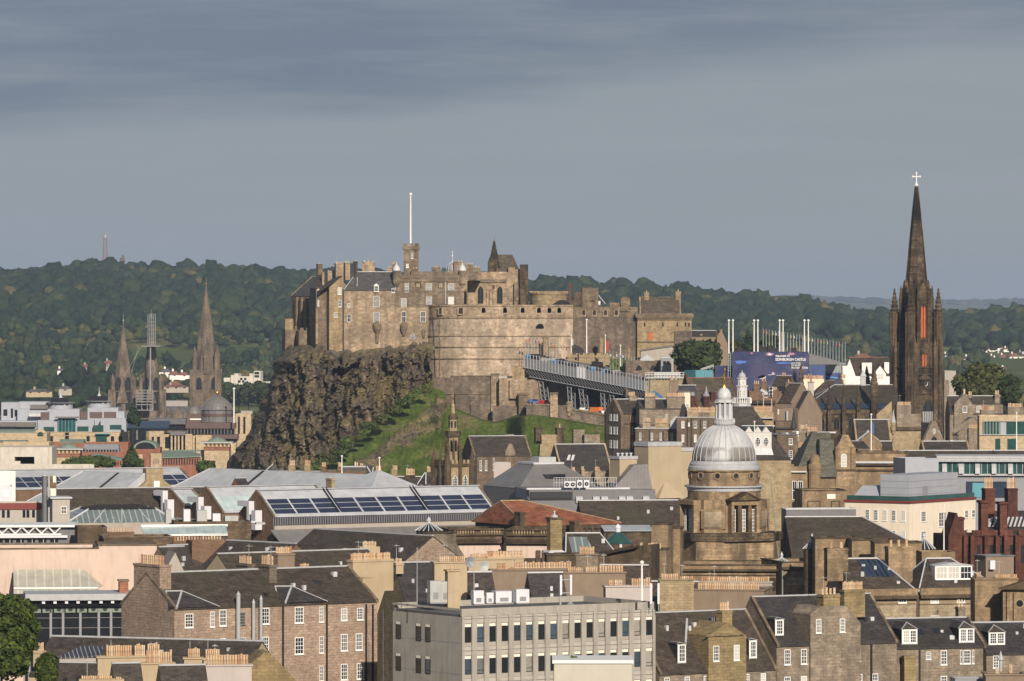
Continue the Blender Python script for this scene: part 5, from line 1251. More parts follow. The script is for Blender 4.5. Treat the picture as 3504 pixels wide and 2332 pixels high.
# flagpoles on the stand
FC=['flag_red','flag_blue','flag_white','flag_yellow','flag_green','flag_orange']
for i in range(14):
    x=165+i*46;yt=315+i*8;s=gs_of(x);X=A.x+(s*math.cos(ga));d=A.y+s*math.sin(ga)+6
    flag_pole('flagpole','thin flagpole with a small furled flag on the left half of the grandstand',x,yt,690,d,.07,'galvanised','flagpoles along the left half of the grandstand',(.35,.9,random.choice(FC),.4+random.random()))
for i in range(11):
    x=1425+i*46;yt=525+i*12;s=gs_of(x);d=A.y+s*math.sin(ga)+6
    flag_pole('flagpole','thin flagpole on the right half of the grandstand above the tan deck',x,yt,850+i*8,d,.07,'galvanised','flagpoles along the right half of the grandstand',(.35,.8,random.choice(FC),.4+random.random()))
flag_pole('flagpole','tall white flagpole rising above the middle of the grandstand',1078,75,560,1652,.22)
flag_pole('flagpole','shorter white flagpole with limp dark flag right of the tall middle pole',1357,300,560,1650,.16,'mast_white',None,(.9,3.4,'flag_red',1.4))
flag_pole('flagpole','white flagpole above the green lawn behind the grandstand',1582,455,760,1640,.16)
flag_pole('flagpole','white flagpole left of the sandstone gate',848,300,560,1655,.14,'mast_white',None,(.5,2.0,'flag_white',1.0))
b=B('castle_gate','sandstone gate wall with low battlements behind the middle of the grandstand','gate',790,1662,0,base=40);L=b.s(1420)
b.box('wall',0,L,0,5,0,b.z(592),'buff_stone');crenel(b,'battlement',0,L,0,.5,b.z(592)+.002,'buff_stone',1.2,.8,.6);b.px('arch',900,932,620,668,-.05,0,'dark_void');b.px('string_course',790,1420,628,634,-.2,0,'castle_stone');b.px('center_block',1020,1130,552,594,.6,4,'castle_brown')
b=house('gate_lodge','dark roofed lodge with a pointed gable behind the sandstone gate',875,560,1668,30,1060,7,380,'wall_rubble','slate_dark',base=40,skew='castle_brown',ridge=None)
for x0,x1,y0,y1,l in ((425,512,330,440,'small ochre sentry turret at the left behind the grandstand'),(1260,1332,335,412,'small ochre sentry turret right of the tall middle flagpole'),(1686,1730,495,590,'tiny ochre turret beside the lawn flagpole')):
    b=B('sentry_turret',l,'turret',x0,1664,0,base=40);L=b.s(x1);b.put('drum',MB().lathe([(L/2,0),(L/2,b.z(y0+18)),(L*.58,b.z(y0+18)),(L*.58,b.z(y0))],14,(L/2,0,0)),'castle_buff');b.put('cap',MB().lathe([(L*.6,b.z(y0)),(.1,b.z(y0)+.7)],14,(L/2,0,0)),'castle_brown')
lw=MB().box(wx(1420,1650),wx(1650,1650),1645,1658,wz(720,1650)-3,wz(715,1650)).add([(wx(1420,1650),1646,wz(715,1650)+.01),(wx(1650,1650),1646,wz(715,1650)+.01),(wx(1650,1650),1658,wz(650,1658)),(wx(1420,1650),1658,wz(650,1658))],[(0,1,2,3)])
t=NT('lawn_grass');n=t.noise(t.map((.5,.5,.5)),1,4,.7);t.done(t.ramp(n,[(.3,(.07,.11,.015)),(.7,(.13,.17,.03))]),.95,0,.1)
o=lw.build('lawn',M('lawn_grass'));o['kind']='structure'
# lower road walls and piers
b=B('road_wall','brown retaining wall with square piers and a round turret below the grandstand','wall',180,1612,0,base=30)
b.px('wall',180,540,1345,None,0,2,'wall_rubble');b.px('coping',175,540,1318,1346,-.25,1.2,'castle_brown');b.px('pier',535,648,1172,None,-1,3,'castle_stone');b.px('pier_cap',528,655,1150,1173,-1.3,3.2,'castle_brown')
b.px('wall',648,790,1358,None,0,2,'wall_rubble');b.px('coping',640,790,1340,1359,-.25,1.2,'castle_brown')
S=b.s(815,1);R=b.m(44);b.put('turret',MB().lathe([(R*.3,b.z(1500)),(R,b.z(1420)),(R,b.z(1315)),(R*1.12,b.z(1315)),(R*1.12,b.z(1300)),(R*.5,b.z(1282)),(.1,b.z(1278))],14,(S,0,0)),'castle_stone')
p0,p1=b.s(850),b.s(1640);q0,q1=b.z(1412),b.z(1545)
b.put('sloping_wall',MB().extr([(p0,10),(p1,10),(p1,q1),(p0,q0)],0,1.6),'wall_rubble');b.put('coping',MB().extr([(p0,q0),(p1,q1),(p1,q1+.6),(p0,q0+.6)],-.3,1.7),'castle_brown')
b.px('wall',790,860,1420,None,.2,2,'wall_rubble')
rd=MB().slab([(wx(150,1630),1616,wz(1352,1616)),(wx(860,1630),1616,wz(1405,1616)),(wx(1640,1616),1616,wz(1535,1616)),(wx(1640,1650),1650,wz(1490,1650)),(wx(150,1650),1650,wz(1340,1650))],.5)
o=rd.build('road',M('asphalt'));o['kind']='structure'
def car(label,x,y,d,paint,a=0,van=False,name='parked_car'):
    r=bpy.data.objects.new(name,None);COL.objects.link(r);r.location=(wx(x,d),d,wz(y,d));r.rotation_euler=(0,0,a);tag(r,label,'van' if van else 'car')
    if van:
        MB().extr([(-2.4,.35),(2.4,.35),(2.4,1.0),(1.9,1.2),(1.4,2.3),(-2.4,2.35)],-.95,.95).build('body',M(paint),r)
        MB().extr([(1.45,1.25),(1.85,1.25),(1.4,2.15),(1.1,2.15)],-.97,.97).build('window',M('dark_glass'),r)
    else:
        MB().extr([(-2.1,.3),(2.1,.3),(2.1,.75),(1.1,.92),(.5,1.42),(-1.3,1.45),(-2.05,.95)],-.85,.85).build('body',M(paint),r)
        MB().extr([(-1.3,.95),(.95,.95),(.45,1.36),(-1.2,1.38)],-.87,.87).build('window',M('dark_glass'),r)
    for px in (-1.35,1.35):
        for py in (-.8,.8):MB().tube((px,py-.1,.33),(px,py+.1,.33),.33,.33,12).build('wheel',M('tyre'),r)
car('small red car parked under the left end of the grandstand',450,1332,1620,'car_red',.9);car('blue car parked behind the road wall left of the red car',300,1318,1622,'car_blue',.5)
car('orange van parked in the dark under the grandstand',1205,1482,1622,'van_orange',2.4,True,'parked_van');car('white car nose to the wall beside the orange van',1310,1492,1619,'car_white',1.9);car('white car at the right end of the sloping road wall',1470,1512,1619,'car_white',.5);car('pale car left of the orange van',1040,1445,1622,'car_white',1.2)

# -- right part of the esplanade
zm(2200,1000,3.136)
for i,x in enumerate((922,966,1193,1233,1467,1503,1733,1775)):
    flag_pole('tall_pole',('left' if i % 2==0 else 'right')+' pole of the '+['first','second','third','fourth'][i//2]+' pair of tall white poles above the blue banner',x,312,660,1520,.22,'mast_white','tall paired white poles above the banner')
for i in range(28):
    x=1290+i*32.6;yt=402+i*5.6
    flag_pole('flagpole','slim flagpole with a small coloured flag in the receding row right of the banner',x,yt,yt+215,1590+i*3,.10,'galvanised','receding row of flagpoles behind the banner',(.3,.85,FC[(i*5) % 6],.3) if i % 5 != 2 else None)
def banner_mat():
    t=NT('banner_print');n=t.noise(t.map((.12,.12,.2)),1,4,.6);sp=t.N.new('ShaderNodeSeparateXYZ');t.L.new(t.tc.outputs['Object'],sp.inputs[0])
    c=t.ramp(n,[(.3,(.022,.03,.085)),(.5,(.045,.05,.12)),(.65,(.10,.088,.135)),(.78,(.05,.05,.09))])
    return t.done(c,.6,0,.2)
banner_mat()
b=B('castle_banner','huge blue and violet printed banner with white lettering on the end of the stands','banner',962,1512,0,base=30)
L=b.s(1778);zt,zb=b.z(640),b.z(955)
b.box('panel',0,L,0,.3,zb-6,zt,'banner_print');b.box('frame',.2,L-.2,.3,2.2,zb-18,zt-.3,'stand_panel')
def spot(x0,x1,y0,y1,mat,n=9,seed=1):       # printed shapes on the banner
    r=random.Random(seed);cx,cy=(x0+x1)/2,(y0+y1)/2;pts=[]
    for i in range(n*2):a=2*math.pi*i/(n*2);k=.55+.45*r.random();pts.append((b.s(cx+(x1-x0)/2*k*math.cos(a)),b.z(cy-(y1-y0)/2*k*math.sin(a))))
    return MB().extr(pts,-.03-.01*(seed % 3),-.002).build('printed_shape',M(mat),b.r)
for nm,c in (('print_sky',(.07,.16,.48)),('print_dark',(.05,.045,.11)),('print_pale',(.48,.44,.50)),('print_pink',(.42,.18,.26)),('print_white',(.75,.74,.78))):plainm(nm,c,.6,0,.15,.5,.1)
spot(965,1130,730,775,'print_sky',8,1);spot(1110,1440,740,950,'print_dark',12,2);spot(1205,1310,780,850,'print_pale',8,3);spot(1310,1430,840,905,'print_pale',8,4);spot(1230,1330,890,945,'print_pale',9,5);spot(1310,1410,645,690,'print_pink',10,6);spot(1335,1385,655,682,'print_white',8,7);spot(1545,1640,645,685,'print_pink',10,8);spot(1400,1640,750,775,'print_sky',10,9);spot(1150,1185,645,668,'print_pink',8,10)
def text(body,x,y,size,d=-.02,parent=b.r,mat='white_paint'):
    cu=bpy.data.curves.new('lettering','FONT');cu.body=body;cu.size=size;cu.extrude=.02;cu.offset=.02
    o=bpy.data.objects.new('tmp',cu);COL.objects.link(o);dg=bpy.context.evaluated_depsgraph_get();me=bpy.data.meshes.new_from_object(o.evaluated_get(dg));bpy.data.objects.remove(o)
    me.materials.clear();me.materials.append(M(mat));q=bpy.data.objects.new('lettering',me);link(q,parent);q.rotation_euler=(math.pi/2,0,0);q.location=(b.s(x),d-.04,b.z(y));return q
def fit(o,w):o.scale=(w/max(.1,o.dimensions.x if o.dimensions.x else 1),1,1)
for body,x0,x1,yb,size in (('WELCOME TO',1422,1575,697,.72),('EDINBURGH CASTLE',1422,1745,737,1.05),('HOME OF THE',1592,1690,770,.5),('EDINBURGH',1592,1700,795,.7),('MILITARY TATTOO',1592,1770,822,.7)):
    o=text(body,x0,yb,size);xs=[v.co.x for v in o.data.vertices];o.scale=((b.s(x1)-b.s(x0))/(max(xs)-min(xs)),1,1)
b=B('blue_screen','plain blue printed screen left of the big lettered banner','banner',775,1516,0,base=30);b.px('panel',775,958,790,930,0,.3,'banner_print');b.px('legs',780,950,930,None,.05,.3,'blue_sheet')
b=B('blue_screen','plain blue screen right of the big lettered banner','banner',1785,1516,0,base=30);b.px('panel',1785,1958,782,None,0,.3,'blue_sheet')
b=B('stand_frame','open scaffold frame with steps between the tree and the blue banner','scaffolding',640,1518,0,base=40);
m=MB()
for x in (640,680,720,760):m.tube((b.s(x),0,0),(b.s(x),0,b.z(835-(x-640)*.4)),.09,.09,5)
for k in range(4):m.tube((b.s(620),0,b.z(840-k*5)),(b.s(760),0,b.z(800-k*8)),.09,.09,5)
b.put('tubes',m,'galvanised')
b=B('stand_frame','tall ladder frame at the left edge of the blue banner','scaffolding',912,1514,0,base=40);m=MB()
for x in (915,938):m.tube((b.s(x),0,0),(b.s(x),0,b.z(650)),.10,.10,5)
for k in range(8):m.tube((b.s(915),0,b.z(660+k*26)),(b.s(938),0,b.z(660+k*26)),.08,.08,5)
b.put('tubes',m,'galvanised')
b=B('equipment_rig','dark tangle of rigging and seating on top of the stands behind the banner','rig',1000,1560,0,base=50);
for x0,x1,y0,y1 in ((1010,1080,600,640),(1180,1260,570,640),(1260,1330,590,640),(1340,1400,575,640),(1400,1470,600,640),(1590,1650,600,640)):b.px('rig_box',x0,x1,y0,y1+10,random.uniform(0,2),4,'felt_black')
m=MB()
for k in range(12):m.tube((b.s(1180+k*22),1,b.z(640)),(b.s(1210+k*20),1,b.z(560+((k*7) % 5)*12)),.14,.1,4)
b.put('rig_arm',m,'black_iron');b.put('seating_rake',MB().extr([(b.s(1790),b.z(660)),(b.s(2130),b.z(750)),(b.s(2130),b.z(780)),(b.s(1790),b.z(780))],4,20),'lead_dark')
b=B('far_grandstand','far grandstand with a rear railing lattice right of the banner','grandstand',1960,1580,0,base=40);L=b.s(2170)
b.box('wall',0,L,0,6,0,b.z(850),'blue_sheet');m=MB()
for k in range(14):m.tube((L*k/13,0,b.z(870)),(L*k/13,0,b.z(775-k*1.6)),.10,.10,4);
for k in range(4):m.tube((0,0,b.z(865-k*26)),(L,0,b.z(850-k*28)),.10,.10,4)
for k in range(12):m.tube((L*k/13,0,b.z(870)),(L*(k+1)/13,0,b.z(780)),.07,.07,4)
b.put('railing_lattice',m,'galvanised');b.put('blue_cover',MB().slab([(0,-.4,b.z(900)),(L+3,-.4,b.z(945)),(L+3,6,b.z(925)),(0,6,b.z(880))],.4),'blue_tarp')
b=B('container','big teal boxed container standing on the esplanade edge','container',565,1500,24,base=36);L=b.s(752);b.box('body',0,L,0,7,0,b.z(842),'teal_paint')
for k in range(7):b.box('panel_joint',L*(k+.5)/7,L*(k+.5)/7+.12,-.06,0,b.z(985),b.z(850),'lead_dark')
b=B('viewing_platform','green trussed platform with a grey railing left of the teal container','platform',30,1540,0,base=36);L=b.s(498);z0,z1=b.z(912),b.z(862)
b.box('deck',0,L,0,6,z0-.4,z0,'plant_grey');m=MB()
for k in range(15):m.tube((L*k/14,0,z0),(L*k/14,0,z1),.08,.08,4)
m.tube((0,0,z1),(L,0,z1),.08,.08,4);m.tube((0,0,(z0+z1)/2),(L,0,(z0+z1)/2),.08,.08,4);b.put('railing',m,'plant_white');m=MB()
for k in range(14):m.tube((L*k/14,0,z0-.4),(L*(k+.5)/14,0,z0-2.4),.10,.10,4);m.tube((L*(k+.5)/14,0,z0-2.4),(L*(k+1)/14,0,z0-.4),.10,.10,4)
b.put('truss',m,'copper_green');b.box('tank',L*.2,L*.8,2,5,z0,z1-.1,'plant_grey')
b=block('esplanade_wall','sunlit tan esplanade wall below the green trussed platform',75,945,1535,0,520,8,'buff_stone','wall',base=30)
tree('round_tree','big dense dark green round tree beside the gate tower',610,1610,518,860,610,'leaf_dark',5200,.62,'round',base=44)
tree('pine_tree','ragged dark pine behind the white poles',1130,1600,415,660,170,'leaf_conifer',1500,.5,'cone',base=48);tree('pine_tree','low dark tree between the third and fourth pole pairs',1370,1605,470,660,240,'leaf_dark',1500,.5,'round',base=48);tree('pine_tree','small tree left of the second pole pair',990,1600,520,660,120,'leaf_olive',900,.5,'round',base=48)
b=house('esplanade_house','brown gabled house with a pale ridge behind the round tree',515,480,1690,0,800,12,420,'harl_brown','slate',base=44,skew='castle_brown',ridge='lead_pale')
b.put('front_gable',MB().extr([(b.s(790),0),(b.s(905),0),(b.s(905),b.z(555)),(b.s(835),b.z(400)),(b.s(790),b.z(480))],-3,8),'harl_brown');b.ch(822,850,398,430,0,y=2,th=1.2,mat='castle_buff');b.ch(610,640,450,520,0,y=1,th=1.2,mat='castle_buff')
# ================================================================== old town between castle and college dome
zm(2080,1300,4.612)
b=house('gabled_tenement','brown tenement with a pointed gable and paired narrow windows at the grass slope edge',215,540,1330,24,590,10,320,'brown_tenement','slate','tenement',hip=(0,0),skew='buff_stone',ridge='lead_pale',
      wins=[([385,440],20,550,660,'one'),([385],20,740,865,'one'),([385],20,950,1075,'one')],lwins=[],chs=[(305,445,248,320,5,dict(y=5,th=1.3,mat='grey_rubble',pot=1.1,pr=.24))])
b.put('front_gable',MB().extx([(-.6,0),(8.2,0),(8.2,b.z(520)),(3.6,b.z(310)),(-.6,b.z(540))],-.5,.3),'brown_tenement')
for y0,y1 in ((550,650),(745,860),(960,1080)):
    for q in (1.6,3.2,5.2):b.win1(-.52,q,b.z(y1),.9,b.z(y0)-b.z(y1),'one','l')
b.px('string_course',215,490,690,700,-.3,0,'sooty_stone');b.px('downpipe',345,365,560,1080,-.3,0,'ochre_stone')
b.put('dormer_gable',MB().extr([(b.s(370),b.z(560)),(b.s(470),b.z(560)),(b.s(450),b.z(480)),(b.s(420),b.z(460)),(b.s(390),b.z(480))],-.2,1.5),'sooty_stone')
b=block('back_tenement','tall plain rubble tenement wall with two big chimney stacks, left of the white lantern',500,700,1322,4,1230,12,'grey_rubble','tenement',wins=[([925],44,545,640,'sash')],par=.3,roof='slate')
L=b.L
b.gable(L,12,b.z(470),b.z(318,0,6),'grey_rubble','slate',(0,0),None,'lead_pale',.1,None,.2,3)
for x0,x1,y,n,yb in ((578,748,262,5,520),(925,1215,262,10,470)):b.ch(x0,x1,y,yb,n,y=.9,th=1.6,mat='grey_rubble',pot=1.15,pr=.24)
b=B('timber_scaffold','leaning blue sheet over a roof behind the chimneys','tarpaulin',690,1345,0,base=30);b.put('sheet',MB().slab([(0,0,b.z(190)),(b.s(740),0,b.z(170)),(b.s(885),0,b.z(275)),(b.s(850),0,b.z(305))],.12),'blue_tarp').rotation_euler=(0,0,.2)
b=block('slate_roofed_block','small cream gabled wall with slate roof behind the row of orange pots',1110,180,1350,0,1300,10,'cream_render','house',wins=[([1255],50,385,470,'two')],roof='slate')
b.put('roof',MB().slab([(b.s(1100),-.2,b.z(185)),(b.s(1390),-.2,b.z(185)),(b.s(1390),6,b.z(85,0,6)),(b.s(1110),6,b.z(85,0,6))],.2),'slate_grey');b.px('ridge',1110,1395,80,92,5.8,6.2,'lead_pale')
b.ch(968,1110,0,200,2,y=2,th=2,mat='harl_brown',pot=1.0,pr=.25)
# front flat roofed tenements with white windows
b=block('flat_tenement','dark brown tenement with a lead flat roof edge and one row of white windows showing',435,775,1270,-5,1100,12,'brown_tenement','tenement',par=.1,roof='lead_pale',cope='lead',wins=[([512,695,835,1010],34,840,950,'sash2'),([515],30,1050,1180,'sash2')])
b.ch(550,680,652,760,6,y=7,th=1,mat='grey_rubble',pot=1.0,pr=.2);b.ch(742,960,672,770,10,y=3,th=1.4,mat='buff_stone',pot=1.1,pr=.22)
b.put('roof_light',MB().extr([(b.s(975),b.H),(b.s(1085),b.H),(b.s(1085),b.H+3.2),(b.s(985),b.H+1.8)],2,6),'glass_roof_pale');b.px('downpipe',652,664,800,990,-.2,0,'black_iron');b.px('downpipe',868,880,800,990,-.2,0,'black_iron')
b=block('corner_tenement','taller brown tenement with white sash windows just left of the lead dome',1088,600,1262,-4,1680,14,'brown_tenement','tenement',par=.1,roof='lead_pale',cope='lead',wins=[([1185,1380,1528],44,650,760,'sash2'),([1280],26,675,730,'two'),([1185,1380],38,865,980,'sash2')])
for x in (1248,1310,1455):b.px('downpipe',x,x+14,615,1050,-.2,0,'black_iron')
b.ch(1255,1700,502,590,20,y=7,th=1.4,mat='buff_stone',pot=1.3,pr=.24);b.ch(1430,1600,520,610,0,y=2,th=1.5,mat='grey_rubble');
b.put('dark_gable',MB().extr([(b.s(1120,9),b.H),(b.s(1250,9),b.H),(b.s(1250,9),b.z(490,0,9)),(b.s(1205,9),b.z(385,0,9)),(b.s(1170,9),b.z(390,0,9))],9,11),'felt_black')
# turreted red-brown church like building
b=B('turreted_hall','long brown slate roofed hall with two stone turrets capped by pointed cones','hall',1400,1385,14,base=34);L=b.s(2100);ze,zr=b.z(430),b.z(-20,0,9)
b.gable(L,18,ze,zr,'red_sandstone','stone_slate',(0,0),'red_sandstone','far_red_tile',.1)
b.put('front_gable',MB().extx([(-.5,0),(18.5,0),(18.5,ze-1),(9,zr+1.2),(-.5,ze-1)],-.6,.1),'sooty_stone')
for x,y0,y1,yt in ((1335,280,430,90),(1552,290,430,100)):S=b.s(x,-.5);R=b.m(48 if x > 1400 else 36);o=b.put('turret',MB().lathe([(R,0),(R,b.z(y0)),(R*1.2,b.z(y0)),(R*1.2,b.z(y0)+.5)],14,(S,-.5,0)),'red_sandstone');b.put('turret_cone',MB().lathe([(R*1.25,b.z(y0)+.5),(R*.5,b.z((y0+yt)/2)),(.05,b.z(yt))],14,(S,-.5,0)),'zinc_grey',o)
b.ch(1600,1700,195,420,0,y=2,th=2,mat='red_sandstone')
# white lantern tower on a dark pyramidal roof
zm(2100,1240,2.064)
b=B('white_lantern','white timber lantern tower with a small lead dome on a dark tall pyramid roof','lantern tower',925,1140,0,base=8)
S=0;R=b.m(38)
def zz(y):return b.z(y)
b.put('pyramid_roof',MB().frus(-b.m(255),b.m(330),0,26,zz(690),-b.m(60),b.m(66),10,16,zz(320)),'slate');b.put('wall',MB().box(-b.m(250),b.m(325),.6,25,0,zz(692)),'buff_stone');b.px('eaves',700,1252,686,696,-.3,.3,'lead')
Y=13
o=b.put('gallery',MB().lathe([(R*2.0,zz(322)),(R*1.75,zz(318)),(R*1.7,zz(300)),(R*1.6,zz(298))],8,(S,Y,0),math.pi/8),'lead')
for i in range(24):
    a=2*math.pi*i/24;b.put('baluster',MB().tube((S+R*1.75*math.cos(a),Y+R*1.75*math.sin(a),zz(300)),(S+R*1.75*math.cos(a),Y+R*1.75*math.sin(a),zz(262)),.10,.10,4),'white_paint',o)
b.put('gallery_rail',MB().lathe([(R*1.8,zz(264)),(R*1.8,zz(256)),(R*1.6,zz(256)),(R*1.6,zz(264)),(R*1.8,zz(264))],8,(S,Y,0),math.pi/8),'lead_pale',o)
o=b.put('lantern',MB().lathe([(R*1.05,zz(300)),(R*1.0,zz(182)),(R*1.2,zz(180)),(R*1.2,zz(172)),(R*.85,zz(170)),(R*.82,zz(126)),(R*1.0,zz(124)),(R*1.0,zz(118)),(R*.7,zz(116))],8,(S,Y,0),math.pi/8),'aged_white')
b.put('lantern_dome',MB().lathe([(R*.78,zz(118)),(R*.7,zz(100)),(R*.45,zz(85)),(R*.12,zz(78)),(.05,zz(62))],16,(S,Y,0)),'lead',o,True)
for a in (-.39,.39):b.win1(S+R*1.0*math.sin(a),Y-R*1.0*math.cos(a)-.12,zz(258),b.m(15),zz(205)-zz(258),'round','f',o);b.win1(S+R*.8*math.sin(a),Y-R*.82*math.cos(a)-.12,zz(165),b.m(14),zz(134)-zz(165),'round','f',o)
# white bay with oval windows below it
b=B('oval_window_bay','white painted roof bay with pointed gablets and oval windows, beside the lead dome','roof bay',930,1105,0,base=8);L=b.s(1115)
b.put('plinth',MB().frus(b.s(900),b.s(1128),-.6,4,b.z(655),b.s(920),b.s(1116),-.1,4,b.z(610)),'lead_pale');b.put('wall',MB().box(b.s(915),L,0,8,b.z(658),b.z(495)),'aged_white');b.put('slate_skirt',MB().frus(b.s(880),b.s(1255),-3,8,b.z(692,0,-3),b.s(905),b.s(1128),-.4,8,b.z(656)),'slate');b.put('wall',MB().box(b.s(890),b.s(1248),-2.8,8,0,b.z(693,0,-3)),'buff_stone')
for i,x in enumerate((956,1018,1076)):
    q=b.m(29);S=b.s(x);b.put('gablet',MB().extr([(S-q,b.z(496)),(S+q,b.z(496)),(S,b.z(455))],-.1,6),'aged_white')
    b.win1(S,-.05,b.z(595),b.m(40),b.z(530)-b.z(595),'oval')
b.put('roof',MB().slab([(b.s(900),.3,b.z(498)),(b.s(1135),.3,b.z(498)),(b.s(1135),8,b.z(450,0,8)),(b.s(910),8,b.z(450,0,8))],.2),'slate_dark');b.px('ridge',905,1138,446,454,7.8,8.2,'lead_pale')
flag_pole('flagpole','white flagpole in front of the oval windows right of the lead dome',994,425,870,905,.11)
# rooftop clutter right of the lantern
zm(2540,1300,4.207)
def simple(label,x,ye,d,a,x1,D,yr,wall,roof,**k):return house('tenement',label,x,ye,d,a,x1,D,yr,wall,roof,'tenement',**k)
simple('brown gabled tenement with a skylight and mauve harled side wall',500,330,1345,-38,720,9,60,'harl_brown','slate_brown',skew='harl_brown',chs=[(630,700,30,110,1,dict(th=1.2,mat='harl_brown'))]).px('roof_light',520,610,90,165,1,1.4,'dark_glass')
simple('brown tenement with a steep gable just left of the dark church buttress',700,500,1330,-52,800,8,170,'harl_brown','slate_dark',skew='harl_brown')
simple('dark slate roof with a red ridge between pink chimney and church nave',1040,250,1450,6,1370,9,20,'harl_brown','slate_brown',hip=(4,0),ridge='far_red_tile')
b=block('pink_stack_house','tall pink harled chimney stack with one red pot before the church nave',950,40,1440,0,1030,2.2,'lilac_render','chimney stack',par=.2,cope='harl_brown');b.ch(960,1020,40,60,1,y=1,th=1,mat='red_sandstone',pot=1.4,pr=.3)
b=block('pale_stack_house','wide pale harled stack with a row of red pots under the blue screen',870,20,1470,0,1180,3,'cream_render','chimney stack',par=.2);b.ch(880,1170,-5,22,14,y=1.5,th=1.2,mat='cream_render',pot=1.4,pr=.28);b.ch(930,1010,-50,20,2,y=2,th=1.2,mat='far_red_tile',pot=.8)
b=block('pale_stack_house','pale square stack left of the white gabled house',1365,5,1475,0,1500,3,'cream_render','chimney stack',par=.2);b.ch(1375,1490,-20,8,7,y=1.5,th=1.2,mat='cream_render',pot=1.4,pr=.28)
b=B('air_plant','white twin fan unit on a steel roof gantry among the old chimneys','air conditioner',385,1330,0,base=30);b.px('casing',385,440,105,250,0,1.5,'plant_white')
for y in (128,180,228):S=b.s(412);b.put('fan',MB().tube((S,-.1,b.z(y)),(S,.02,b.z(y)),.42,.42,14),'black_iron')
b.px('gantry',285,430,195,215,1,3,'galvanised');b.px('gantry',300,430,250,262,1,3,'galvanised');b.px('stand',300,310,200,None,1,1.3,'galvanised');b.px('stand',420,430,250,None,1,1.3,'galvanised');b.put('duct',MB().tube((b.s(265),1.5,b.z(150)),(b.s(380),1.5,b.z(210)),.5,.5,10),'galvanised')
b=block('brown_roof_block','low brown roofed block under the white fan unit',100,170,1345,0,500,10,'brick_brown','tenement',roof='slate_brown')
for x0,x1,y,n in ((160,250,60,3),(275,350,20,2),(430,500,150,3)):b.ch(x0,x1,y,200,n,y=3,th=1.5,mat='brick_brown',pot=1)
b.put('roof_slope',MB().slab([(b.s(120),-1,b.z(330)),(b.s(480),-1,b.z(330)),(b.s(440),6,b.z(110,0,6)),(b.s(170),6,b.z(110,0,6))],.2),'slate_brown')
simple('far brown slate roof with a lead ventilator under the blue banner',420,110,1400,-20,640,9,-50,'brick_brown','slate_brown',chs=[(560,640,-60,40,3,dict(th=1.3,mat='brick_brown',pot=1.0))])
b=block('potted_terrace','buff terrace top with a long row of orange pots right of the lantern',170,470,1240,0,450,8,'buff_stone','tenement',roof='slate');b.ch(170,415,455,480,13,y=2,th=1.3,mat='buff_stone',pot=1.5,pr=.24);b.px('lead_roof',280,450,545,560,-1,3,'lead')
b=block('mauve_gable_block','mauve brown block with slender white window below the steep gable',500,420,1300,-10,740,9,'harl_brown','tenement',roof='slate',wins=[([520],16,425,490,'one')])
b.put('steel_flue',MB().tube((b.s(650),-.6,b.z(640)),(b.s(650),-.6,b.z(450)),b.m(18),b.m(18),12),'galvanised')
b=block('skylit_roof','low slate roof with lead edged skylights and a dark cone beside it',480,600,1250,0,760,9,'brown_tenement','house',roof='slate')
b.put('roof_slope',MB().slab([(b.s(490),-.5,b.z(700)),(b.s(760),-.5,b.z(700)),(b.s(720),5,b.z(590,0,5)),(b.s(510),5,b.z(590,0,5))],.2),'slate_dark')
for x in (520,590,660):b.put('skylight',MB().slab([(b.s(x+20),.8,b.z(670)),(b.s(x+55),.8,b.z(670)),(b.s(x+25),4.2,b.z(600,0,4.2)),(b.s(x-8),4.2,b.z(600,0,4.2))],.05),'lead_pale')
b.put('cone',MB().lathe([(b.m(45),b.z(700)),(b.m(20),b.z(540)),(.05,b.z(400))],10,(b.s(740),0,0)),'slate_dark')
b=block('sash_block','brown corner block with two tall white sash windows under a dark flat roof',505,800,1180,26,800,9,'brown_tenement','tenement',roof='lead_dark',par=.2,cope='lead_dark',wins=[([695],50,845,935,'sash2'),([695],50,1015,1140,'sash2')])
b.ch(590,640,760,800,0,y=3,th=2,mat='lead_pale');b.ch(740,790,740,800,0,y=3,th=2,mat='white_render')
b=block('potted_block','rubble block with several tiers of orange chimney pots beside the sash windows',800,830,1185,0,1100,8,'grey_rubble','tenement',roof='slate');b.ch(820,940,700,780,8,y=2,th=1.2,mat='grey_rubble',pot=1.0,pr=.22);b.ch(930,1085,740,800,11,y=1,th=1.2,mat='grey_rubble',pot=1.1,pr=.22);b.ch(800,900,960,1000,6,y=-1,th=1.2,mat='buff_stone',pot=1.1,pr=.2);b.px('lower_wall',780,930,975,None,-1.6,0,'grey_rubble')
# ================================================================== black gothic spire church
zm(2700,1200,2.091)
dH=1400
b=B('spire_church','soot black gothic church with a very tall spire topped by a pale cross','church',862,dH,24,base=36)
Wd=b.s(1076);H0=wz(1173,dH)-b.base     # tower shoulder: Z6 y 1370
zm(2700,560,2.24)
z_sh=b.z(1372);z_par=b.z(1355)
b.box('tower',0,Wd,0,Wd,0,z_sh,'hub_stone')
def turret(px,py,r,ztop,ztip,name='buttress',base=0):
    o=b.put(name,MB().lathe([(r,base),(r,ztop),(r*1.12,ztop),(r*1.12,ztop+.35)],8,(px,py,0),math.pi/8),'hub_stone')
    h=ztip-ztop;pr=[(r*1.0,ztop+.35)]
    for k in range(7):f=k/7;q=r*.85*(1-f)+.06;pr += [(q,ztop+.4+h*f*.98),(q*1.28,ztop+.4+h*(f+.05)),(q*.95,ztop+.4+h*(f+.07))]
    pr += [(.05,ztip-1.2),(.28,ztip-.8),(.05,ztip)]
    b.put('pinnacle',MB().lathe(pr,8,(px,py,0),math.pi/8),'hub_stone',o);return o
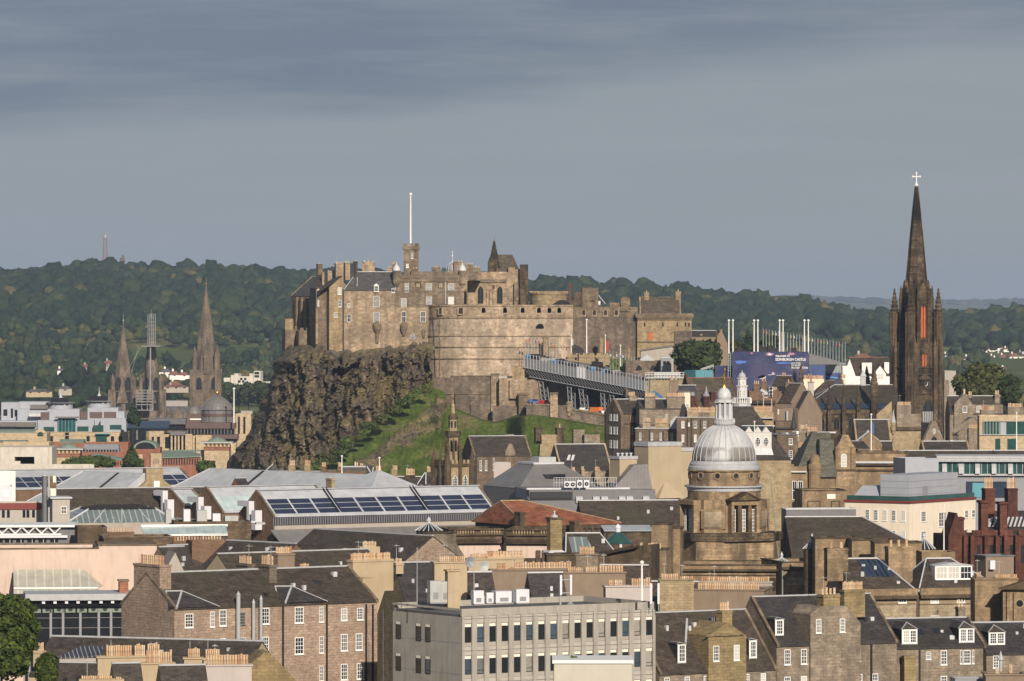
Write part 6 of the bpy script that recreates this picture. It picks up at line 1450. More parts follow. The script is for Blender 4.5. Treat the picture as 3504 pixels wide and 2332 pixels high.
for px,py in ((.2,.2),(Wd-.2,.2),(Wd-.2,Wd-.2),(.2,Wd-.2)):
    tu=turret(px,py,1.2,b.z(1175),b.z(955))
    for k in range(8):a=math.pi/4*k;b.put('shaft',MB().tube((px+1.14*math.cos(a),py+1.14*math.sin(a),4),(px+1.14*math.cos(a),py+1.14*math.sin(a),b.z(1140)),.2,.2,5),'sooty_stone',tu)
    mx,my=px+(Wd/2-px)*.36,py+(Wd/2-py)*.36;turret(mx,my,.5,b.z(1075),b.z(960),'inner_pinnacle',z_sh-.5);b.put('flying_buttress',MB().tube((px,py,z_sh+5),(px+(Wd/2-px)*.62,py+(Wd/2-py)*.62,z_sh+8.5),.4,.4,4).tube((px,py,z_sh+1.2),(px+(Wd/2-px)*.62,py+(Wd/2-py)*.62,z_sh+4),.5,.4,4),'hub_stone')
    for dx,dy in ((1.35,-.45),(-.45,1.35)):
        sx=px+(dx if px < 1 else -dx);sy=py+(dy if py < 1 else -dy);b.put('stepped_buttress',MB().box(sx-.55,sx+.55,sy-.55,sy+.55,0,z_sh-1).lathe([(.5,z_sh-1),(.05,z_sh+1.4)],4,(sx,sy,0),math.pi/4),'sooty_stone')
# octagon stage with gabled faces
C=Wd/2;R1=b.m(108)
b.put('octagon',MB().lathe([(R1*1.02,z_sh-.2),(R1*.98,b.z(1120)),(b.m(98),b.z(1030))],8,(C,C,0),math.pi/8),'hub_stone')
for i in range(8):
    a=math.pi*2*i/8;r=R1*1.04;x,y=C+r*math.cos(a),C+r*math.sin(a)
    turret(C+R1*1.12*math.cos(a+math.pi/8),C+R1*1.12*math.sin(a+math.pi/8),.42,b.z(1050),b.z(940),'octagon_buttress',z_sh-.5)
    if i % 2==0:
        g=MB().extr([(-1.7,0),(1.7,0),(1.7,12.5),(0,16.5),(-1.7,12.5)],-.25,.8);o=b.put('gabled_face',g,'hub_stone');o.location=(x-.4*math.cos(a),y-.4*math.sin(a),z_sh-.2);o.rotation_euler=(0,0,a+math.pi/2)
        q=MB()
        for s_ in (-.55,.55):q.extr([(s_*.7-.24,1.4),(s_*.7+.24,1.4),(s_*.7+.24,9),(s_*.7,9.8),(s_*.7-.24,9)],-.34,-.26)
        q=b.put('louvre',q,'orange_panel' if i==6 else 'dark_void',o);q.name='louvre'
# spire
pr=[(b.m(92),b.z(1000)),(b.m(62),b.z(690)),(b.m(35),b.z(400)),(b.m(11),b.z(172))]
sp=b.put('spire',MB().lathe([(b.m(97),b.z(1060))]+pr,8,(C,C,0),math.pi/8),'hub_stone')
for i in range(8):
    a=2*math.pi*i/8+math.pi/8;m=MB()
    for (r0,z0),(r1,z1) in zip(pr,pr[1:]):m.tube((C+r0*math.cos(a),C+r0*math.sin(a),z0),(C+r1*math.cos(a),C+r1*math.sin(a),z1),.16,.12,4)
    b.put('spire_rib',m,'hub_stone',sp)
zt=b.z(172);zc=b.z(99);k=b.m(27);ca,sa=math.cos(b.a),math.sin(b.a)
m=MB().lathe([(.35,zt-.5),(.35,zt),(.55,zt+.3),(.2,zt+.8),(.12,zt+1.4)],8,(C,C,0)).tube((C,C,zt),(C,C,b.z(70)),.17,.12,6).tube((C-k*ca,C+k*sa,zc),(C+k*ca,C-k*sa,zc),.16,.16,6)
for dx,dz in ((-1,0),(1,0),(0,1)):m.lathe([(.05,-.4),(.34,0),(.05,.4)],6,(C+dx*k*ca,C-dx*k*sa,zc+dz*k))
b.put('cross',m,'white_paint',sp)
for px,py,a in ((Wd+2.0,-.5,0),(-1.2,Wd*.5,0)):pass
# front details: louvre, clock, window, stringcourses
zm(2700,1200,2.091)
S=b.s(968)
for q in (-.45,.45):b.put('louvre',MB().extr([(S+q*.8-.26,b.z(114)),(S+q*.8+.26,b.z(114)),(S+q*.8+.26,b.z(34)),(S+q*.8,b.z(22)),(S+q*.8-.26,b.z(34))],-.1,0),'orange_panel')
b.put('louvre_gable',MB().extr([(S-1.6,b.z(30)),(S+1.6,b.z(30)),(S,b.z(-30))],-.16,0),'hub_stone')
for y in (118,170,305):b.px('string_course',860,1100,y,y+7,-.35,0,'sooty_stone');b.box('string_course',-.35,0,0,Wd,b.z(y+7),b.z(y),'sooty_stone')
b.put('gable_hood',MB().extr([(S-2.2,b.z(210)),(S+2.2,b.z(210)),(S,b.z(165))],-.4,0),'sooty_stone')
S=b.s(986);z=b.z(247);o=b.put('clock',MB().tube((S,-.28,z),(S,0,z),b.m(29),b.m(29),24),'black_iron')
for i in range(12):
    a=2*math.pi*i/12;r0,r1=b.m(19),b.m(28);b.put('hour_mark',MB().tube((S+r0*math.sin(a),-.3,z+r0*math.cos(a)),(S+r1*math.sin(a),-.3,z+r1*math.cos(a)),.075,.11,4),'ochre_stone',o)
for a,r in ((-2.1,20),(.05,17)):b.put('clock_hand',MB().tube((S,-.34,z),(S+b.m(r)*math.sin(a),-.34,z+b.m(r)*math.cos(a)),.10,.05,4),'cream_paint',o)
S=b.s(992);w=b.m(92);b.win1(S,-.1,b.z(515),w,b.z(355)-b.z(515),'gothicdark');b.put('tracery',MB().box(S-w/2+.15,S+w/2-.15,-.22,-.12,b.z(515),b.z(512)),'galvanised')
for i in range(6):q=S-w/2+w*(i+.5)/6;b.put('light',MB().box(q-.16,q+.16,-.2,-.1,b.z(510),b.z(438)),'galvanised')
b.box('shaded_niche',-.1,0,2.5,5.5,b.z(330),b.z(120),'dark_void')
for i in range(5):
    for sd in range(2):
        q=Wd*(i+.5)/5
        if sd==0:b.box('shaft',q-.18,q+.18,-.22,0,b.z(118),z_sh,'sooty_stone')
        else:b.box('shaft',-.22,0,q-.18,q+.18,b.z(118),z_sh,'sooty_stone')
# nave to the left
nv=B('nave','x','x',70,1398,2,base=36);n_root=nv.r
L=nv.s(720);ze,zr=nv.z(388),nv.z(252,0,8)
nv.gable(L,16,ze,zr,'hub_stone','slate',(7.5,0),None,'lead',.3,None,.2,0,nv.s(140),0)
nv.px('aisle_wall',70,720,432,None,-4,0,'hub_stone');nv.put('aisle_roof',MB().slab([(nv.s(70,-4),-4.2,nv.z(428,0,-4)),(nv.s(720,-4),-4.2,nv.z(428,0,-4)),(nv.s(720),.1,nv.z(378)),(nv.s(80),.1,nv.z(378))],.25),'slate_dark');nv.px('parapet',90,720,425,452,-4.4,-4,'sooty_stone')
for x in (200,305,400,505,600):nv.put('skylight',MB().slab([(nv.s(x,-3.6),-3.6,nv.z(415,0,-3.6)),(nv.s(x+75,-3.6),-3.6,nv.z(415,0,-3.6)),(nv.s(x+75,-.6),-.6,nv.z(378)),(nv.s(x+8,-.6),-.6,nv.z(378))],.05),'blue_glass')
for x,w,yt,ytip in ((85,40,290,90),(182,24,440,300),(287,24,430,240),(390,24,440,240),(495,24,440,245),(608,44,250,100)):
    S=nv.s(x,-4.6);q=nv.m(w)/2;zt_,zp=nv.z(yt,0,-4.6),nv.z(ytip,0,-4.6)
    o=nv.put('buttress',MB().box(S-q,S+q,-5.6,-4,0,zt_),'sooty_stone' if w < 30 else 'hub_stone');h=zp-zt_;prf=[(q*1.25,0)]
    for k_ in range(5):f=k_/5;prf += [(q*1.05*(1-f)+.08,h*f+.1),(q*1.25*(1-f)+.1,h*f+h*.05)]
    prf += [(.05,h)];nv.put('pinnacle',MB().lathe(prf,8,(S,-4.8,zt_)),'hub_stone',o)
for x in (235,340,445,550):nv.win1(nv.s(x,-4),-4.05,nv.z(570,0,-4),nv.m(40),nv.z(478)-nv.z(570),'gothicdark')
nv.put('side_gable',MB().extr([(nv.s(625,-6),0),(nv.s(735,-6),0),(nv.s(735,-6),nv.z(360)),(nv.s(625,-6),nv.z(455))],-6,-5),'buff_stone')
nv.put('roof_vent',MB().lathe([(.9,0),(.9,2.4),(1.2,2.4),(.05,4.2)],4,(nv.s(530,8),8,zr),math.pi/4),'lead')
T=Matrix.LocRotScale(b.r.location,b.r.rotation_euler,None).inverted() @ Matrix.LocRotScale(n_root.location,n_root.rotation_euler,None)
for c in list(n_root.children):
    mb_=c.matrix_basis.copy();c.parent=b.r;c.matrix_basis=T @ mb_
bpy.data.objects.remove(n_root)
# lantern of small black cone things and the white gabled house behind
zm(2700,1200,2.091)
b=B('white_gabled_house','bright white gabled house with brown roof behind the church nave','house',432,1530,0,base=40)
L=b.s(720);b.gable(L,12,b.z(180),b.z(54,0,6),'white_render','slate_brown',(0,0),None,'far_red_tile',.2)
b.put('left_gable',MB().extr([(b.s(385),0),(b.s(480),0),(b.s(480),b.z(200)),(b.s(432),b.z(62)),(b.s(415),b.z(110)),(b.s(385),b.z(112))],-1,6),'white_render')
b.px('chimney',522,592,88,190,.5,3,'white_render');b.px('chimney',682,716,85,190,.5,3,'white_render')
b.put('front_gable',MB().extr([(b.s(605),0),(b.s(690),0),(b.s(690),b.z(165)),(b.s(648),b.z(110)),(b.s(605),b.z(165))],-2,3),'white_render');b.win1(b.s(645,-2),-2.05,b.z(205),2.6,b.z(165)-b.z(205),'grid')
b.put('hood',MB().extr([(b.s(600),b.z(168)),(b.s(648),b.z(105)),(b.s(696),b.z(168)),(b.s(696),b.z(160)),(b.s(648),b.z(97)),(b.s(600),b.z(160))],-2.2,3.1),'slate_brown')
b.put('low_gable',MB().extr([(b.s(430),0),(b.s(560),0),(b.s(560),b.z(215)),(b.s(530),b.z(190)),(b.s(430),b.z(245))],-5,-2),'white_render');b.px('stair_wall',380,430,112,None,-.5,4,'white_render')
b=B('pinnacle_pair','black crocketed stone pinnacle standing before the white gabled house','pinnacle',556,1440,0,base=44)
q=[(1.0,0),(1.0,b.z(250))];
for k in range(7):f=k/7;q += [(.95*(1-f)+.1,b.z(245)+f*(b.z(115)-b.z(245))),(1.25*(1-f)+.12,b.z(245)+(f+.05)*(b.z(115)-b.z(245)))]
b.put('shaft',MB().lathe(q+[(.05,b.z(108))],8),'hub_stone')
b=block('grey_roof_house','pale buff stone wall right of the church tower foot',1110,215,1425,0,1145,6,'grey_rubble','house',base=30)
tree('round_tree','very large round olive green tree on the right below the white villas',1390,1560,85,400,460,'leaf_olive',6500,.62,'round',base=34)
tree('round_tree','smaller leafy tree at the right side of the large olive tree',1590,1540,170,420,190,'leaf_dark',2200,.6,'round',base=34)
# stone house right of the church
b=house('gabled_stone_house','honey coloured rubble house with a central gable and white windows under the big tree',1150,455,1375,3,1530,9,330,'grey_rubble','slate','house',skew=None,ridge='lead_pale',base=20,wins=[([1258,1357,1450],30,398,440,'sash2'),([1335],28,505,530,'two')])
b.gable  # roof starts above the eave line
b.put('front_gable',MB().extr([(b.s(1180),0),(b.s(1312),0),(b.s(1312),b.z(385)),(b.s(1262),b.z(318)),(b.s(1240),b.z(318)),(b.s(1180),b.z(385))],-.6,4),'grey_rubble')
b.wins([1258],30,398,442,'sash2','f',-.6)
b.ch(1235,1270,310,345,1,y=1,th=1,mat='grey_rubble',pot=1.4,pr=.3);b.ch(1280,1310,318,335,2,y=4.5,th=1,mat='grey_rubble',pot=1.2,pr=.25);b.ch(1470,1505,312,350,2,y=3,th=1,mat='grey_rubble',pot=1.2,pr=.3)
b.put('eaves_wall',MB().box(b.s(1312),b.s(1530),-.05,.5,b.z(455),b.z(388)),'grey_rubble')
b=block('potted_wall','rubble chimney wall with a long row of orange pots at the right edge',1565,405,1350,0,1680,4,'grey_rubble','chimney stack',base=20);b.ch(1565,1672,402,425,10,y=1,th=1.2,mat='grey_rubble',pot=1.1,pr=.24)
b=block('potted_wall','short rubble chimney wall with pots in front of the honey coloured house',1372,425,1340,0,1470,3,'grey_rubble','chimney stack',base=20);b.ch(1372,1468,425,440,8,y=1,th=1.2,mat='grey_rubble',pot=1.1,pr=.24)
b=house('low_gable_house','rubble house with a broad plain gable facing forward beside the church tower',1170,600,1330,-48,1215,11,480,'grey_rubble','slate_brown','house',base=20,skew='grey_rubble')
b.put('front_gable',MB().extr([(b.s(1175),0),(b.s(1360),0),(b.s(1360),b.z(560)),(b.s(1262),b.z(485)),(b.s(1175),b.z(560))],-.4,.3),'grey_rubble').rotation_euler=(0,0,math.radians(48))
b=block('potted_wall','stone stack with pots at the left of the glazed buff building',1285,560,1290,0,1362,4,'grey_rubble','chimney stack',base=20);b.ch(1285,1360,555,570,7,y=1,th=1,mat='grey_rubble',pot=1.1,pr=.24)
# ================================================================== museum glass roofs, college dome and everything round them
roofmetal('solar_glass',(.014,.018,.034),.42,9,.2);roofmetal('clerestory_glass',(.05,.05,.055),.5,9,.4)
zm(700,1450,2.356)
def museum(label,x,ye,d,a,x1,D,yr,lower=None,solar=None,vent=True,wall='brick_brown'):
    b=B('glass_roofed_hall',label,'museum hall',x,d,a,base=0)
    L=b.s(x1);ze=b.z(ye);zr=b.z(yr,0,D/2)
    b.gable(L,D,ze,zr,wall,'glass_roof_pale',(0,0),'castle_brown','lead_pale',.25)
    yr_=D/2;R=b.R
    def slope(s0,s1,f0,f1,mat,name,up=.06):   # f = 0 at the ridge, 1 at the eave
        y0,y1=yr_*(1-f0),yr_*(1-f1);z0,z1=b.roofz(y0)+up,b.roofz(y1)+up
        b.put(name,MB().slab([(s0,y1,z1),(s1,y1,z1),(s1,y0,z0),(s0,y0,z0)],.05),mat)
    if lower:slope(.4,L-.3,.42,.97,lower,'lower_glazing')
    if solar:
        n=solar;st=(L-1.2)/n
        for i in range(n):
            for r in range(3):f0=.36+.2*r;slope(.6+st*i+.22,.6+st*(i+1)-.22,f0+.015,f0+.185,'solar_glass','solar_panel')
    if vent:b.put('ridge_strip',MB().box(0,L,yr_-.5,yr_+.5,zr+.2,zr+.35),'lead')
    return b
b=museum('long museum roof of pale glazing with ten bays of dark solar panels',552,750,985,31,2352,13,548,None,10)
L=b.R['L'];ze=b.R['ze']
b.box('clerestory',0,L,-.12,-.02,ze-1.6,ze-.25,'clerestory_glass');b.box('gutter',-.1,L,-.8,-.15,ze-2.4,ze-1.7,'harl_grey');b.put('lower_roof',MB().slab([(-1,-4.5,ze-4.4),(L,-4.5,ze-4.4),(L,-.9,ze-2.4),(-1,-.9,ze-2.4)],.3),'zinc_roof');b.box('lower_wall',-1,L,-4.4,-.9,0,ze-4.8,'sooty_stone')
for f in (.29,.68):b.put('roof_ladder',MB().tube((L*f,6.3,b.roofz(6.3)+.4),(L*f,.1,b.roofz(.1)+.4),.12,.12,4).tube((L*f+.7,6.3,b.roofz(6.3)+.4),(L*f+.7,.1,b.roofz(.1)+.4),.12,.12,4),'black_iron')
def ducts(b,D):
    o=b.put('duct',MB().box(-1.2,-.1,D*.55,D*.62,b.R['ze']-2,b.R['ze']+2.6).box(-1.2,-.1,D*.62,D*.9,b.R['ze']+1.6,b.R['ze']+2.6),'plant_white')
    b.put('duct',MB().box(-1.6,-.2,D*.30,D*.42,b.R['ze']-2.6,b.R['ze']+1.0),'plant_white')
    b.put('duct',MB().box(-2.4,-.3,D*.5,D*1.3,b.R['ze']-3.4,b.R['ze']-1.6),'plant_grey')
ducts(b,13)
b=museum('pale museum roof with green lower glazing, second of the parallel gables',140,715,1000,31,1025,13,520,'glass_roof_green');ducts(b,13)
b.ch(978,1052,442,520,1,y=12,th=2.2,mat='buff_stone',pot=.5)
zm(0,1480,2.618)
b=museum('short pale museum roof with green lower glazing, leftmost of the parallel gables',1640,655,1012,31,1840,11,520,'glass_roof_green');ducts(b,11)
b=museum('long museum roof with dark solar strips behind the stone chimney',122,512,1062,27,1760,17,350,None,None)
L=b.R['L'];y1=17/2
for i in range(14):
    for f0,f1 in ((.42,.66),(.70,.96)):
        s0,s1=.6+(L-1.2)*i/14+.12,.6+(L-1.2)*(i+1)/14-.12;ya,yb=y1*(1-f0),y1*(1-f1)
        b.put('solar_panel',MB().slab([(s0,yb,b.roofz(yb)+.06),(s1,yb,b.roofz(yb)+.06),(s1,ya,b.roofz(ya)+.06),(s0,ya,b.roofz(ya)+.06)],.05),'solar_glass')
b.box('end_wall',-6,0,-1,8,0,b.z(345,0,0),'white_render')
def phouse(name,label,xr,yr,d,a,x1,hw,rise,hip,roof='glass_roof_pale',**k):return rhouse(name,label,xr,yr,d,a,x1,hw,rise,'brick_brown',roof,'museum hall',base=0,hip=hip,ridge='lead_pale',**k)
b=phouse('glass_roofed_hall','pale hipped glass roof lying crosswise in front of the long solar strip roof',750,356,1046,-50,1292,10,6.5,(7,.01))
for f,w in ((.42,.7),):s=b.R['L']*f;b.put('black_seam',MB().slab([(s,-.2,b.R['ze']+.3),(s+w,-.2,b.R['ze']+.3),(s+w,10,b.R['zr']+.3),(s,10,b.R['zr']+.3)],.15),'black_iron')
b=B('stone_stack','square mossy stone chimney block on a spreading base among the glass roofs','chimney',1310,1030,20,base=4);L=b.s(1462)
b.put('stack',MB().box(0,L,0,2.4,0,b.z(325)),'buff_stone');b.put('spread',MB().extr([(b.s(1225),b.z(500)),(b.s(1545),b.z(500)),(b.s(1462),b.z(432)),(b.s(1310),b.z(432))],-.8,3),'buff_stone');b.px('white_door',1378,1430,437,495,-1.3,-.8,'white_render')
zm(700,1450,2.356)
b=phouse('glass_roofed_hall','longest pale corrugated glass roof with a pyramid end, below the crag',45,370,1066,-50,1440,11,7,(9,8))
for f in (.24,.70):s=b.R['L']*f;b.put('black_seam',MB().slab([(s,-.2,b.R['ze']+.3),(s+.8,-.2,b.R['ze']+.3),(s+.8,11,b.R['zr']+.3),(s,11,b.R['zr']+.3)],.15),'black_iron')
b.put('pyramid',MB().frus(b.R['L']-25,b.R['L']-12,4,17,b.R['zr']-2.2,b.R['L']-18.6,b.R['L']-18.2,10.8,11.2,b.R['zr']+1.2),'glass_roof_pale')
b=rhouse('brick_gable','little red brick gable poking up between the glass roofs',245,448,1030,33,330,3,3,'court_red','slate_dark',base=4)
zm(0,1480,2.618)
b=rhouse('slate_hall','very long plain dark slate roof in front of the glass roofs',455,516,1016,20,1850,12,10.5,'sooty_stone','slate_brown',base=0,ridge='lead')
b=B('hipped_skylight','large hipped glass skylight with a black felted top','skylight',590,962,14,base=0);L=b.s(1590)
z0,z1,z2=b.z(815),b.z(692,0,4),b.z(655,0,6)
b.put('glazing',MB().frus(0,L,0,16,z0,b.s(800,3),b.s(1400,3),4,12,z1),'glass_roof_dark');b.put('top',MB().frus(b.s(785,3),b.s(1412,3),3.6,12.4,z1+.01,b.s(930,4),b.s(1280,4),7,9,z2),'felt_black');b.put('curb',MB().box(-.3,L+.3,-.3,16.3,0,z0-.01),'harl_grey')
c0=[(0,0,z0),(L,0,z0),(L,16,z0),(0,16,z0)];c1=[(b.s(800,3),4,z1),(b.s(1400,3),4,z1),(b.s(1400,3),12,z1),(b.s(800,3),12,z1)]
for p,q in zip(c0,c1):b.put('hip_bar',MB().tube(p,q,.22,.22,5),'lead_pale')
for f in (.25,.5,.75):b.put('cross_bar',MB().tube((L*f,-.02,z0+.1),(b.s(800,3)+(b.s(1400,3)-b.s(800,3))*f,4,z1+.06),.1,.1,4),'lead_pale')
b=B('glass_lean_to','low glazed lean-to roof with white frames right of the hipped skylight','skylight',1285,900,8,base=0);L=b.s(2040)
b.put('glazing',MB().slab([(b.s(1290),0,b.z(918)),(b.s(2040),0,b.z(905)),(b.s(2020,5),5,b.z(832,0,5)),(b.s(1265,5),5,b.z(848,0,5))],.15),'glass_roof_green');b.put('frame',MB().box(-.2,L,-.25,0,b.z(930),b.z(918)),'white_paint');b.put('top_frame',MB().box(b.s(1265,5),b.s(2040,5),4.9,5.3,b.z(846,0,5),b.z(828,0,5)),'white_paint');b.box('wall',0,L,0,5,0,b.z(932),'sooty_stone')
b=block('plant_deck','cluttered roof deck with pipes and railings before the museum gables',1560,800,935,10,2250,8,'sooty_stone','roof deck',base=0,roof='felt_black')
for k,(x,y,w) in enumerate(((1480,690,50),(1640,690,60),(1760,700,90),(1900,730,70),(2010,750,120),(2150,800,140),(2290,830,80))):S=b.s(x,4);b.put('plant_box',MB().box(S,S+b.m(w),3,5,b.H-.4,b.z(y,0,4)),'plant_white' if k % 2 else 'plant_grey')
# left edge: low modern buildings
b=block('lilac_plant_room','pale lilac plant room with a white square panel at the left edge',-60,485,960,6,112,8,'plant_white','plant room',base=0);b.px('panel',22,75,525,578,-.1,0,'white_paint')
b=block('red_fascia_block','low block with a deep red fascia and dark windows at the left edge',-60,640,930,8,370,10,'concrete_light','building',base=0,roof='lead_dark',wins=[([30,75,215,250,300],26,700,765,'plain')]);b.box('fascia',-.1,b.L+.1,-.25,0,b.z(692),b.z(640)+.1,'timber_red')
b=B('steel_flue','tall shining steel flue with a thin black pipe beside it','flue',400,925,0,base=0);b.put('flue',MB().lathe([(b.m(24),0),(b.m(24),b.z(392)),(b.m(27),b.z(392)),(b.m(27),b.z(385))],18),'lead_pale',None,True);b.put('pipe',MB().tube((b.m(38),0,0),(b.m(38),0,b.z(390)),.18,.18,8),'plant_grey')
b=block('white_capped_block','small block with a pale flat cap and a barred window right of the steel flue',470,595,922,10,625,6,'concrete_light','building',base=0,roof='lead_pale');b.box('cap',-.4,b.L+.4,-.4,6.4,b.H+.01,b.H+.25,'lead_pale');b.wins([572],50,660,730,'cross')
b=block('striped_stack','narrow stack painted in brown and cream bands behind the steel flue',452,392,990,0,500,2,'cream_paint','stack',base=0);b.px('brown_band',450,474,392,470,-.1,0,'brick_brown');b.px('brown_band',450,502,450,500,-.12,0,'brick_brown')
b=B('truss_roof_block','dark glazed block under a white steel truss at the left edge','building',-40,860,6,base=0);L=b.s(548);L2=b.s(695)
b.box('wall',0,L2,.4,10,0,b.z(850),'lead_dark');zt,zb=b.z(832),b.z(908);b.box('top_chord',-1,L2,-.6,10.4,zt-.35,zt,'white_paint');b.box('bottom_chord',0,L,-.5,-.2,zb-.3,zb,'white_paint')
for i in range(5):
    s0=L*i/5;s1=L*(i+1)/5;b.put('truss_web',MB().tube((s0,-.35,zt-.3),((s0+s1)/2,-.35,zb),.12,.12,5),'white_paint');b.put('truss_web',MB().tube(((s0+s1)/2,-.35,zb),(s1,-.35,zt-.3),.12,.12,5),'white_paint')
b.box('canopy',0,L+1,-.4,2,zb-.7,zb-.31,'plant_white')
for x in (-10,80,180,280,380,485):b.win1(b.s(x,.4),.38,b.z(990),b.m(72),b.z(948)-b.z(990),'plain')
b.R=dict(L=L,D=8,ze=0,zr=1,yr=1,x0=0,y0=0,th=0)
for x in (45,145,245,345,445):S=b.s(x,.4);b.put('window_surround',MB().box(S+b.m(40),S+b.m(47),.25,.4,b.z(996),b.z(946)),'plant_grey')
b=block('drain_wall','dark weathered wall block right of the white truss',695,850,850,8,960,8,'sooty_stone','wall',base=0)
b=block('stepped_parapet','dark stone parapet with a few orange pots below the hipped skylight',930,945,840,10,1540,8,'sooty_stone','building',base=0,cope='castle_brown');b.ch(965,1200,890,940,9,y=3,th=1.2,mat='brick_brown',pot=.8)
# ---- small ornate gothic spire in front of the grass
zm(700,1450,2.356)
b=B('ornate_spire','small ornate gothic church tower with tiered lantern and gilded pinnacles','church tower',1960,1115,30,base=4)
W=b.s(2085)-b.s(1960);W=b.m(225);c=W/2
b.put('tower',MB().box(0,W,0,W,0,b.z(345)),'buff_stone');b.put('parapet',MB().box(-.3,W+.3,-.3,W+.3,b.z(350),b.z(325)),'sooty_stone')
crenel(b,'battlement',-.3,W+.3,-.32,0,b.z(325)+.002,'buff_stone',.5,.4,.8);crenel(b,'battlement',-.32,0,-.3,W+.3,b.z(325)+.002,'sooty_stone',.5,.4,.8,None,'y')
def tier(r0,y0,r1,y1,n=8,mat='buff_stone',name='tier'):return b.put(name,MB().lathe([(b.m(r0),b.z(y0,c,c)),(b.m(r1),b.z(y1,c,c))],n,(c,c,0),math.pi/8),mat)
zm(700,1100,2.356)
tier(62,1175,58,1080);tier(52,1080,48,925,8,'buff_stone');tier(64,930,66,905,8,'sooty_stone','gallery');tier(66,905,66,885,8,'hub_stone','gallery');tier(38,885,33,785);tier(42,790,40,770,8,'hub_stone','gallery');tier(40,770,22,740,8,'sooty_stone');tier(17,740,14,685);tier(16,685,1.5,650,8,'buff_stone','spirelet')
b.put('finial',MB().tube((c,c,b.z(655,c,c)),(c,c,b.z(580,c,c)),.1,.05,5).lathe([(.05,-.3),(.25,0),(.05,.3)],6,(c,c,b.z(622,c,c))),'gold')
for i in range(8):
    a=2*math.pi*i/8;r=b.m(47);b.put('belfry_light',MB().box(-.22,.22,-.06,.06,b.z(1050,c,c),b.z(960,c,c)),'dark_void').matrix_basis=Matrix.Translation((c+r*math.cos(a),c+r*math.sin(a),0)) @ Matrix.Rotation(a+math.pi/2,4,'Z')
    r=b.m(33);b.put('belfry_light',MB().box(-.18,.18,-.06,.06,b.z(860,c,c),b.z(805,c,c)),'dark_void').matrix_basis=Matrix.Translation((c+r*math.cos(a),c+r*math.sin(a),0)) @ Matrix.Rotation(a+math.pi/2,4,'Z')
    b.put('buttress',MB().lathe([(.28,b.z(1180,c,c)),(.28,b.z(1000,c,c)),(.03,b.z(940,c,c))],5,(c+b.m(58)*math.cos(a+.39),c+b.m(58)*math.sin(a+.39),0)),'sooty_stone')
for px,py in ((0,0),(W,0),(W,W),(0,W),(W/2,-.1),(-.1,W/2)):
    r=.75 if px in (0,W) and py in (0,W) else .4
    o=b.put('corner_turret',MB().lathe([(r,0),(r,b.z(1165)),(r*1.2,b.z(1165)),(r*.8,b.z(1120)),(.05,b.z(1035))],8,(px,py,0)),'sooty_stone')
    b.put('gilt_finial',MB().tube((px,py,b.z(1040)),(px,py,b.z(960)),.06,.04,4).tube((px-.4,py,b.z(995)),(px+.4,py,b.z(995)),.05,.05,4).lathe([(.05,-.2),(.22,0),(.05,.2)],6,(px,py,b.z(1030))),'gold',o)
for q in (W*.3,W*.72):b.win1(q,-.05,b.z(1330),b.m(48),b.z(1245)-b.z(1330),'gothic');b.win1(-.05,q,b.z(1330),b.m(48),b.z(1245)-b.z(1330),'gothicdark','l')
# ---- roofs at the foot of the crag
zm(700,1450,2.356)
b=rhouse('slate_terrace','low slate terrace with two stubby chimneys under the crag',600,390,1235,-12,960,6,5,'grey_rubble','slate',base=2,chs=[(678,735,332,400,4,dict(th=1.2,mat='buff_stone',pot=1.3,pr=.25)),(805,860,335,410,4,dict(th=1.2,mat='buff_stone',pot=1.3,pr=.25)),(938,985,345,410,3,dict(th=1.2,mat='brick_brown',pot=1.2,pr=.25))])
b.put('pyramid_cap',MB().lathe([(b.m(62),b.z(395)),(.1,b.z(332))],4,(b.s(515),4,0)),'slate_grey');b.put('flashing',MB().tube((b.s(470),1.4,b.z(392)),(b.s(517),4,b.z(330)),.12,.12,4),'lead_pale')
b=block('brown_flat_block','brown flat topped block with a grey roof shed above the pale glass roof',965,388,1225,0,1310,8,'brick_brown','building',base=2,cope='castle_brown');b.box('roof_shed',b.s(1115),b.s(1330),2,6,b.H-.3,b.z(355),'slate_grey');b.box('shed_cap',b.s(1110),b.s(1335),1.8,6.2,b.z(355)+.01,b.z(348),'lead_pale');b.ch(1205,1240,345,380,2,y=7,th=1,mat='brick_brown',pot=1.2,pr=.25);b.ch(1250,1280,350,380,2,y=7,th=1,mat='brick_brown',pot=1,pr=.22);b.ch(1075,1105,345,390,2,y=7,th=1,mat='brick_brown',pot=1.1,pr=.22)
b=rhouse('slate_terrace','low slate terrace with three buff chimneys below the grass slope',1330,432,1215,-10,1830,6,5,'grey_rubble','slate',base=2,ridge='lead_pale',chs=[(1375,1430,378,440,3,dict(th=1.3,mat='buff_stone',pot=1.3,pr=.25)),(1508,1560,370,440,3,dict(th=1.3,mat='buff_stone',pot=1.2,pr=.25)),(1618,1700,415,460,6,dict(th=1.3,mat='sooty_stone',pot=1.9,pr=.26))])
b=B('pyramid_roof','dark pyramid roof with pale hips and an orange pot stack beside the ornate spire','roof',1785,1190,0,base=2);b.put('roof',MB().lathe([(b.m(70),b.z(490)),(b.m(8),b.z(395))],4),'slate_dark');b.box('wall',-b.m(50),b.m(50),-b.m(45),b.m(50),0,b.z(491),'grey_rubble');b.put('flashing',MB().tube((-b.m(70),0,b.z(490)),(-b.m(8),0,b.z(394)),.13,.13,4).tube((0,-b.m(70),b.z(490)),(0,-b.m(8),b.z(394)),.13,.13,4),'lead_pale');b.R=dict(L=1,D=1,ze=0,zr=1,yr=1.2,x0=0,y0=0,th=0);b.ch(1790,1832,388,440,4,y=2,th=1.2,mat='sooty_stone',pot=1.4,pr=.25)
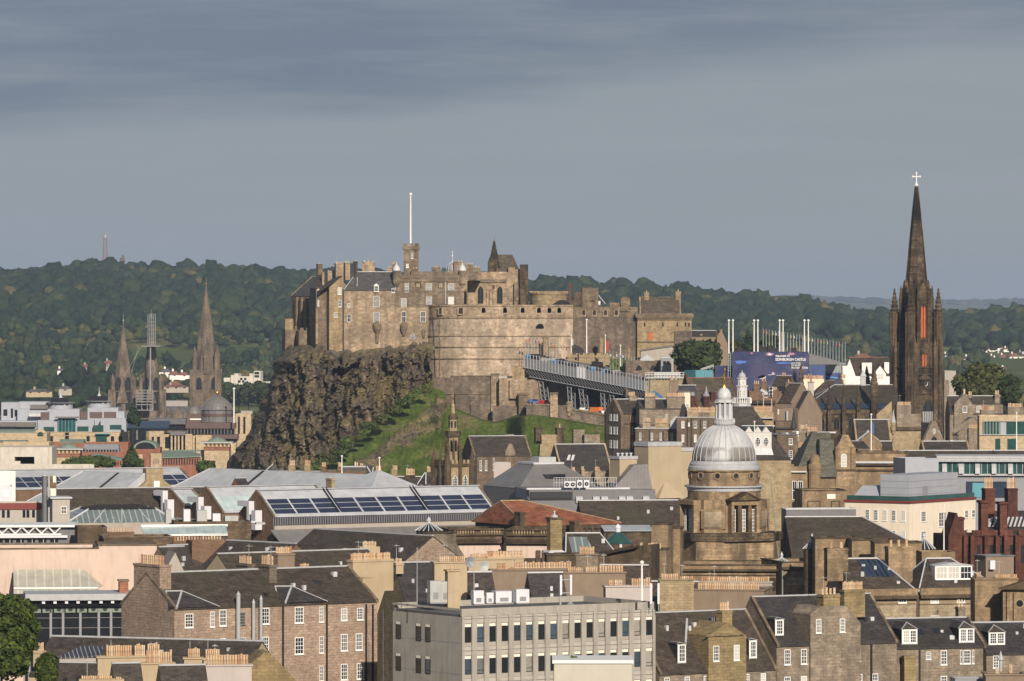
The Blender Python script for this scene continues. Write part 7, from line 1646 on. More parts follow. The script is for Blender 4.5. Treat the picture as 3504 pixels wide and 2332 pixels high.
for x,y0,y1,l in ((1107,268,420,'white flagpole behind the pale glass roof, left of two'),(1410,282,435,'white flagpole behind the pale glass roof, right of two')):flag_pole('flagpole',l,x,y0,y1+40,1190,.16)
b=B('lead_vee','small dark roof with bright lead edges shaped like a letter v','roof',1310,1210,0,base=2);b.put('roof',MB().extr([(b.s(1310),0),(b.s(1365),0),(b.s(1365),b.z(345)),(b.s(1300),b.z(345))],0,5),'slate_dark');b.put('flashing',MB().tube((b.s(1310),-.1,b.z(345)),(b.s(1350),-.1,b.z(415)),.14,.14,4).tube((b.s(1350),-.1,b.z(415)),(b.s(1362),-.1,b.z(350)),.14,.14,4),'lead_pale')
# ---- dark roofs right of the ornate spire
zm(1300,1450,2.142)
b=house('stone_terrace','brown stone terrace with tall white windows and a dark roof right of the ornate spire',690,238,1265,14,1110,12,98,'brown_tenement','slate','tenement',base=8,skew='castle_brown',wins=[([738,778],16,272,345,'sash2'),([697,835],12,255,345,'one')])
b.put('dormer_gable',MB().extr([(b.s(918),b.z(240)),(b.s(990),b.z(240)),(b.s(990),b.z(210)),(b.s(968),b.z(150)),(b.s(945),b.z(150)),(b.s(918),b.z(210))],-.2,3),'grey_rubble');b.ch(1175,1295,82,200,0,y=5,th=1.4,mat='buff_stone');b.ch(905,980,78,130,0,y=7,th=1.4,mat='grey_rubble');b.ch(1130,1195,30,110,0,y=10,th=1.6,mat='sooty_stone');b.ch(1285,1350,30,110,1,y=10,th=1.6,mat='sooty_stone',pot=1)
b.put('rubble_gable',MB().extr([(b.s(1095),0),(b.s(1320),0),(b.s(1395),b.z(155)),(b.s(1180),b.z(155))],.5,2),'buff_stone');b.px('downpipe',697,712,240,455,-.2,0,'black_iron')
b=house('stone_terrace','dark roofed stone terrace with two skylights below the brown tenements',1325,345,1235,14,1700,12,158,'grey_rubble','slate_dark','tenement',base=8,skew='buff_stone',ridge='lead_pale',chs=[(1488,1612,80,170,0,dict(y=7,th=1.4,mat='grey_rubble')),(1408,1500,45,150,0,dict(y=9,th=1.4,mat='grey_rubble'))])
for x in (1385,1415):b.put('roof_light',MB().slab([(b.s(x-15,2),2.2,b.roofz(2.2)+.08),(b.s(x+5,2),2.2,b.roofz(2.2)+.08),(b.s(x+18,3),3.4,b.roofz(3.4)+.08),(b.s(x,3),3.4,b.roofz(3.4)+.08)],.1),'lead_pale')
b.ch(1395,1435,342,372,4,y=-3,th=1,mat='buff_stone',pot=.9,pr=.18);b.ch(1470,1500,335,372,3,y=-3,th=1,mat='buff_stone',pot=.9,pr=.18);b.ch(1570,1615,340,372,4,y=-3,th=1,mat='buff_stone',pot=.9,pr=.18);b.ch(1675,1725,328,372,5,y=-3,th=1,mat='buff_stone',pot=.9,pr=.18)
b=block('harl_gable_wall','plain mauve harled wall left of the dark mansard roof',835,288,1110,0,960,6,'lilac_render','wall',base=4)
b=B('dark_mansard','dark sloping sided roof with a lead flat top and glass hatch','museum',850,1065,24,base=2)
z0,z1=b.z(475),b.z(306,0,6);S0,S1=-.0,b.s(1600)
b.put('roof',MB().frus(b.s(1100)-b.m(120),S1,-2,16,z0,b.s(1130,6),b.s(1340,6),6,14,z1),'zinc_roof');b.put('wall',MB().box(b.s(1100)-b.m(118),S1,-1.8,15.8,0,z0-.01),'lead_dark');b.put('top_edge',MB().box(b.s(1130,6)-.2,b.s(1340,6)+.2,5.8,14.2,z1+.01,z1+.4),'lead_pale');b.put('hatch',MB().box(b.s(1200,2),b.s(1345,2),1,4,b.z(460),b.z(380)),'dark_glass');b.put('roof_plant',MB().box(b.s(1150,9),b.s(1275,9),8,12,z1+.4,z1+1.4),'plant_grey')
b=B('dark_roof_slab','broad low dark roof with a pale edge carrying the round fans','museum',1095,1045,8,base=2);L=b.s(2020)
b.box('wall',0,L,0,20,0,b.z(490),'lead_dark');b.put('slope',MB().frus(-.3,L+.3,-.3,18,b.z(560),0,L,4,18,b.z(486,0,4)),'zinc_roof');b.box('edge',0,b.s(1830,4),3.6,4.2,b.z(486,0,4)+.02,b.z(472,0,4),'lead_pale');b.put('right_slope',MB().extr([(b.s(1720,6),b.z(470,0,6)),(b.s(2010,6),b.z(540,0,6)),(b.s(1960,6),b.z(300,0,6)),(b.s(1860,6),b.z(310,0,6))],6,14),'zinc_roof')
b.put('louvre_band',MB().box(b.s(1100),b.s(1410),-.5,-.32,b.z(552),b.z(500)),'black_iron')
for k,x in enumerate((1372,1414,1465,1515)):
    ac=B('roof_fan','boxed round roof fan, '+['leftmost','second','third','rightmost'][k]+' of the four on the dark roof','fan unit',x-20,1047,8,base=wz(470,1047),group='fans on the dark museum roof');w=ac.m(40);h=ac.z(415 if k > 1 else 424)
    ac.box('casing',0,w,0,w,0,h,'plant_white');ac.put('fan',MB().tube((w/2,-.06,h/2),(w/2,.0,h/2),w*.38,w*.38,18),'black_iron');ac.put('fan_hub',MB().tube((w/2,-.1,h/2),(w/2,-.06,h/2),w*.1,w*.1,10),'plant_white')
b=B('roof_railing','light steel railing frames round the roof fans','railing',1285,1047,8,base=wz(470,1047));m=MB()
for k in range(24):S=b.s(1285+k*20);m.tube((S,1.8,0),(S,1.8,1.9),.05,.05,4)
for z in (.9,1.9):m.tube((0,1.8,z),(b.s(1745),1.8,z),.05,.05,4)
b.put('rails',m,'galvanised')
b=B('beige_tower','tall smooth beige stone tower with a grey cap and sloping corner','museum tower',1968,1062,30,base=2)
W=b.s(2210);b.put('wall',MB().box(0,W,0,b.m(90)*2.2,0,b.z(168)),'museum_stone');b.put('cap',MB().box(-.15,W+.15,-.15,b.m(90)*2.2,b.z(168)+.002,b.z(138)),'lead');b.put('lower_block',MB().box(W,b.s(2300,3),3,12,0,b.z(205,W,3)),'museum_stone');b.put('lower_cap',MB().box(W,b.s(2300,3)+.2,2.85,12.2,b.z(205,W,3)+.002,b.z(178,W,3)),'lead')
b.put('sloped_foot',MB().add([(b.s(2050)-1.5,-2.2,b.z(548)),(b.s(2200),-2.2,b.z(548)),(b.s(2200),0,b.z(548)),(b.s(2050)-1.5,0,b.z(548)),(b.s(2090),0,b.z(430))],[(0,1,4),(1,2,4),(2,3,4),(3,0,4),(3,2,1,0)]),'museum_stone')
b=B('beige_vent_tower','short beige square tower with four silver cowls on top','museum tower',1757,1058,28,base=2);W=b.s(1912-28);b.put('wall',MB().box(0,W,0,W,0,b.z(262)),'museum_stone');b.put('cap',MB().box(-.15,W+.15,-.15,W+.15,b.z(262)+.002,b.z(240)),'lead');b.put('flare',MB().frus(-.8,W+.8,-.8,W,b.z(430),0,W,-.02,W,b.z(400)),'museum_stone')
for k in range(4):b.put('cowl',MB().lathe([(.18,b.z(240)),(.18,b.z(228)),(.34,b.z(226)),(.34,b.z(220)),(.1,b.z(216))],10,(W*(k+.5)/4,W*.4,0)),'lead_pale')
b.box('cowl_screen',0,W,W*.7,W*.75,b.z(240),b.z(190),'felt_black')
# ---- terracotta roof, long slate roofs
b=B('terracotta_hall','hall with a large weathered terracotta red hipped roof','hall',1072,935,30,base=0);L=b.s(1742);ze=b.z(742);zr=b.z(572,3,9)
b.gable(L,18,ze,zr,'sooty_stone','pantile',(.01,14),None,'buff_stone',.5);b.put('cornice',MB().box(-.3,L+.3,-.35,.0,ze-.9,ze-.2),'sooty_stone')
for i in range(16):b.box('bracket',L*(i+.3)/16,L*(i+.6)/16,-.33,-.02,ze-1.5,ze-.92,'sooty_stone')
b.ch(985,1068,648,760,0,y=.5,th=2,mat='sooty_stone');b.ch(1388,1465,715,850,0,y=-3,th=1.8,mat='sooty_stone');b.box('pier',b.s(1655)-.4,b.s(1680),-.2,0,b.z(830),b.z(770),'buff_stone')
b=rhouse('long_slate_hall','long dark slate roof with a row of round lead vents, left of the college dome',1455,572,965,8,2260,12,9.5,'sooty_stone','slate_brown',base=0,ridge='lead_pale')
for x in (1465,1590,1650,1780,1835,1955):S=b.s(x,12);b.put('vent',MB().tube((S-.6,13,b.R['zr']+.2),(S+.6,13,b.R['zr']+.2),.75,.75,12),'lead')
b=block('patent_glazing','strip of pale glazing below the long slate roof beside a green cone',1640,785,915,4,2000,6,'sooty_stone','skylight',base=0);b.put('glazing',MB().slab([(0,-.5,b.H),(b.L,-.5,b.H),(b.L,6,b.z(770,0,6)+.6),(0,6,b.z(770,0,6)+.6)],.1),'glass_roof_pale')
b=B('green_cone','dark green cone roof with a white lantern on top','roof',1745,905,0,base=0);b.put('cone',MB().lathe([(b.m(110),b.z(878)),(b.m(20),b.z(795))],20),'green_glass');b.put('drum',MB().lathe([(b.m(112),0),(b.m(112),b.z(880))],20),'sooty_stone');b.put('lantern',MB().lathe([(b.m(20),b.z(797)),(b.m(20),b.z(768)),(b.m(24),b.z(766)),(b.m(18),b.z(748)),(.05,b.z(735))],12),'plant_white')
# ================================================================== college dome
zm(2100,1240,2.064)
b=B('college_dome','great lead ribbed dome on a pillared stone drum, with a gilded statue on its lantern','dome tower',780,898,27,base=0)
def dz(y):return b.z(y)
def ring(name,pr,mat,n=48,parent=None,sm=False,ph=0):return b.put(name,MB().lathe([(b.m(r),dz(y)) for r,y in pr],n,(0,0,0),ph),mat,parent,sm)
ring('drum',[(248,975),(248,756)],'college_stone');ring('drum_moulding',[(262,765),(252,752)],'college_stone');ring('lead_ring',[(254,755),(254,738),(246,730),(246,715),(240,712),(232,694)],'lead')
pr=[(224*math.cos(t_)+0,692-258*math.sin(t_)*1.0) for t_ in [math.radians(a) for a in range(0,76,5)]]+[(62,440)]
t=NT('dome_lead');n1=t.noise(t.map((.5,.5,.12)),1,5,.65);n2=t.noise(t.map((.22,.22,.22)),1,3,.5)
cc=t.mix(1,(.50,.50,.51),t.ramp(n1,[(.3,.72),(.7,1.18)]),'MULTIPLY');sp=t.N.new('ShaderNodeSeparateXYZ');t.L.new(t.tc.outputs['Object'],sp.inputs[0])
low=t.ramp(t.math('MULTIPLY',t.math('SUBTRACT',sp.outputs[2],dz(692)),.2),[(0,1.0),(.42,.8),(.50,0.0)])
t.done(t.mix(t.math('MULTIPLY',low,t.ramp(n2,[(.40,0.0),(.52,.9)])),cc,(.15,.12,.10)),.62,0,.3)
dome=ring('dome',pr,'dome_lead',56,None,True)
for i in range(28):
    a=2*math.pi*i/28;m=MB()
    for (r0,y0),(r1,y1) in zip(pr,pr[1:]):m.tube((b.m(r0)*math.cos(a),b.m(r0)*math.sin(a),dz(y0)),(b.m(r1)*math.cos(a),b.m(r1)*math.sin(a),dz(y1)),.09,.08,5)
    b.put('rib',m,'lead',dome)
ring('lantern_base',[(76,440),(78,425),(70,420),(70,404)],'lead',32)
for i in range(36):a=2*math.pi*i/36;r=b.m(74);b.put('baluster',MB().tube((r*math.cos(a),r*math.sin(a),dz(424)),(r*math.cos(a),r*math.sin(a),dz(404)),.07,.07,4),'lead_pale')
ring('balcony_rail',[(77,405),(77,398),(50,397)],'lead_pale',32)
lan=ring('lantern',[(42,400),(42,272),(58,272),(58,262)],'lead',8,None,False,math.pi/8)
for i in range(8):
    a=math.pi/8+2*math.pi*i/8;r=b.m(50);b.put('column',MB().tube((r*math.cos(a),r*math.sin(a),dz(398)),(r*math.cos(a),r*math.sin(a),dz(285)),.26,.22,8),'lead_pale',lan)
    a -= math.pi/8
    o=b.put('pediment',MB().extr([(-1.0,0),(1.0,0),(0,.55)],-.3,.3),'lead_pale',lan);o.matrix_basis=Matrix.Translation((b.m(46)*math.cos(a),b.m(46)*math.sin(a),dz(285))) @ Matrix.Rotation(a+math.pi/2,4,'Z')
    o=b.put('louvre',MB().box(-.42,.42,-.05,.05,0,dz(295)-dz(372)),'zinc_grey',lan);o.matrix_basis=Matrix.Translation((b.m(41)*math.cos(a),b.m(41)*math.sin(a),dz(372))) @ Matrix.Rotation(a+math.pi/2,4,'Z')
ring('lantern_dome',[(51,264),(51,240),(47,218),(37,198),(22,184),(6,178)],'lead_pale',24,lan,True)
# gilded statue: one continuous standing figure with a raised torch arm
def figure(parent,base,H,mat):
    J=[(0,0,.50),(0,0,.66),(0,0,.80),(0,0,.86),(0,-.01,.94),(-.07,0,.30),(-.08,-.03,.04),(.06,0,.28),(.10,.05,.04),(.12,0,.80),(.17,-.03,.92),(.13,-.06,1.08),(-.12,0,.79),(-.17,.02,.66),(-.14,-.05,.55)]
    E=[(0,1),(1,2),(2,3),(3,4),(0,5),(5,6),(0,7),(7,8),(2,9),(9,10),(10,11),(2,12),(12,13),(13,14)]
    Rr=[.085,.075,.09,.035,.06,.06,.03,.06,.03,.04,.032,.022,.04,.032,.024]
    me=bpy.data.meshes.new('statue');me.from_pydata([(x*H,y*H,base+z*H) for x,y,z in J],E,[]);o=bpy.data.objects.new('statue',me);link(o,parent)
    sk=o.modifiers.new('skin','SKIN')
    for i,v in enumerate(me.skin_vertices[0].data):v.radius=(Rr[i]*H,Rr[i]*H)
    me.skin_vertices[0].data[0].use_root=True;s_=o.modifiers.new('sub','SUBSURF');s_.levels=1;s_.render_levels=1
    dg=bpy.context.evaluated_depsgraph_get();m2=bpy.data.meshes.new_from_object(o.evaluated_get(dg));o.modifiers.clear();o.data=m2;m2.materials.clear();m2.materials.append(M(mat));return o
st=bpy.data.objects.new('statue_group',None);COL.objects.link(st);st.location=(b.x0,b.y0,dz(180));st.rotation_euler=(0,0,-.5);tag(st,'gilded standing figure with a raised torch on top of the dome lantern','statue')
Hs=(dz(78)-dz(150))/.98;MB().lathe([(.32,0),(.22,.3),(.22,dz(150)-dz(180)),(.4,dz(150)-dz(180))],10).build('pedestal',M('gold'),st);figure(st,dz(150)-dz(180),Hs,'gold');MB().lathe([(.06,0),(.16,.4),(.02,.8)],8,(.13*Hs,-.06*Hs,dz(150)-dz(180)+1.06*Hs)).build('torch',M('gold'),st)
for i in range(12):
    a=math.radians(-90-27-13+30*i);o=b.put('round_window',MB().tube((0,-.03,0),(0,.25,0),b.m(17),b.m(17),16),'dark_glass');o.matrix_basis=Matrix.Translation((b.m(249)*math.cos(a),b.m(249)*math.sin(a),dz(796))) @ Matrix.Rotation(a+math.pi/2,4,'Z')
    f=MB().lathe([(b.m(18),0),(b.m(29),0),(b.m(29),.14),(b.m(18),.14),(b.m(18),0)],20);q=b.put('window_rim',f,'college_stone',o);q.rotation_euler=(math.pi/2,0,0)
ring('cornice',[(262,905),(262,886),(280,878),(280,868)],'lead');ring('attic',[(258,975),(258,880)],'college_stone')
# square body: four pillared porches with pediments and canted corner panels
A_,C_=b.m(250),b.m(310)
b.put('body',MB().prism([(A_*.62,-A_*1.0),(A_,-A_*.62),(A_,A_*.62),(A_*.62,A_),(-A_*.62,A_),(-A_,A_*.62),(-A_,-A_*.62),(-A_*.62,-A_)],dz(1195),dz(965)),'college_stone')
hw=b.m(112)
for k in range(4):
    Rm=Matrix.Rotation(k*math.pi/2,4,'Z')
    def pp(name,mb_,mat,parent=None):o=b.put(name,mb_,mat,parent);o.matrix_basis=Rm;return o
    p=pp('porch',MB().box(-hw,hw,-C_,-A_*.9,dz(1195),dz(1190)).box(-hw,hw,-C_,-A_*.9,dz(1000),dz(968)).box(-hw,-hw+.5,-C_+.1,-A_*.9,dz(1190),dz(1000)).box(hw-.5,hw,-C_+.1,-A_*.9,dz(1190),dz(1000)),'college_stone')
    pp('pediment',MB().extr([(-hw-.5,dz(968)+.003),(hw+.5,dz(968)+.003),(0,dz(905))],-C_-.35,-A_*.7),'sooty_stone',p);pp('tympanum',MB().extr([(-hw*.7,dz(962)),(hw*.7,dz(962)),(0,dz(922))],-C_-.4,-C_-.34),'ochre_stone',p)
    pp('back_wall',MB().box(-hw+.5,hw-.5,-C_+1.0,-C_+1.2,dz(1190),dz(1000)),'sooty_stone',p)
    for q in (-.36,.36):pp('pillar',MB().tube((q*hw,-C_+.35,dz(1190)),(q*hw,-C_+.35,dz(1002)),.42,.36,12),'college_stone',p)
    for q in (-.72,0,.72):
        o=b.win1(0,0,0,b.m(36),dz(1032)-dz(1186),'grid');o.matrix_basis=Rm @ Matrix.Translation((q*hw,-C_+.95,dz(1186)))
    ang=math.pi/4;Rc=Matrix.Rotation(k*math.pi/2+ang,4,'Z');w2=A_*.38*math.sqrt(2)/2*.92;yy=-(A_*1.62)/math.sqrt(2)
    o=b.put('corner_panel',MB().box(-w2-.6,w2+.6,yy-.12,yy+1,dz(1165),dz(1030)),'college_stone');o.matrix_basis=Rc;o=b.put('relief_panel',MB().box(-w2,w2,yy-.22,yy-.1,dz(1155),dz(1045)),'classic_stone',o)
    o.matrix_basis=Matrix()
b.put('plinth_cornice',MB().prism([(C_*.6,-C_*1.2),(C_*1.2,-C_*.6),(C_*1.2,C_*.6),(C_*.6,C_*1.2),(-C_*.6,C_*1.2),(-C_*1.2,C_*.6),(-C_*1.2,-C_*.6),(-C_*.6,-C_*1.2)],dz(1250),dz(1196)),'hub_stone')
K_=C_*1.1
b.put('plinth',MB().prism([(K_*.6,-K_),(K_,-K_*.6),(K_,K_*.6),(K_*.6,K_),(-K_*.6,K_),(-K_,K_*.6),(-K_,-K_*.6),(-K_*.6,-K_)],0,dz(1251)),'college_stone')
b.win1(-K_-.02,C_*.2,dz(1408),b.m(64),dz(1325)-dz(1408),'gothic','l');b.put('downpipe',MB().tube((C_*.9,-C_*.95,dz(1430)),(C_*.75,-A_*.95,dz(760)),.09,.09,5),'copper_green')
zm(2200,1800,2.947)
b=block('college_block','long weathered classical block with a parapet and a carved swag panel, under the dome',320,398,870,-4,1405,14,'college_stone','college building',base=0,cope='sooty_stone');b.put('cornice',MB().box(-.2,b.L+.2,-.7,0,b.z(455),b.z(435)),'sooty_stone');b.put('string_course',MB().box(0,b.L,-.15,0,b.z(500),b.z(492)),'sooty_stone')
b.box('left_wing',-8,0,3,12,0,b.H-.6,'sooty_stone');b.box('recess',b.s(1140),b.s(1340),-.06,0,b.z(650),b.z(525),'sooty_stone')
b=block('college_block','end pavilion of the classical block with garland carving and a green pipe',1408,372,866,14,1812,12,'college_stone','college building',base=0,cope='sooty_stone');b.put('cornice',MB().box(-.2,b.L+.2,-.7,0,b.z(440),b.z(415)),'sooty_stone');b.box('panel',b.s(1445),b.s(1770),-.1,0,b.z(600),b.z(525),'classic_stone')
for x in (1490,1560,1640,1710):S=b.s(x);b.put('garland',MB().extr([(S-b.m(26)*math.cos(q),b.z(545)-b.m(38)*math.sin(q)) for q in [math.pi*i/8 for i in range(9)]]+[(S+b.m(18)*math.cos(q),b.z(545)-b.m(26)*math.sin(q)) for q in [math.pi*i/8 for i in range(9)]],-.2,-.08),'college_stone')
b.put('downpipe',MB().tube((-.1,-.3,b.z(700)),(-.1,-.3,b.z(385)),.14,.14,5),'copper_green')
# little glazed cones and stone walls either side
def cone(label,x,yb,yt,w,d,fin=30,mat='glass_roof_pale'):
    b=B('glazed_cone',label,'roof light',x,d,0,base=0);n=16;R=b.m(w)/2;zb,zt=b.z(yb),b.z(yt);b.put('drum',MB().lathe([(R*.95,0),(R*.95,zb)],n),'sooty_stone');o=b.put('glazing',MB().lathe([(R*1.05,zb),(R*.12,zt)],n),'dark_glass')
    for i in range(n):a=2*math.pi*i/n;b.put('glazing_bar',MB().tube((R*1.06*math.cos(a),R*1.06*math.sin(a),zb),(R*.12*math.cos(a),R*.12*math.sin(a),zt),.09,.06,4),'lead_pale',o)
    b.put('finial',MB().lathe([(R*.14,zt-.1),(R*.12,zt+b.m(fin)*.3),(R*.2,zt+b.m(fin)*.35),(.03,zt+b.m(fin))],8),'lead_pale')
cone('glazed cone roof light right of the dome between stone walls',1705,230,150,180,855,75);cone('small glazed cone roof light at the dome foot, right side',1400,370,320,160,872,60);cone('small glazed cone roof light at the dome foot, left side',312,385,335,150,874,50)
zm(700,1450,2.356);cone('glazed cone roof light left of the balustraded block',1808,862,800,215,850,50)
zm(2700,1200,2.091);cone('glazed cone roof light in front of the cream building',965,1420,1345,160,850,45);cone('pale conical cupola on the church side roof beside the blue and white flag',565,640,585,145,1230,15)
zm(2800,1800,2.947)
for x0,x1,y,d,l in ((-30,405,130,850,'left stone wall with two orange pots before the long slate roof'),(340,770,150,845,'middle stone wall with a curved recess before the long slate roof'),(570,1045,175,835,'right stone wall at the end of the long slate roof')):block('stone_wall',l,x0,y,d,4,x1,5,'college_stone','college building',base=0,cope='sooty_stone')
zm(2700,1200,2.091)
b=rhouse('long_slate_hall','long dark slate roof running right from the dome to the cream building',-30,1198,925,4,520,13,8.5,'sooty_stone','slate_brown',base=0,hip=(0,16),ridge='lead_pale')
b=block('louvre_strip','dark louvred roof strip above the long slate roof right of the dome',-20,1140,960,10,480,4,'lead_dark','building',base=0,cope='lead_pale')
# ================================================================== right middle: libraries, cream block, red sandstone
b=B('steep_roofed_library','stone library with a steep tall grey green roof, corner turret and arched dormer','library',70,1118,6,base=2);L=b.s(480)
b.box('wall',0,L,0,18,0,b.z(835),'college_stone');b.put('steep_roof',MB().frus(b.s(70),b.s(335),1,14,b.z(840),b.s(205),b.s(330),7,9,b.z(588)),'slate_green');b.put('mid_roof',MB().frus(b.s(210),b.s(335),-2,4,b.z(905),b.s(230),b.s(330),2,6,b.z(640)),'slate_green');b.px('ridge',200,335,582,592,6.9,9.1,'lead_pale')
b.px('lower_bay',212,330,905,None,-1.2,0,'college_stone');S=b.s(182);R=b.m(48);b.put('turret',MB().lathe([(R,0),(R,b.z(850)),(R*1.1,b.z(850)),(R*1.1,b.z(818)),(R*.8,b.z(812)),(R*.75,b.z(770)),(R*.55,b.z(750)),(.2,b.z(738))],16,(S,-.6,0)),'college_stone')
b.put('dormer_bay',MB().extr([(b.s(328),0),(b.s(472),0),(b.s(472),b.z(700)),(b.s(440),b.z(650)),(b.s(420),b.z(605)),(b.s(380),b.z(605)),(b.s(360),b.z(650)),(b.s(328),b.z(700))],-.8,4),'college_stone');b.wins([392],42,738,834,'round','f',-.8);b.px('string_course',325,478,850,862,-1.1,-.8,'sooty_stone')
for x in (340,452):b.put('pillar',MB().tube((b.s(x,-1),-1,b.z(850)),(b.s(x,-1),-1,b.z(690)),.3,.3,8),'college_stone')
b.put('side_roof',MB().slab([(b.s(430),.4,b.z(700)),(b.s(580),.4,b.z(700)),(b.s(560),5,b.z(650,0,5)),(b.s(430),5,b.z(650,0,5))],.2),'slate')
b=block('balustraded_library','stone library wing with tall mullioned windows and a pale lead cornice',-45,830,1112,0,125,14,'college_stone','library',base=2,wins=[([40,82],34,935,1068,'cross'),([40,82],34,1085,1160,'plain')]);b.put('cornice',MB().box(-1,b.L,-.7,0,b.z(872),b.z(862)),'lead_pale')
b=block('panelled_block','stone block with sunken wall panels and a pale hatch before the library',95,1005,1060,6,410,10,'college_stone','building',base=2,cope='sooty_stone')
for x0,x1 in ((130,225),(300,365)):b.px('sunken_panel',x0,x1,1075,1170,-.1,0,'sooty_stone');b.px('panel',x0+8,x1-8,1083,1165,-.16,-.1,'college_stone')
b.px('hatch',272,332,1028,1062,-.08,0,'cream_paint')
b=block('banded_library','long brown stone library front with deep cornice bands',478,735,1170,-6,832,14,'college_stone','library',base=2,cope='sooty_stone')
for y0,y1,o,m_ in ((792,806,1.1,'lead_pale'),(806,822,.8,'sooty_stone'),(850,862,.35,'sooty_stone')):b.box('cornice',-.3,b.L+o,-o,0,b.z(y1),b.z(y0),m_)
b=rhouse('patent_roof','long low roof with a pale glazed ridge behind the grey metal clerestory',790,722,1215,2,1720,5,3.0,'sooty_stone','slate_brown',base=2,ridge='lead_pale',hip=(3,0))
b=B('metal_clerestory','grey metal roof range with a glazed clerestory and curved fins','building',1070,1125,-3,base=2);L=b.s(1760)
b.box('wall',0,L,0,14,0,b.z(765),'zinc_grey');b.box('glazing',0,L,-.1,0,b.z(880),b.z(800),'green_glass');b.box('sill',-.2,L,-.8,0,b.z(895),b.z(882),'lead');b.box('eaves',-.3,L,-1.2,0,b.z(795),b.z(768),'lead');b.box('edge',-.4,L,-1.3,14,b.z(766),b.z(757),'lead_pale');b.box('lower_wall',-.4,L,-1.6,-.81,0,b.z(915),'zinc_grey');b.box('curtain_glass',b.s(1265),b.s(1560),-1.75,-1.61,b.z(1050),b.z(935),'blue_glass');b.box('blind',b.s(1310),b.s(1400),-1.82,-1.76,b.z(1050),b.z(945),'teal_paint')
for i in range(8):S=b.s(1095+i*118);b.put('fin',MB().extx([(-.12,b.z(880)),(-1.4,b.z(880)),(-.9,b.z(835)),(-.12,b.z(805))],S,S+1.0),'lead')
for i in range(15):S=b.s(1165+i*42);b.box('mullion',S,S+.12,-.2,-.1,b.z(880),b.z(800),'lead')
block('grey_metal_box','grey clad plant box at the left end of the metal clerestory',832,772,1098,14,1070,8,'grey_cladding','plant room',base=2)
b=block('cream_block','cream rendered block with small paned windows and a red edged roof terrace',400,1072,1035,-34,862,26,'cream_render','building',base=0,wins=[([562,622,686,750,818],28,1138,1215,'sash'),([750,818],28,1290,1345,'sash')])
b.box('edge',-.2,b.L+.2,-.25,0,b.H-.3,b.H+.15,'timber_red');L=b.L
b.wins([960],38,1150,1225,'sash','r',0,L);b.wins([1095],60,1158,1260,'sash','r',0,L);b.wins([1268,1318],24,1142,1198,'two','r',0,L);b.wins([960],38,1295,1360,'sash','r',0,L);b.wins([1090],50,1325,1390,'sash','r',0,L);b.wins([1270],28,1275,1330,'two','r',0,L)
b.box('edge',L+.003,L+.25,-.2,26,b.H-.3,b.H+.15,'timber_red')
b.box('plant_storey',L*.52,L-.6,.8,20,b.H,b.H+b.m(190),'grey_cladding');b.put('sloped_storey',MB().frus(-.4+1,L*.52,.8,16,b.H,2.5,L*.52,2.5,16,b.H+b.m(105)),'grey_cladding')
for f in (.25,.5,.75):z=b.H+b.m(190)*f;b.put('cladding_joint',MB().box(L*.52-.02,L-.58,.76,.8,z,z+.07),'zinc_grey');b.put('cladding_joint',MB().box(L-.6,L-.56,.8,20,z,z+.07),'zinc_grey')
b.put('glass_rail',MB().box(.3,L-.05,.2,.26,b.H,b.H+1),'green_glass');b.put('glass_rail',MB().box(L-.3,L-.24,.3,26,b.H,b.H+1),'green_glass');b.box('door',L-.6,L-.5,6,8,b.H,b.H+2.8,'zinc_grey')
# stepped crow gable of red sandstone building
b=B('red_sandstone_block','dark red sandstone building with tall clustered chimneys and a crow stepped gable','building',1180,905,10,base=0);L=b.s(1730)
b.box('wall',0,L,0,14,0,b.z(1330),'red_sandstone');crenel(b,'battlement',0,L,-.2,.4,b.z(1330)+.002,'red_sandstone',1.4,1.0,1.0)
for x in (1250,1300,1400,1480,1540,1620):b.px('buttress',x,x+26,1325,None,-1.3,0,'red_sandstone')
for x in (1275,1345,1440,1510,1580,1660):b.px('tall_window',x,x+24,1390,1520,-.06,0,'dark_glass')
b.put('crow_gable',MB().extr([(b.s(1120),0),(b.s(1215),0),(b.s(1215),b.z(1270)),(b.s(1205),b.z(1235)),(b.s(1192),b.z(1200)),(b.s(1182),b.z(1160)),(b.s(1170),b.z(1160)),(b.s(1160),b.z(1200)),(b.s(1145),b.z(1240)),(b.s(1130),b.z(1290)),(b.s(1120),b.z(1320))],-2,3),'red_sandstone')
for x0,x1,y,y2 in ((1375,1425,1080,1330),(1510,1562,1090,1330),(1215,1252,1200,1340)):b.px('shaft',x0,x1,y,y2,-.5,1.5,'red_sandstone');b.px('shaft_cap',x0-6,x1+6,y-6,y+12,-.8,1.8,'red_sandstone')
for x0,x1,y in ((1382,1470,985),(1545,1632,985)):b.ch(x0,x1,y,1150,6,y=8,th=2.4,mat='red_sandstone',pot=2.2,pr=.3) if hasattr(b,'R') else b.__setattr__('R',dict(L=L,D=14,ze=0,zr=1,yr=7,x0=0,y0=0,th=0)) or b.ch(x0,x1,y,1150,6,y=8,th=2.4,mat='red_sandstone',pot=2.2,pr=.3)
b.put('roof',MB().slab([(b.s(1400),.5,b.z(1325)),(b.s(1720),.5,b.z(1325)),(b.s(1720,10),10,b.z(1150,0,10)),(b.s(1470,10),10,b.z(1150,0,10))],.2),'slate')
for i in range(9):x=1425+i*30;y0=1260+(i % 2)*0;b.put('roof_light',MB().slab([(b.s(x,3),3,b.z(1275,0,3)+.35),(b.s(x+14,3),3,b.z(1275,0,3)+.35),(b.s(x+36,6),6,b.z(1205,0,6)+.25),(b.s(x+22,6),6,b.z(1205,0,6)+.25)],.08),'lead_pale')
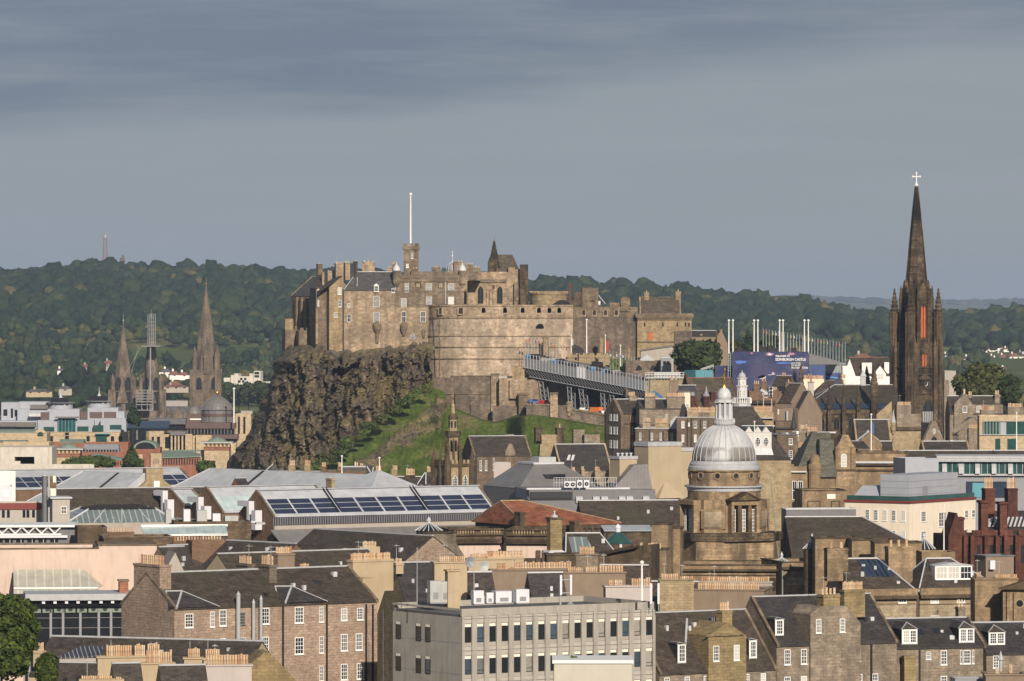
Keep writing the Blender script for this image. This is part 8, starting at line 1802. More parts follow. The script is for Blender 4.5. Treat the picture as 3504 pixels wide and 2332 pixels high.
# between church and libraries
b=B('stacked_tenement','tall stone stack block with a balustrade and a corner cone beside the church tower','tenement',728,1285,4,base=20);L=b.s(942)
b.box('wall',0,L,0,8,0,b.z(560),'buff_stone');b.px('balustrade',722,945,548,572,-.5,0,'sooty_stone');b.px('stack',770,872,390,560,.3,3,'grey_rubble');b.px('upper_block',870,945,455,560,.6,4,'grey_rubble');b.R=dict(L=L,D=8,ze=0,zr=1,yr=1.5,x0=0,y0=0,th=0);b.ch(772,872,388,400,9,y=1.6,th=1.4,mat='buff_stone',pot=.9,pr=.24)
S=b.s(745);R=b.m(18);o=b.put('corner_turret',MB().lathe([(R*.4,b.z(600)),(R,b.z(570)),(R,b.z(515))],12,(S,-.2,0)),'buff_stone');b.put('cone',MB().lathe([(R*1.1,b.z(515)),(R*.5,b.z(470)),(.05,b.z(425))],12,(S,-.2,0)),'lead',o);b.put('skew',MB().extr([(b.s(725),b.z(720)),(b.s(775),b.z(720)),(b.s(745),b.z(620))],-.6,0),'buff_stone')
house('slate_house','dark slate roof with a buff gable edge left of the tall stone stack',478,640,1268,3,730,9,500,'buff_stone','slate',base=20,skew='buff_stone',ridge='lead_pale')
rhouse('slate_house','lower slate roof with a little stone gablet behind the flagpole',430,655,1225,2,735,5,3.5,'buff_stone','slate','house',base=10,ridge='lead_pale').put('gablet',MB().extr([(1.5,0),(7,0),(7,40.5),(4.2,43),(1.5,40.5)],-.3,1),'college_stone')
flag_pole('flagpole','white flagpole with a limp blue and white flag before the slate roofs',588,462,728,1200,.15,'mast_white',None,(.5,2.6,'flag_blue',1.6))
flag_pole('flagpole','white flagpole in front of the glazed buff building at the right edge',1628,450,715,1200,.14);flag_pole('flagpole','white flagpole before the cream block corner',1108,1112,1480,820,.11)
b=B('church_gable','stone church porch gable with round window and pointed arch below the black tower','church porch',945,1300,22,base=20);L=b.s(1130);b.put('gable',MB().extr([(0,0),(L,0),(L,b.z(690)),(L*.56,b.z(505)),(L*.44,b.z(505)),(0,b.z(690))],0,1.2),'grey_rubble');b.put('roof',MB().extr([(.3,0),(L-.3,0),(L-.3,b.z(700)),(L/2,b.z(520)),(.3,b.z(700))],1.2,10),'slate');b.win1(L*.5,-.02,b.z(600),b.m(24),b.m(40),'ovalw');b.win1(L*.5,-.02,b.z(660),b.m(46),b.m(46),'gothicdark')
house('slate_house','low slate roofs with pale ridges in front of the church porch',960,712,1250,2,1290,8,655,'grey_rubble','slate',base=20,skew='buff_stone',ridge='lead_pale',chs=[(1150,1175,640,660,0,dict(th=.8,mat='lead'))])
b=block('glazed_buff_building','modern buff stone building with a ribbon of green glass under a metal roof',1362,470,1255,-3,1760,14,'court_buff','building',base=10,roof='lead');b.put('glass_ribbon',MB().box(b.s(1385),b.s(1510),-.1,0,b.z(598),b.z(510)),'green_glass');b.put('glass_ribbon',MB().box(b.s(1555),b.s(1760),-.1,0,b.z(600),b.z(515)),'green_glass');b.put('metal_panel',MB().box(b.s(1512),b.s(1553),-.14,0,b.z(602),b.z(505)),'grey_cladding');b.put('metal_roof',MB().frus(b.s(1390),b.s(1760),-.5,12,b.z(508),b.s(1480),b.s(1760),3,12,b.z(478)),'lead');b.put('ledge',MB().box(0,b.L,-.4,0,b.z(606),b.z(600)),'lead')
for x0,x1 in ((1475,1512),(1562,1630)):b.px('dark_opening',x0,x1,632,710,-.06,0,'green_glass')
for i in range(6):S=b.s(1392+i*22);b.box('mullion',S,S+.12,-.2,-.1,b.z(598),b.z(510),'lead')
# ================================================================== middle rows of roofs
zm(1300,1450,2.142)
b=block('balustraded_block','dark stone block with a long balustrade and pale pink walls above the pot rows',500,775,850,12,905,10,'sooty_stone','building',base=0,roof='flat_roof',par=1.2)
b2=block('balustraded_block','short balustraded end block beside the orange stone chimney',928,772,848,-6,1235,10,'sooty_stone','building',base=0,par=1.2)
for q in (b,b2):
    q.box('cornice',-.3,q.L+.3,-.9,0,q.z(880),q.z(850),'hub_stone');q.box('frieze',0,q.L,-.12,0,q.z(985),q.z(886),'pink_render')
    n=int(q.L/.42)
    for i in range(n):
        if i % 10 > 1:q.put('baluster',MB().lathe([(.09,0),(.15,.3),(.07,.75),(.1,.85)],6,(q.L*(i+.5)/n,-.2,q.z(812))),'buff_stone')
    q.box('rail',0,q.L,-.4,.0,q.z(782),q.z(770),'sooty_stone');q.box('base_rail',0,q.L,-.4,0,q.z(822),q.z(812),'sooty_stone')
for x in (1160,1205):b2.px('pilaster',x-16,x+16,930,None,-.5,-.12,'sooty_stone')
b=block('flared_stack','broad pale ashlar chimney block flaring at its foot before the balustrade',372,805,800,-20,490,4,'grey_rubble','chimney',base=0,cope='sooty_stone');b.put('flare',MB().frus(-1.5,b.L+1.5,-1.6,4,b.z(990),0,b.L,-.02,4,b.z(880)),'grey_rubble')
b=B('orange_stack','tall orange brown square stone chimney with a silver cowl','chimney',1250,800,24,base=0);W=b.s(1335);b.put('stack',MB().box(0,W,0,W*.7,0,b.z(705)),'ochre_stone');b.put('cap',MB().box(-.15,W+.15,-.15,W*.7+.15,b.z(705)+.002,b.z(688)),'sooty_stone');b.put('skirt',MB().frus(-.5,W+.5,-.5,W,b.z(948),-.05,W+.05,-.05,W,b.z(930)),'lead_pale');b.put('cowl',MB().lathe([(.5,b.z(688)),(.5,b.z(678)),(.1,b.z(668)),(.1,b.z(655)),(.2,b.z(650)),(.03,b.z(640))],10,(W/2,W/3,0)),'lead_pale')
b=rhouse('slate_roof_hall','dark slate hipped roof with a rooflight right of the orange stone chimney',1365,812,812,6,1610,9,6,'sooty_stone','slate_brown',base=0,hip=(1,4),ridge='lead_pale');b.put('roof_light',MB().slab([(.5,3,b.roofz(3)+.1),(4.2,3,b.roofz(3)+.1),(3,8,b.roofz(8)+.1),(.2,8,b.roofz(8)+.1)],.12),'glass_roof_dark')
b=block('balustrade_wall','low balustraded wall under the hipped slate roof with a dark cornice',1225,965,795,4,1650,5,'sooty_stone','building',base=0,cope='sooty_stone')
b=B('dark_pediment','shadowed stone pediment with a sloping cornice left of the dome block','building',1640,800,-24,base=0);L=b.s(1900);b.put('pediment',MB().extr([(0,0),(L,0),(L,b.z(890)),(0,b.z(965))],0,8),'sooty_stone');b.put('raking_cornice',MB().extr([(-.6,b.z(965)),(L,b.z(905)),(L,b.z(885)),(-.6,b.z(945))],-.9,0),'hub_stone')
b=block('stack_wall','stone stack wall with mixed orange pots at the foot of the dome',1880,925,812,-8,2100,4,'college_stone','chimney',base=0,cope='sooty_stone',chs=[(1900,1930,922,930,3,dict(y=1,th=.9,mat='sooty_stone',pot=1.6)),(1960,2065,922,930,9,dict(y=1,th=.9,mat='sooty_stone',pot=1.5))])
block('stone_pier','square stone pier left of the dome drum',1990,740,860,-12,2110,5,'college_stone','chimney',base=0,cope='sooty_stone')
block('stone_pier','lower stone pier touching the dome block',2120,770,868,-8,2200,5,'college_stone','chimney',base=0,cope='sooty_stone')
zm(800,1800,2.618)
R_=lambda *a,**k:rhouse('slate_terrace',*a,**k)
R_('big dark slate roof sloping away to the right below the solar roof',722,38,800,-52,1785,9,6,'pink_rubble','slate_brown',base=0).put('valley',MB().tube((-.2,9,0),(0,9,.1),.1),'lead')
R_('wavy ridged slate roof with a brick wall behind it, on the left',-60,140,745,-46,560,7,5,'brick_brown','slate_brown',base=0)
R_('low slate roof with skylights and a brown harled stack in its middle',-150,262,724,34,1200,7,5,'harl_buff','slate_brown',base=0,chs=[(352,545,242,400,7,dict(y=4,th=1.3,mat='harl_brown',pot=1.3,pr=.2)),(570,690,372,400,7,dict(y=0,th=.9,mat='harl_brown',pot=.8))])
R_('slate roof in chimney shadow between the two buff harled stacks',1432,342,690,20,1810,8,8.5,'buff_stone','slate_dark',base=0,chs=[(1432,1520,330,345,5,dict(y=6,th=1,mat='harl_buff',pot=.9))])
zm(0,1850,2.618)
R_('dark roof with lead edge right of the pink rendered wall',1420,70,770,30,1650,5,4,'pink_rubble','slate',base=0)
R_('slate roof stepping up behind the brick wall',1490,55,800,40,1740,6,5,'brick_brown','slate',base=0)
block('brick_wall','long brown brick wall with satellite dishes above the wavy slate roof',1720,5,800,16,2150,4,'brick_brown','wall',base=0)
block('potted_stack','red brick stack with a long row of pale pots left of the brown brick wall',1540,-110+140,815,8,1990,3,'brick_brown','chimney',base=0,chs=[(1550,1990,0,40,17,dict(y=1,th=1,mat='brick_brown',pot=1.0))])
b=B('grey_gable','triangular grey rendered gable standing behind the big rubble gable','gable',1465,700,10,base=0);b.put('gable',MB().extr([(0,0),(b.s(1660),0),(b.s(1660),b.z(300)),(b.s(1570),b.z(110)),(0,b.z(290))],0,8),'harl_grey')
# ---- big rubble tenement, left
b=house('rubble_tenement','long pink rubble tenement with two hipped wall dormers and a tall gable chimney',1562,618,655,35,3380,12.6,306,'pink_rubble','slate_brown','tenement',base=0,skew='castle_brown',yrf=6.6)
zm(800,1800,2.618)
zm(0,1850,2.618);b.wins([1692],74,655,780);b.wins([1692],74,905,958,'plain');b.wins([1900],34,635,775);b.wins([1995],62,622,765);b.wins([2172],44,645,755);b.wins([1900,1995,2172],46,880,975)
b.put('gable_chimney',MB().box(-.02,1.6,3.4,9.6,b.R['ze'],b.z(218,0,6.5)).box(-.12,1.7,3.3,9.7,b.z(232,0,6.5),b.z(212,0,6.5)),'pink_rubble')
o=b.r.children[0]
for i in range(12):p=bpy.data.objects.new('chimney_pot',potmesh(.16));link(p,b.r);p.location=(.8,4+i*.45,b.z(212,0,6.5));p.scale=(1,1,1.1)
for x,w,y0,m in ((2112,20,510,'galvanised'),(2248,15,585,'galvanised'),(2315,15,555,'galvanised')):S=b.s(x);b.put('flue',MB().lathe([(b.m(w),0),(b.m(w),b.z(y0)),(b.m(w)*1.2,b.z(y0)),(.03,b.z(y0)+.5)],12,(S,-.6,0)),m)
zm(800,1800,2.618)
b.wins([78],44,775,885);b.wins([283],66,735,880);b.wins([78,283],52,1005,1140);b.wins([584],76,728,870);b.wins([584],80,998,1150);b.wins([783],36,725,862);b.wins([783],36,988,1140);b.wins([783],36,1255,1390);b.wins([987,1130],56,738,848);b.wins([987,1120],62,968,1120);b.wins([987,1130],58,1238,1380)
for x in (445,838,1190,1250):b.px('downpipe',x-5,x+5,705,None,-.22,-.02,'black_iron')
def walldormer(x0,xp,x1,yp,ye):               # hipped roof coming forward over the wall head
    S0,S1,Sp=b.s(x0),b.s(x1),b.s(xp);z0=b.z(ye,S0);zp=b.z(yp,Sp,2);yb=b.roofy(zp)
    m=MB().add([(S0,-.35,z0),(S1,-.35,z0),(Sp,2.2,zp),(Sp-1.8,yb+.2,zp),(S0-.6,b.roofy(z0)+.3,z0+.1),(S1,.5,z0+.1)],[(0,1,2),(0,2,3,4),(1,5,3,2),(0,4,5,1)]);o=b.put('wall_dormer_roof',m,'slate_dark')
    b.put('flashing',MB().tube((S0,-.35,z0),(Sp,2.2,zp),.16,.16,4).tube((S1,-.35,z0),(Sp,2.2,zp),.07,.07,4).tube((Sp-1.8,yb,zp),(Sp,2.2,zp),.1,.1,4).tube((Sp-1.8,yb,zp),(S0-.3,.8,z0+.2),.1,.1,4),'lead',o)
walldormer(450,605,828,540,690);zm(0,1850,2.618);walldormer(1570,1715,1955,452,605);zm(800,1800,2.618)
b.ch(215,388,345,600,9,y=5.2,th=1.1,mat='brick_chimney',ax='y',pot=1.8,pr=.2,rows=1);b.ch(15,192,335,420,9,y=9,th=1.1,mat='brick_chimney',ax='y',pot=1.5,pr=.2);b.ch(1020,1428,298,500,24,y=7.5,th=1.3,mat='harl_buff',ax='s',pot=1.25,pr=.2)
b.box('stack_base',b.R['L']-.2,b.R['L']+1.6,3,12.4,0,b.roofz(4.2),'harl_buff')
for x,y in ((700,410),(1120,500)):S=b.s(x,4);b.put('roof_vent',MB().tube((S,4,b.roofz(4)),(S+.9,3.2,b.roofz(3.2)+.1),.22,.22,6),'black_iron')
b.put('roof_hatch',MB().box(b.s(878,5),b.s(912,5),4.6,5.2,b.roofz(4.8)-.2,b.roofz(4.8)+.5),'lead_pale')
b=block('small_stack','small harled stack with a row of orange pots behind the buff stack',1130,190,745,20,1310,2,'harl_buff','chimney',base=0,chs=[(1140,1290,188,200,9,dict(y=1,th=1,mat='harl_buff',pot=1.2))])
# ---- buff and brown stacks behind the office
zm(1300,1450,2.142)
def wall(label,x0,x1,y,d,a,m,rows,D=1.6,nm='chimney_wall'):
    b=block(nm,label,x0,y,d,a,x1,D,m,'chimney',base=0,par=.1,cope=m)
    for r in rows:b.ch(r[0],r[1],r[2],r[2]+14,r[3],y=.8,th=.9,mat=m,pot=r[4] if len(r) > 4 else 1.2,pr=.2)
    return b
wall('buff harled stack with a satellite dish, left of the plant boxes',400,640,1025,668,14,'harl_buff',[(425,635,1020,13,1.3)]);wall('slim buff stack in front of the dish stack',498,585,1085,650,14,'harl_buff',[(508,550,1083,4)]);wall('buff wall carrying the longest double row of pots under the balustrade',650,985,1000,715,10,'harl_buff',[(655,970,998,20,1.3),(780,1055,974,12,1.2)])
wall('wide brown harled stack wall with stepped pots before the balustrade',815,1440,1080,690,8,'harl_brown',[(850,940,1066,4),(950,1045,1098,6,1.3),(975,1410,1058,22,1.2)]);wall('brown stack with pots right of the stepped pot wall',1330,1800,1100,684,8,'harl_brown',[(1370,1495,1100,8,1.3),(1350,1500,1137,9,1.3),(1500,1600,1098,6,1.3),(1600,1790,1090,9,1.4)]);wall('pale harled stack just behind the office roof corner',1655,1990,1200,676,10,'lilac_render',[(1670,1785,1196,7,1.4),(1835,1990,1190,8,1.5)])
wall('stone stack with tall square orange pots before the orange chimney',1440,1600,965,730,-10,'grey_rubble',[(1455,1578,962,9,1.7)]);wall('stone stack row of pots below the college block left end',2050,2300,1150,720,6,'buff_stone',[(2055,2190,1150,9,1.5),(2190,2300,1160,7,1.2)])
for l,x,y,d,a,x1,hw,rise,m in (('slate roof with lead edges between the buff stacks',600,1100,672,12,820,6,6,'slate'),('small slate roof behind the phone mast frame',1080,1105,680,14,1340,5,7,'slate_dark'),('small slate roof crowded with vents behind the flagpole',1540,1135,690,12,1700,5,6,'slate_dark'),('slate roof with a bright lead ridge left of the college block',1600,1045,745,-8,1970,6,7,'slate_brown'),('slate roofs right of the office with lead valley edges',1990,1165,730,-14,2340,7,8,'slate_brown')):R_(l,x,y,d,a,x1,hw,rise,'harl_brown',m,base=0,ridge='lead_pale')
for x,y,l in ((655,1015,'dark round satellite dish on the buff stack'),(755,1045,'grey round satellite dish on the buff wall')):b=B('satellite_dish',l,'dish',x,660,0,base=wz(y,660));b.put('dish',MB().lathe([(.1,0),(.5,.1),(.72,.28),(.68,.28),(.1,.05)],14),'zinc_grey' if x < 700 else 'plant_grey').rotation_euler=(math.pi/2,0,.5);b.put('arm',MB().tube((0,0,0),(.1,3,-.3),.06,.06,5),'black_iron')
# ---- grey concrete office
zm(800,1800,2.618)
b=B('concrete_office','grey concrete office block with rows of deep set dark windows','office building',2035,640,33,base=0)
zm(1600,1800,2.945);L=b.s(1880);H=b.z(838);D=15.5
b.box('wall',0,L,0,D,0,H-1,'concrete');m=MB().box(-.05,L+.05,-.25,.1,H-b.m(75),H).box(-.05,.25,.1,D,H-b.m(20),H).box(L-.25,L,.1,D,H-1,H).box(.25,L-.25,D-.3,D,H-1,H);b.put('parapet',m,'concrete');b.box('roof',.25,L-.25,.1,D-.3,H-1,H-.7,'flat_roof')
n=16;xs=[7]+[125+118.9*i for i in range(15)];st=L/n;fh=b.m(322);zw0=H-b.m(340)
for i in range(17):q=min(L-.35,max(0,st*i-.35)) if i else 0;b.box('pier',q,q+(.7 if 0 < i < 16 else .35),-.3,0,0,H-b.m(75)-.003,'concrete')
for r in range(4):
    zb=zw0-fh*r
    b.box('floor_joint',0,L,-.31,-.301,zb+b.m(238),zb+b.m(241),'lead_dark')
    for i in range(n):
        b.win1(st*(i+.5),-.02,zb,b.m(78)/b.c*.93,b.m(182),'office');b.box('spandrel',st*i+.38,st*(i+1)-.38,-.16,0,zb+b.m(190),zb+b.m(278),'concrete_light');b.box('sill_panel',st*i+.38,st*(i+1)-.38,-.1,0,zb-b.m(42),zb-.05,'concrete')
zm(800,1800,2.618)
b.wins([1478,1658,1742],46,858,1010,'office','l');b.wins([1478,1658,1742],46,1140,1295,'office','l')
for x in (1340,1590,1820,1930):q=b.t(x);b.box('panel_joint',-.02,0,q,q+.06,0,H-1,'zinc_grey')
for z in (790,1050,1330):b.box('panel_joint',-.02,0,0,D,b.z(z)-.06,b.z(z),'zinc_grey')
zm(1600,1800,2.945)
def plant(name,label,x0,x1,y0,y1,dep,m,cat='plant unit'):
    u=B(name,label,cat,x0,640+dep,20,base=wz(y1,640+dep));w=u.s(x1);h=u.z(y0);u.box('casing',0,w,0,w*.8,.15,h,m);u.box('base',.05,w-.05,.05,w*.8-.05,0,.148,'zinc_grey');u.box('louvre',w*.25,w*.75,-.02,0,h*.2,h*.5,'zinc_grey');return u
for a in (('white roof cabinet with a tall plain door, left of three on the office',62,165,655,800,3,'plant_white'),('short narrow white cabinet on the office roof',192,262,675,790,4,'plant_white'),('wide white ribbed cooling unit on the office roof',285,455,662,790,6,'plant_white'),('tall white cabinet with a louvred grille, rightmost on the office roof',492,622,642,790,5,'plant_white')):plant('roof_cabinet',*a)
zm(800,1800,2.618)
plant('plant_cabinet','big grey plant cabinet with doors at the office roof corner',1760,1860,495,700,8,'plant_grey');plant('plant_cabinet','grey plant cabinet with hanging cables behind the corner one',1845,1970,500,700,10,'plant_grey')
for x,y0,y1,l in ((1642,205,710,'tall thin whip aerial on the left part of the office roof'),(2152,200,720,'thin lattice aerial on the office roof beside the white cabinets')):flag_pole('aerial',l,x,y0,y1,645,.05,'galvanised',None)
zm(1600,1800,2.945);flag_pole('flagpole','tall white flagpole at the right corner of the office roof',1757,380,755,651,.16)
b=B('phone_mast','white phone mast frame on angled struts above the office roof','antenna',935,650,20,base=H-1);m=MB();w=b.s(1035);h=b.z(520);m.tube((0,0,.6),(0,0,h),.12,.12,6).tube((w,0,0),(w,0,h),.12,.12,6).tube((0,0,h-.3),(w,0,h-.3),.07).tube((0,0,h*.55),(w,0,h*.55),.07).tube((w,0,h*.3),(w+.9,-.8,0),.08).tube((w,0,h*.3),(w-.8,.6,0),.08);b.put('frame',m,'galvanised')
for q in (0,w):b.box('antenna',q-.14,q+.14,-.25,-.1,h*.5,h+.3,'plant_white')
b=B('phone_mast','pair of slim white phone masts at the far right of the office roof','antenna',1850,653.5,0,base=H-1)
for k in (0,.9):b.box('antenna',k-.13,k+.13,-.1,.1,.8,b.z(580),'plant_white');b.put('mast',MB().tube((k,.15,0),(k,.15,b.z(575)),.05),'galvanised')
b=block('lift_house','small beige flat topped block with a white roof edge in front of the office',872,1385,610,0,1655,8,'lift_house_render','building',base=0,roof='flat_roof');b.box('fascia',-.2,b.L+.2,-.2,8.2,b.H-.02,b.H+.35,'white_paint')
tuft=bpy.data.objects.new('weed',leaf_mesh([(0,0,.3,.5,.4)],120,.12,M('leaf_bright')));link(tuft);tuft.location=(wx(1070,614),614,wz(1372,614));tag(tuft,'tuft of weeds growing on the small beige flat roof','weed')
# ---- pink rendered block and glazed front, left
zm(0,1850,2.618)
b=block('pink_block','large pink rendered windowless block with a glass canopy roof in front',-80,80,790,6,880,14,'pink_render','building',base=0,cope='castle_brown');b.px('end_wing',880,1405,45,None,3,12,'pink_render');b.px('wing_edge',878,1408,36,46,2.8,12,'castle_brown')
z0,z1=b.z(405),b.z(262,0,-1);S0,S1,S2=b.s(122,-6),b.s(870,-6),b.s(745,-1)
b.put('canopy_glass',MB().slab([(S0,-7,z0),(S1,-7,z0),(S2,-1,z1),(S0,-1,z1)],.12).slab([(S1,-7,z0),(S1+1,-1,z0),(S2,-1,z1)],.12),'glass_roof_cream');b.put('canopy_front',MB().box(S0,S1,-7.05,-6.9,b.z(480,0,-7),z0-.01),'glass_roof_cream');b.put('canopy_frame',MB().box(S0,S1+.1,-7.2,-7.06,z0-.15,z0+.1),'white_paint')
b=B('glazed_pavilion','dark glazed pavilion under a curved grey eaves with green vent panels','building',225,735,7,base=0);L=b.s(1190)
b.box('eaves',0,L,-1.5,8,b.z(535),b.z(478),'lead');b.box('fascia',0,L,-.6,8,b.z(600),b.z(536),'dark_void');b.box('glass',0,L,.2,8,0,b.z(601),'dark_glass')
for i in range(8):S=b.s(322+i*103);b.box('vent_panel',S-b.m(44),S+b.m(44),-.1,.19,b.z(650),b.z(588),'copper_green');b.put('vent',MB().tube((S,-.14,b.z(618)),(S,-.1,b.z(618)),.32,.32,10),'black_iron');b.box('lamp',S-b.m(14)+1,S+b.m(14)+1,-1.2,-.9,b.z(565),b.z(530),'plant_white')
for x in (262,455,565,720,885,995):b.px('column',x-11,x+11,570,None,-.1,.18,'zinc_grey')
for y in (700,790):b.box('transom',0,L,.1,.19,b.z(y),b.z(y)+.08,'lead_dark')
block('red_shed','small orange brick hut at the edge of the pink wall',1070,368,738,8,1150,2.5,'court_red','hut',base=wz(480,738),cope='castle_brown')
# ---- bottom left roofs
R_('slate roof with a run of dark rooflights below the rubble gable',460,870,618,-20,2350,6,4,'harl_buff','slate',base=0).ch(300,410,985,1040,6,y=0,th=1,mat='harl_buff',pot=1.3)
b=B('slanted_skylight','striped glass skylight with white bars at the lower left','skylight',510,606,10,base=0);L=b.s(930);b.put('glazing',MB().slab([(0,0,b.z(1050)),(b.s(900),0,b.z(1040)),(b.s(930,4),4,b.z(955,0,4)),(b.s(720,4),4,b.z(950,0,4))],.15),'clerestory_glass');b.box('wall',0,L,.1,4,0,b.z(1060),'harl_grey')
wall('buff stack with two dozen orange pots at the bottom left',875,1310,1055,596,12,'harl_buff',[(940,1190,1045,11,2.2),(1195,1310,1030,6,1.9),(1310,1440,1020,6,1.9)]);wall('buff stack with a dozen tall orange pots lower down',1255,1560,1112,588,10,'harl_buff',[(1298,1550,1105,11,2.2)]);wall('pale harled stack with orange and cream pots beside the rubble wall',1820,2255,1130,585,8,'lilac_render',[(1845,2232,1122,15,2.0)]);wall('thin stack of pale pots behind the harled stack',1650,1810,1065,600,6,'harl_buff',[(1675,1798,1060,7,1.9)]);wall('pale pot cluster above the harled stack',1825,1985,1070,602,6,'harl_buff',[(1832,1975,1065,7,1.9)]);wall('orange pots just showing at the bottom edge',720,1100,1262,575,4,'harl_buff',[(722,1010,1258,14,.9),(1030,1095,1262,3,.8)])
R_('dark slate slope at the very bottom left beside the trees',520,1105,598,-14,900,6,6,'harl_buff','slate',base=0);R_('dark slate slope behind the tall orange pots',1000,1115,584,14,1260,6,7,'harl_buff','slate',base=0);R_('dark slate slope right of the dozen tall pots',1420,1135,580,14,1840,6,7,'harl_buff','slate',base=0)
b=B('brown_gable','sloping brown stone coped gable in front of the rubble tenement','gable',2240,590,10,base=0);b.put('gable',MB().extr([(0,0),(b.s(2720),0),(b.s(2720),b.z(1330)),(b.s(2420),b.z(1010)),(b.s(2360),b.z(1010)),(0,b.z(1110))],0,6),'ochre_stone')
tree('conifer','big dark bushy conifer in the bottom left corner',20,560,430,1320,900,'leaf_near',15000,.22,'round',base=0);tree('conifer','smaller dark bush right of the corner conifer',430,556,1000,1330,240,'leaf_near',3000,.26,'round',base=0)
# ---- bottom right tenements
zm(2200,1800,2.947)
b=house('dormered_tenement','grey stone tenement with an ochre gabled bay and white dormers, right of the office',165,1495,690,32,1342,13,900,'grey_rubble','slate_brown','tenement',base=0,skew='castle_brown',yrf=7)
b.wins([240,445,637,845,1045,1212],56,1530,1640);b.dormer(390,80,1196,1380,'white_paint','slate_dark',1,'sash',True,None,None,.2);b.dormer(1108,76,1155,1335,'white_paint','slate_dark',1,'sash',True,None,None,.2)
S0,S1=b.s(640),b.s(1020);b.put('gabled_bay',MB().extr([(S0,0),(S1,0),(S1,b.z(1105,S1)),((S0+S1)/2,b.z(980,S0)),(S0,b.z(1105,S0))],-.5,6),'ochre_stone');b.wins([737,943],58,1210,1365,'sash','f',-.5);b.px('blind_window',812,868,1205,1340,-.58,-.5,'ochre_stone');b.px('string_course',640,1018,1108,1120,-.75,-.5,'castle_brown')
b.ch(740,900,850,1030,4,y=1.2,th=1.4,mat='ochre_stone',pot=1.6,pr=.2);b.put('lead_valley',MB().tube((b.s(440,3),3.2,b.roofz(3.2)+.1),(b.s(445,6),6,b.roofz(6)+.1),.18,.18,4),'lead')
b=wall('broad brown harled stack wall with two rows of orange pots',512,1222,650,724,-10,'harl_brown',[(545,1180,645,27,1.5)],9);wall('upper row of orange pots on the grey stack behind',580,1300,572,738,-6,'harl_grey',[(580,1280,570,30,1.2)])
b=house('sandstone_tenement','brown sandstone tenement with a broad chimney gable and white framed windows',1348,1212,702,26,2560,12,730,'grey_rubble','slate_dark','tenement',base=0,skew='castle_brown',yrf=7)
b.wins([1455,1622,1780,2005],64,1250,1400);b.wins([1455,1622,1780,2005,2180,2340],62,1525,1660);b.dormer(1375,84,945,1105,'white_paint','slate_dark',1,'sash',True,None,None,.2)
S0,S1=b.s(1675),b.s(2180);zt=b.z(815,S0);b.put('gabled_bay',MB().extr([(S0,0),(S1,0),(S1,b.z(1000)),(b.s(2030),zt),(b.s(1770),zt),(S0,b.z(900))],-.4,6),'grey_rubble');b.wins([1770,2010],58,940,1080,'sash','f',-.4);b.ch(1755,1985,690,830,4,y=.7,th=1.8,mat='ochre_stone',pot=1.3,pr=.2);b.ch(1985,2240,640,830,14,y=3,th=1.2,mat='ochre_stone',pot=1.6,pr=.2)
zm(2800,1800,2.947);b.wins([240,398],58,1220,1370)
for x in (145,540):b.px('downpipe',x-7,x+7,1190,None,-.25,-.02,'black_iron')
b.dormer(325,50,905,1060,'white_paint','slate_dark',1,'sash',True,None,None,.2)
b=house('three_dormer_tenement','rubble tenement with two white paired dormers on a dark roof at the right',560,1245,712,16,1690,11,955,'grey_rubble','slate_dark','tenement',base=0,skew='castle_brown',yrf=6.5)
b.wins([718],66,1305,1495);b.wins([1110],54,1270,1345);b.wins([1265],62,1260,1400);b.wins([1498],70,1255,1390);b.wins([1440,1560],20,1258,1390,'one');b.wins([1265],64,1515,1650)
for x in (920,1495):b.dormer(x,155,1045 if x < 1000 else 1035,1190 if x < 1000 else 1175,'white_paint','slate',2,'sash',True,None,None,.42)
for x in (1025,):b.px('downpipe',x-8,x+8,1235,None,-.25,-.02,'black_iron')
for x,y in ((610,1045),(1220,1065),(1030,1075)):S=b.s(x,3);yy=b.roofy(b.z(y,S,3));b.put('rooflight',MB().slab([(S-.5,yy-.6,b.roofz(yy-.6)+.1),(S+.5,yy-.6,b.roofz(yy-.6)+.1),(S+.4,yy+.6,b.roofz(yy+.6)+.1),(S-.6,yy+.6,b.roofz(yy+.6)+.1)],.1),'dark_glass')
b.ch(1385,1480,815,960,2,y=8,th=1.2,mat='grey_rubble',pot=1.4);b.ch(840,980,1310,1560,0,y=-1.2,th=1.2,mat='ochre_stone');b.ch(345,490,890,960,8,y=7,th=1,mat='ochre_stone',pot=1.3)
b=house('end_tenement','low rubble house with one white paired dormer at the right edge',1695,1300,715,14,2300,11,990,'grey_rubble','slate_dark','tenement',base=0,yrf=6.5,wins=[([1790],60,1310,1435)]);b.dormer(1800,165,1075,1200,'white_paint','slate',2,'sash',True,None,None,.42)
b=B('pointed_vent','pale pointed metal vent at the bottom right corner','vent',1840,600,0,base=0);b.put('vent',MB().lathe([(b.m(26),0),(b.m(26),b.z(1480)),(b.m(14),b.z(1470)),(b.m(16),b.z(1360)),(b.m(30),b.z(1350)),(b.m(10),b.z(1290)),(.03,b.z(1262))],8),'lead')
wall('low brown parapet with a few clay pots at the bottom right corner',1690,2100,1510,596,0,'harl_brown',[(1780,1830,1500,3,1.3),(1920,1960,1480,2,1.5)],4);b=block('corner_roof','grey striped roof corner at the very bottom right',1380,1545,600,4,1700,4,'zinc_grey','roof',base=0,roof='lead')
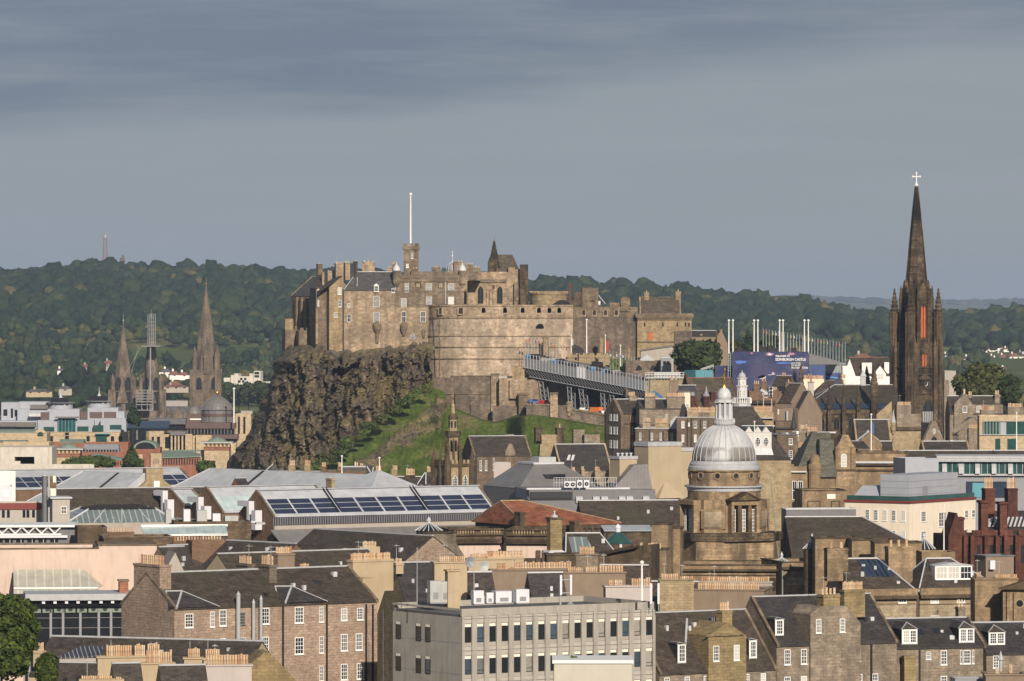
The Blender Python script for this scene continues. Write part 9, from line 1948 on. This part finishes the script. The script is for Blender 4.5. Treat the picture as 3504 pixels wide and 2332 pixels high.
# ---- classical houses behind
b=house('classical_house','left classical stone house with small square attic windows and a glazed roof strip',330,680,760,14,992,12,345,'classic_stone','slate_brown','house',base=0,hip=(0,4),ridge='lead_pale',wins=[([512,848],82,705,782,'six'),([540,852],82,925,990)])
c=house('classical_house','right classical stone house with a big white box dormer and hipped roof',1022,668,762,14,1868,12,342,'classic_stone','slate_brown','house',base=0,hip=(3,6),ridge='lead_pale',wins=[([1172,1437,1700],84,698,775,'six'),([1175,1700],84,905,990)])
for q in (b,c):
    q.box('parapet',0,q.R['L'],-.45,.4,q.R['ze']-.9,q.R['ze']+.55,'college_stone');q.box('cornice',0,q.R['L'],-.75,-.46,q.R['ze']-.9,q.R['ze']-.4,'sooty_stone');q.box('string_course',0,q.R['L'],-.15,0,q.z(795),q.z(786),'college_stone')
b.px('downpipe',990,1022,660,None,-.1,0,'sooty_stone')
for x in (440,490,540,590,640):S=b.s(x,5);b.put('roof_glazing',MB().slab([(S,2.6,b.roofz(2.6)+.1),(S+1.1,2.6,b.roofz(2.6)+.1),(S+.5,5.6,b.roofz(5.6)+.1),(S-.6,5.6,b.roofz(5.6)+.1)],.08),'blue_glass')
b.ch(60,300,222,470,2,y=4.5,th=1.6,mat='college_stone',pot=1.4,pr=.22);b.ch(672,950,205,520,3,y=6,th=1.8,mat='college_stone',pot=1.4,pr=.22)
c.dormer(1365,385,402,545,'white_paint','lead',3,'six',False,None,None,.08)
b=B('temple_front','dark classical pediment with a round window at the right edge','building',1862,740,-6,base=0);L=b.s(2420);b.box('wall',0,L,0,10,0,b.z(640),'college_stone');b.put('pediment',MB().extr([(-.6,b.z(640)+.01),(L,b.z(640)+.01),(L*.5,b.z(530))],-.8,3),'sooty_stone');b.put('round_window',MB().tube((b.s(2032),-.1,b.z(782)),(b.s(2032),0,b.z(782)),b.m(52),b.m(52),20),'classic_stone');b.put('pane',MB().tube((b.s(2032),-.14,b.z(782)),(b.s(2032),-.1,b.z(782)),b.m(34),b.m(34),20),'dark_glass')
for x in (1915,1985):b.px('pilaster',x-14,x+14,670,None,-.4,0,'college_stone')
b=block('brick_hut','brown rooftop hut with a white air unit, in front of the red sandstone',1690,312,780,20,1972,4,'harl_brown','hut',base=0,cope='lead_dark');b.px('air_unit',1735,1785,350,440,-.8,-.05,'plant_white')
block('brown_block','plain brown wall block at the foot of the cream building',1045,265,800,4,1380,6,'college_stone','building',base=0)
wall('low wall of pots left of the temple front',1580,2000,545,745,4,'college_stone',[(1590,1645,510,4,1.0),(1775,2010,520,12,.7)],4)
hz=mb.build('haze',None);hz['kind']='stuff'
hm=bpy.data.materials.new('haze_air');hm.use_nodes=True;nt=hm.node_tree;nt.nodes.clear()
o_=nt.nodes.new('ShaderNodeOutputMaterial');v_=nt.nodes.new('ShaderNodeVolumePrincipled')
v_.inputs['Color'].default_value=(.57,.71,.95,1);v_.inputs['Density'].default_value=4.2e-5;v_.inputs['Anisotropy'].default_value=0
nt.links.new(v_.outputs[0],o_.inputs['Volume']);hz.data.materials.append(hm)
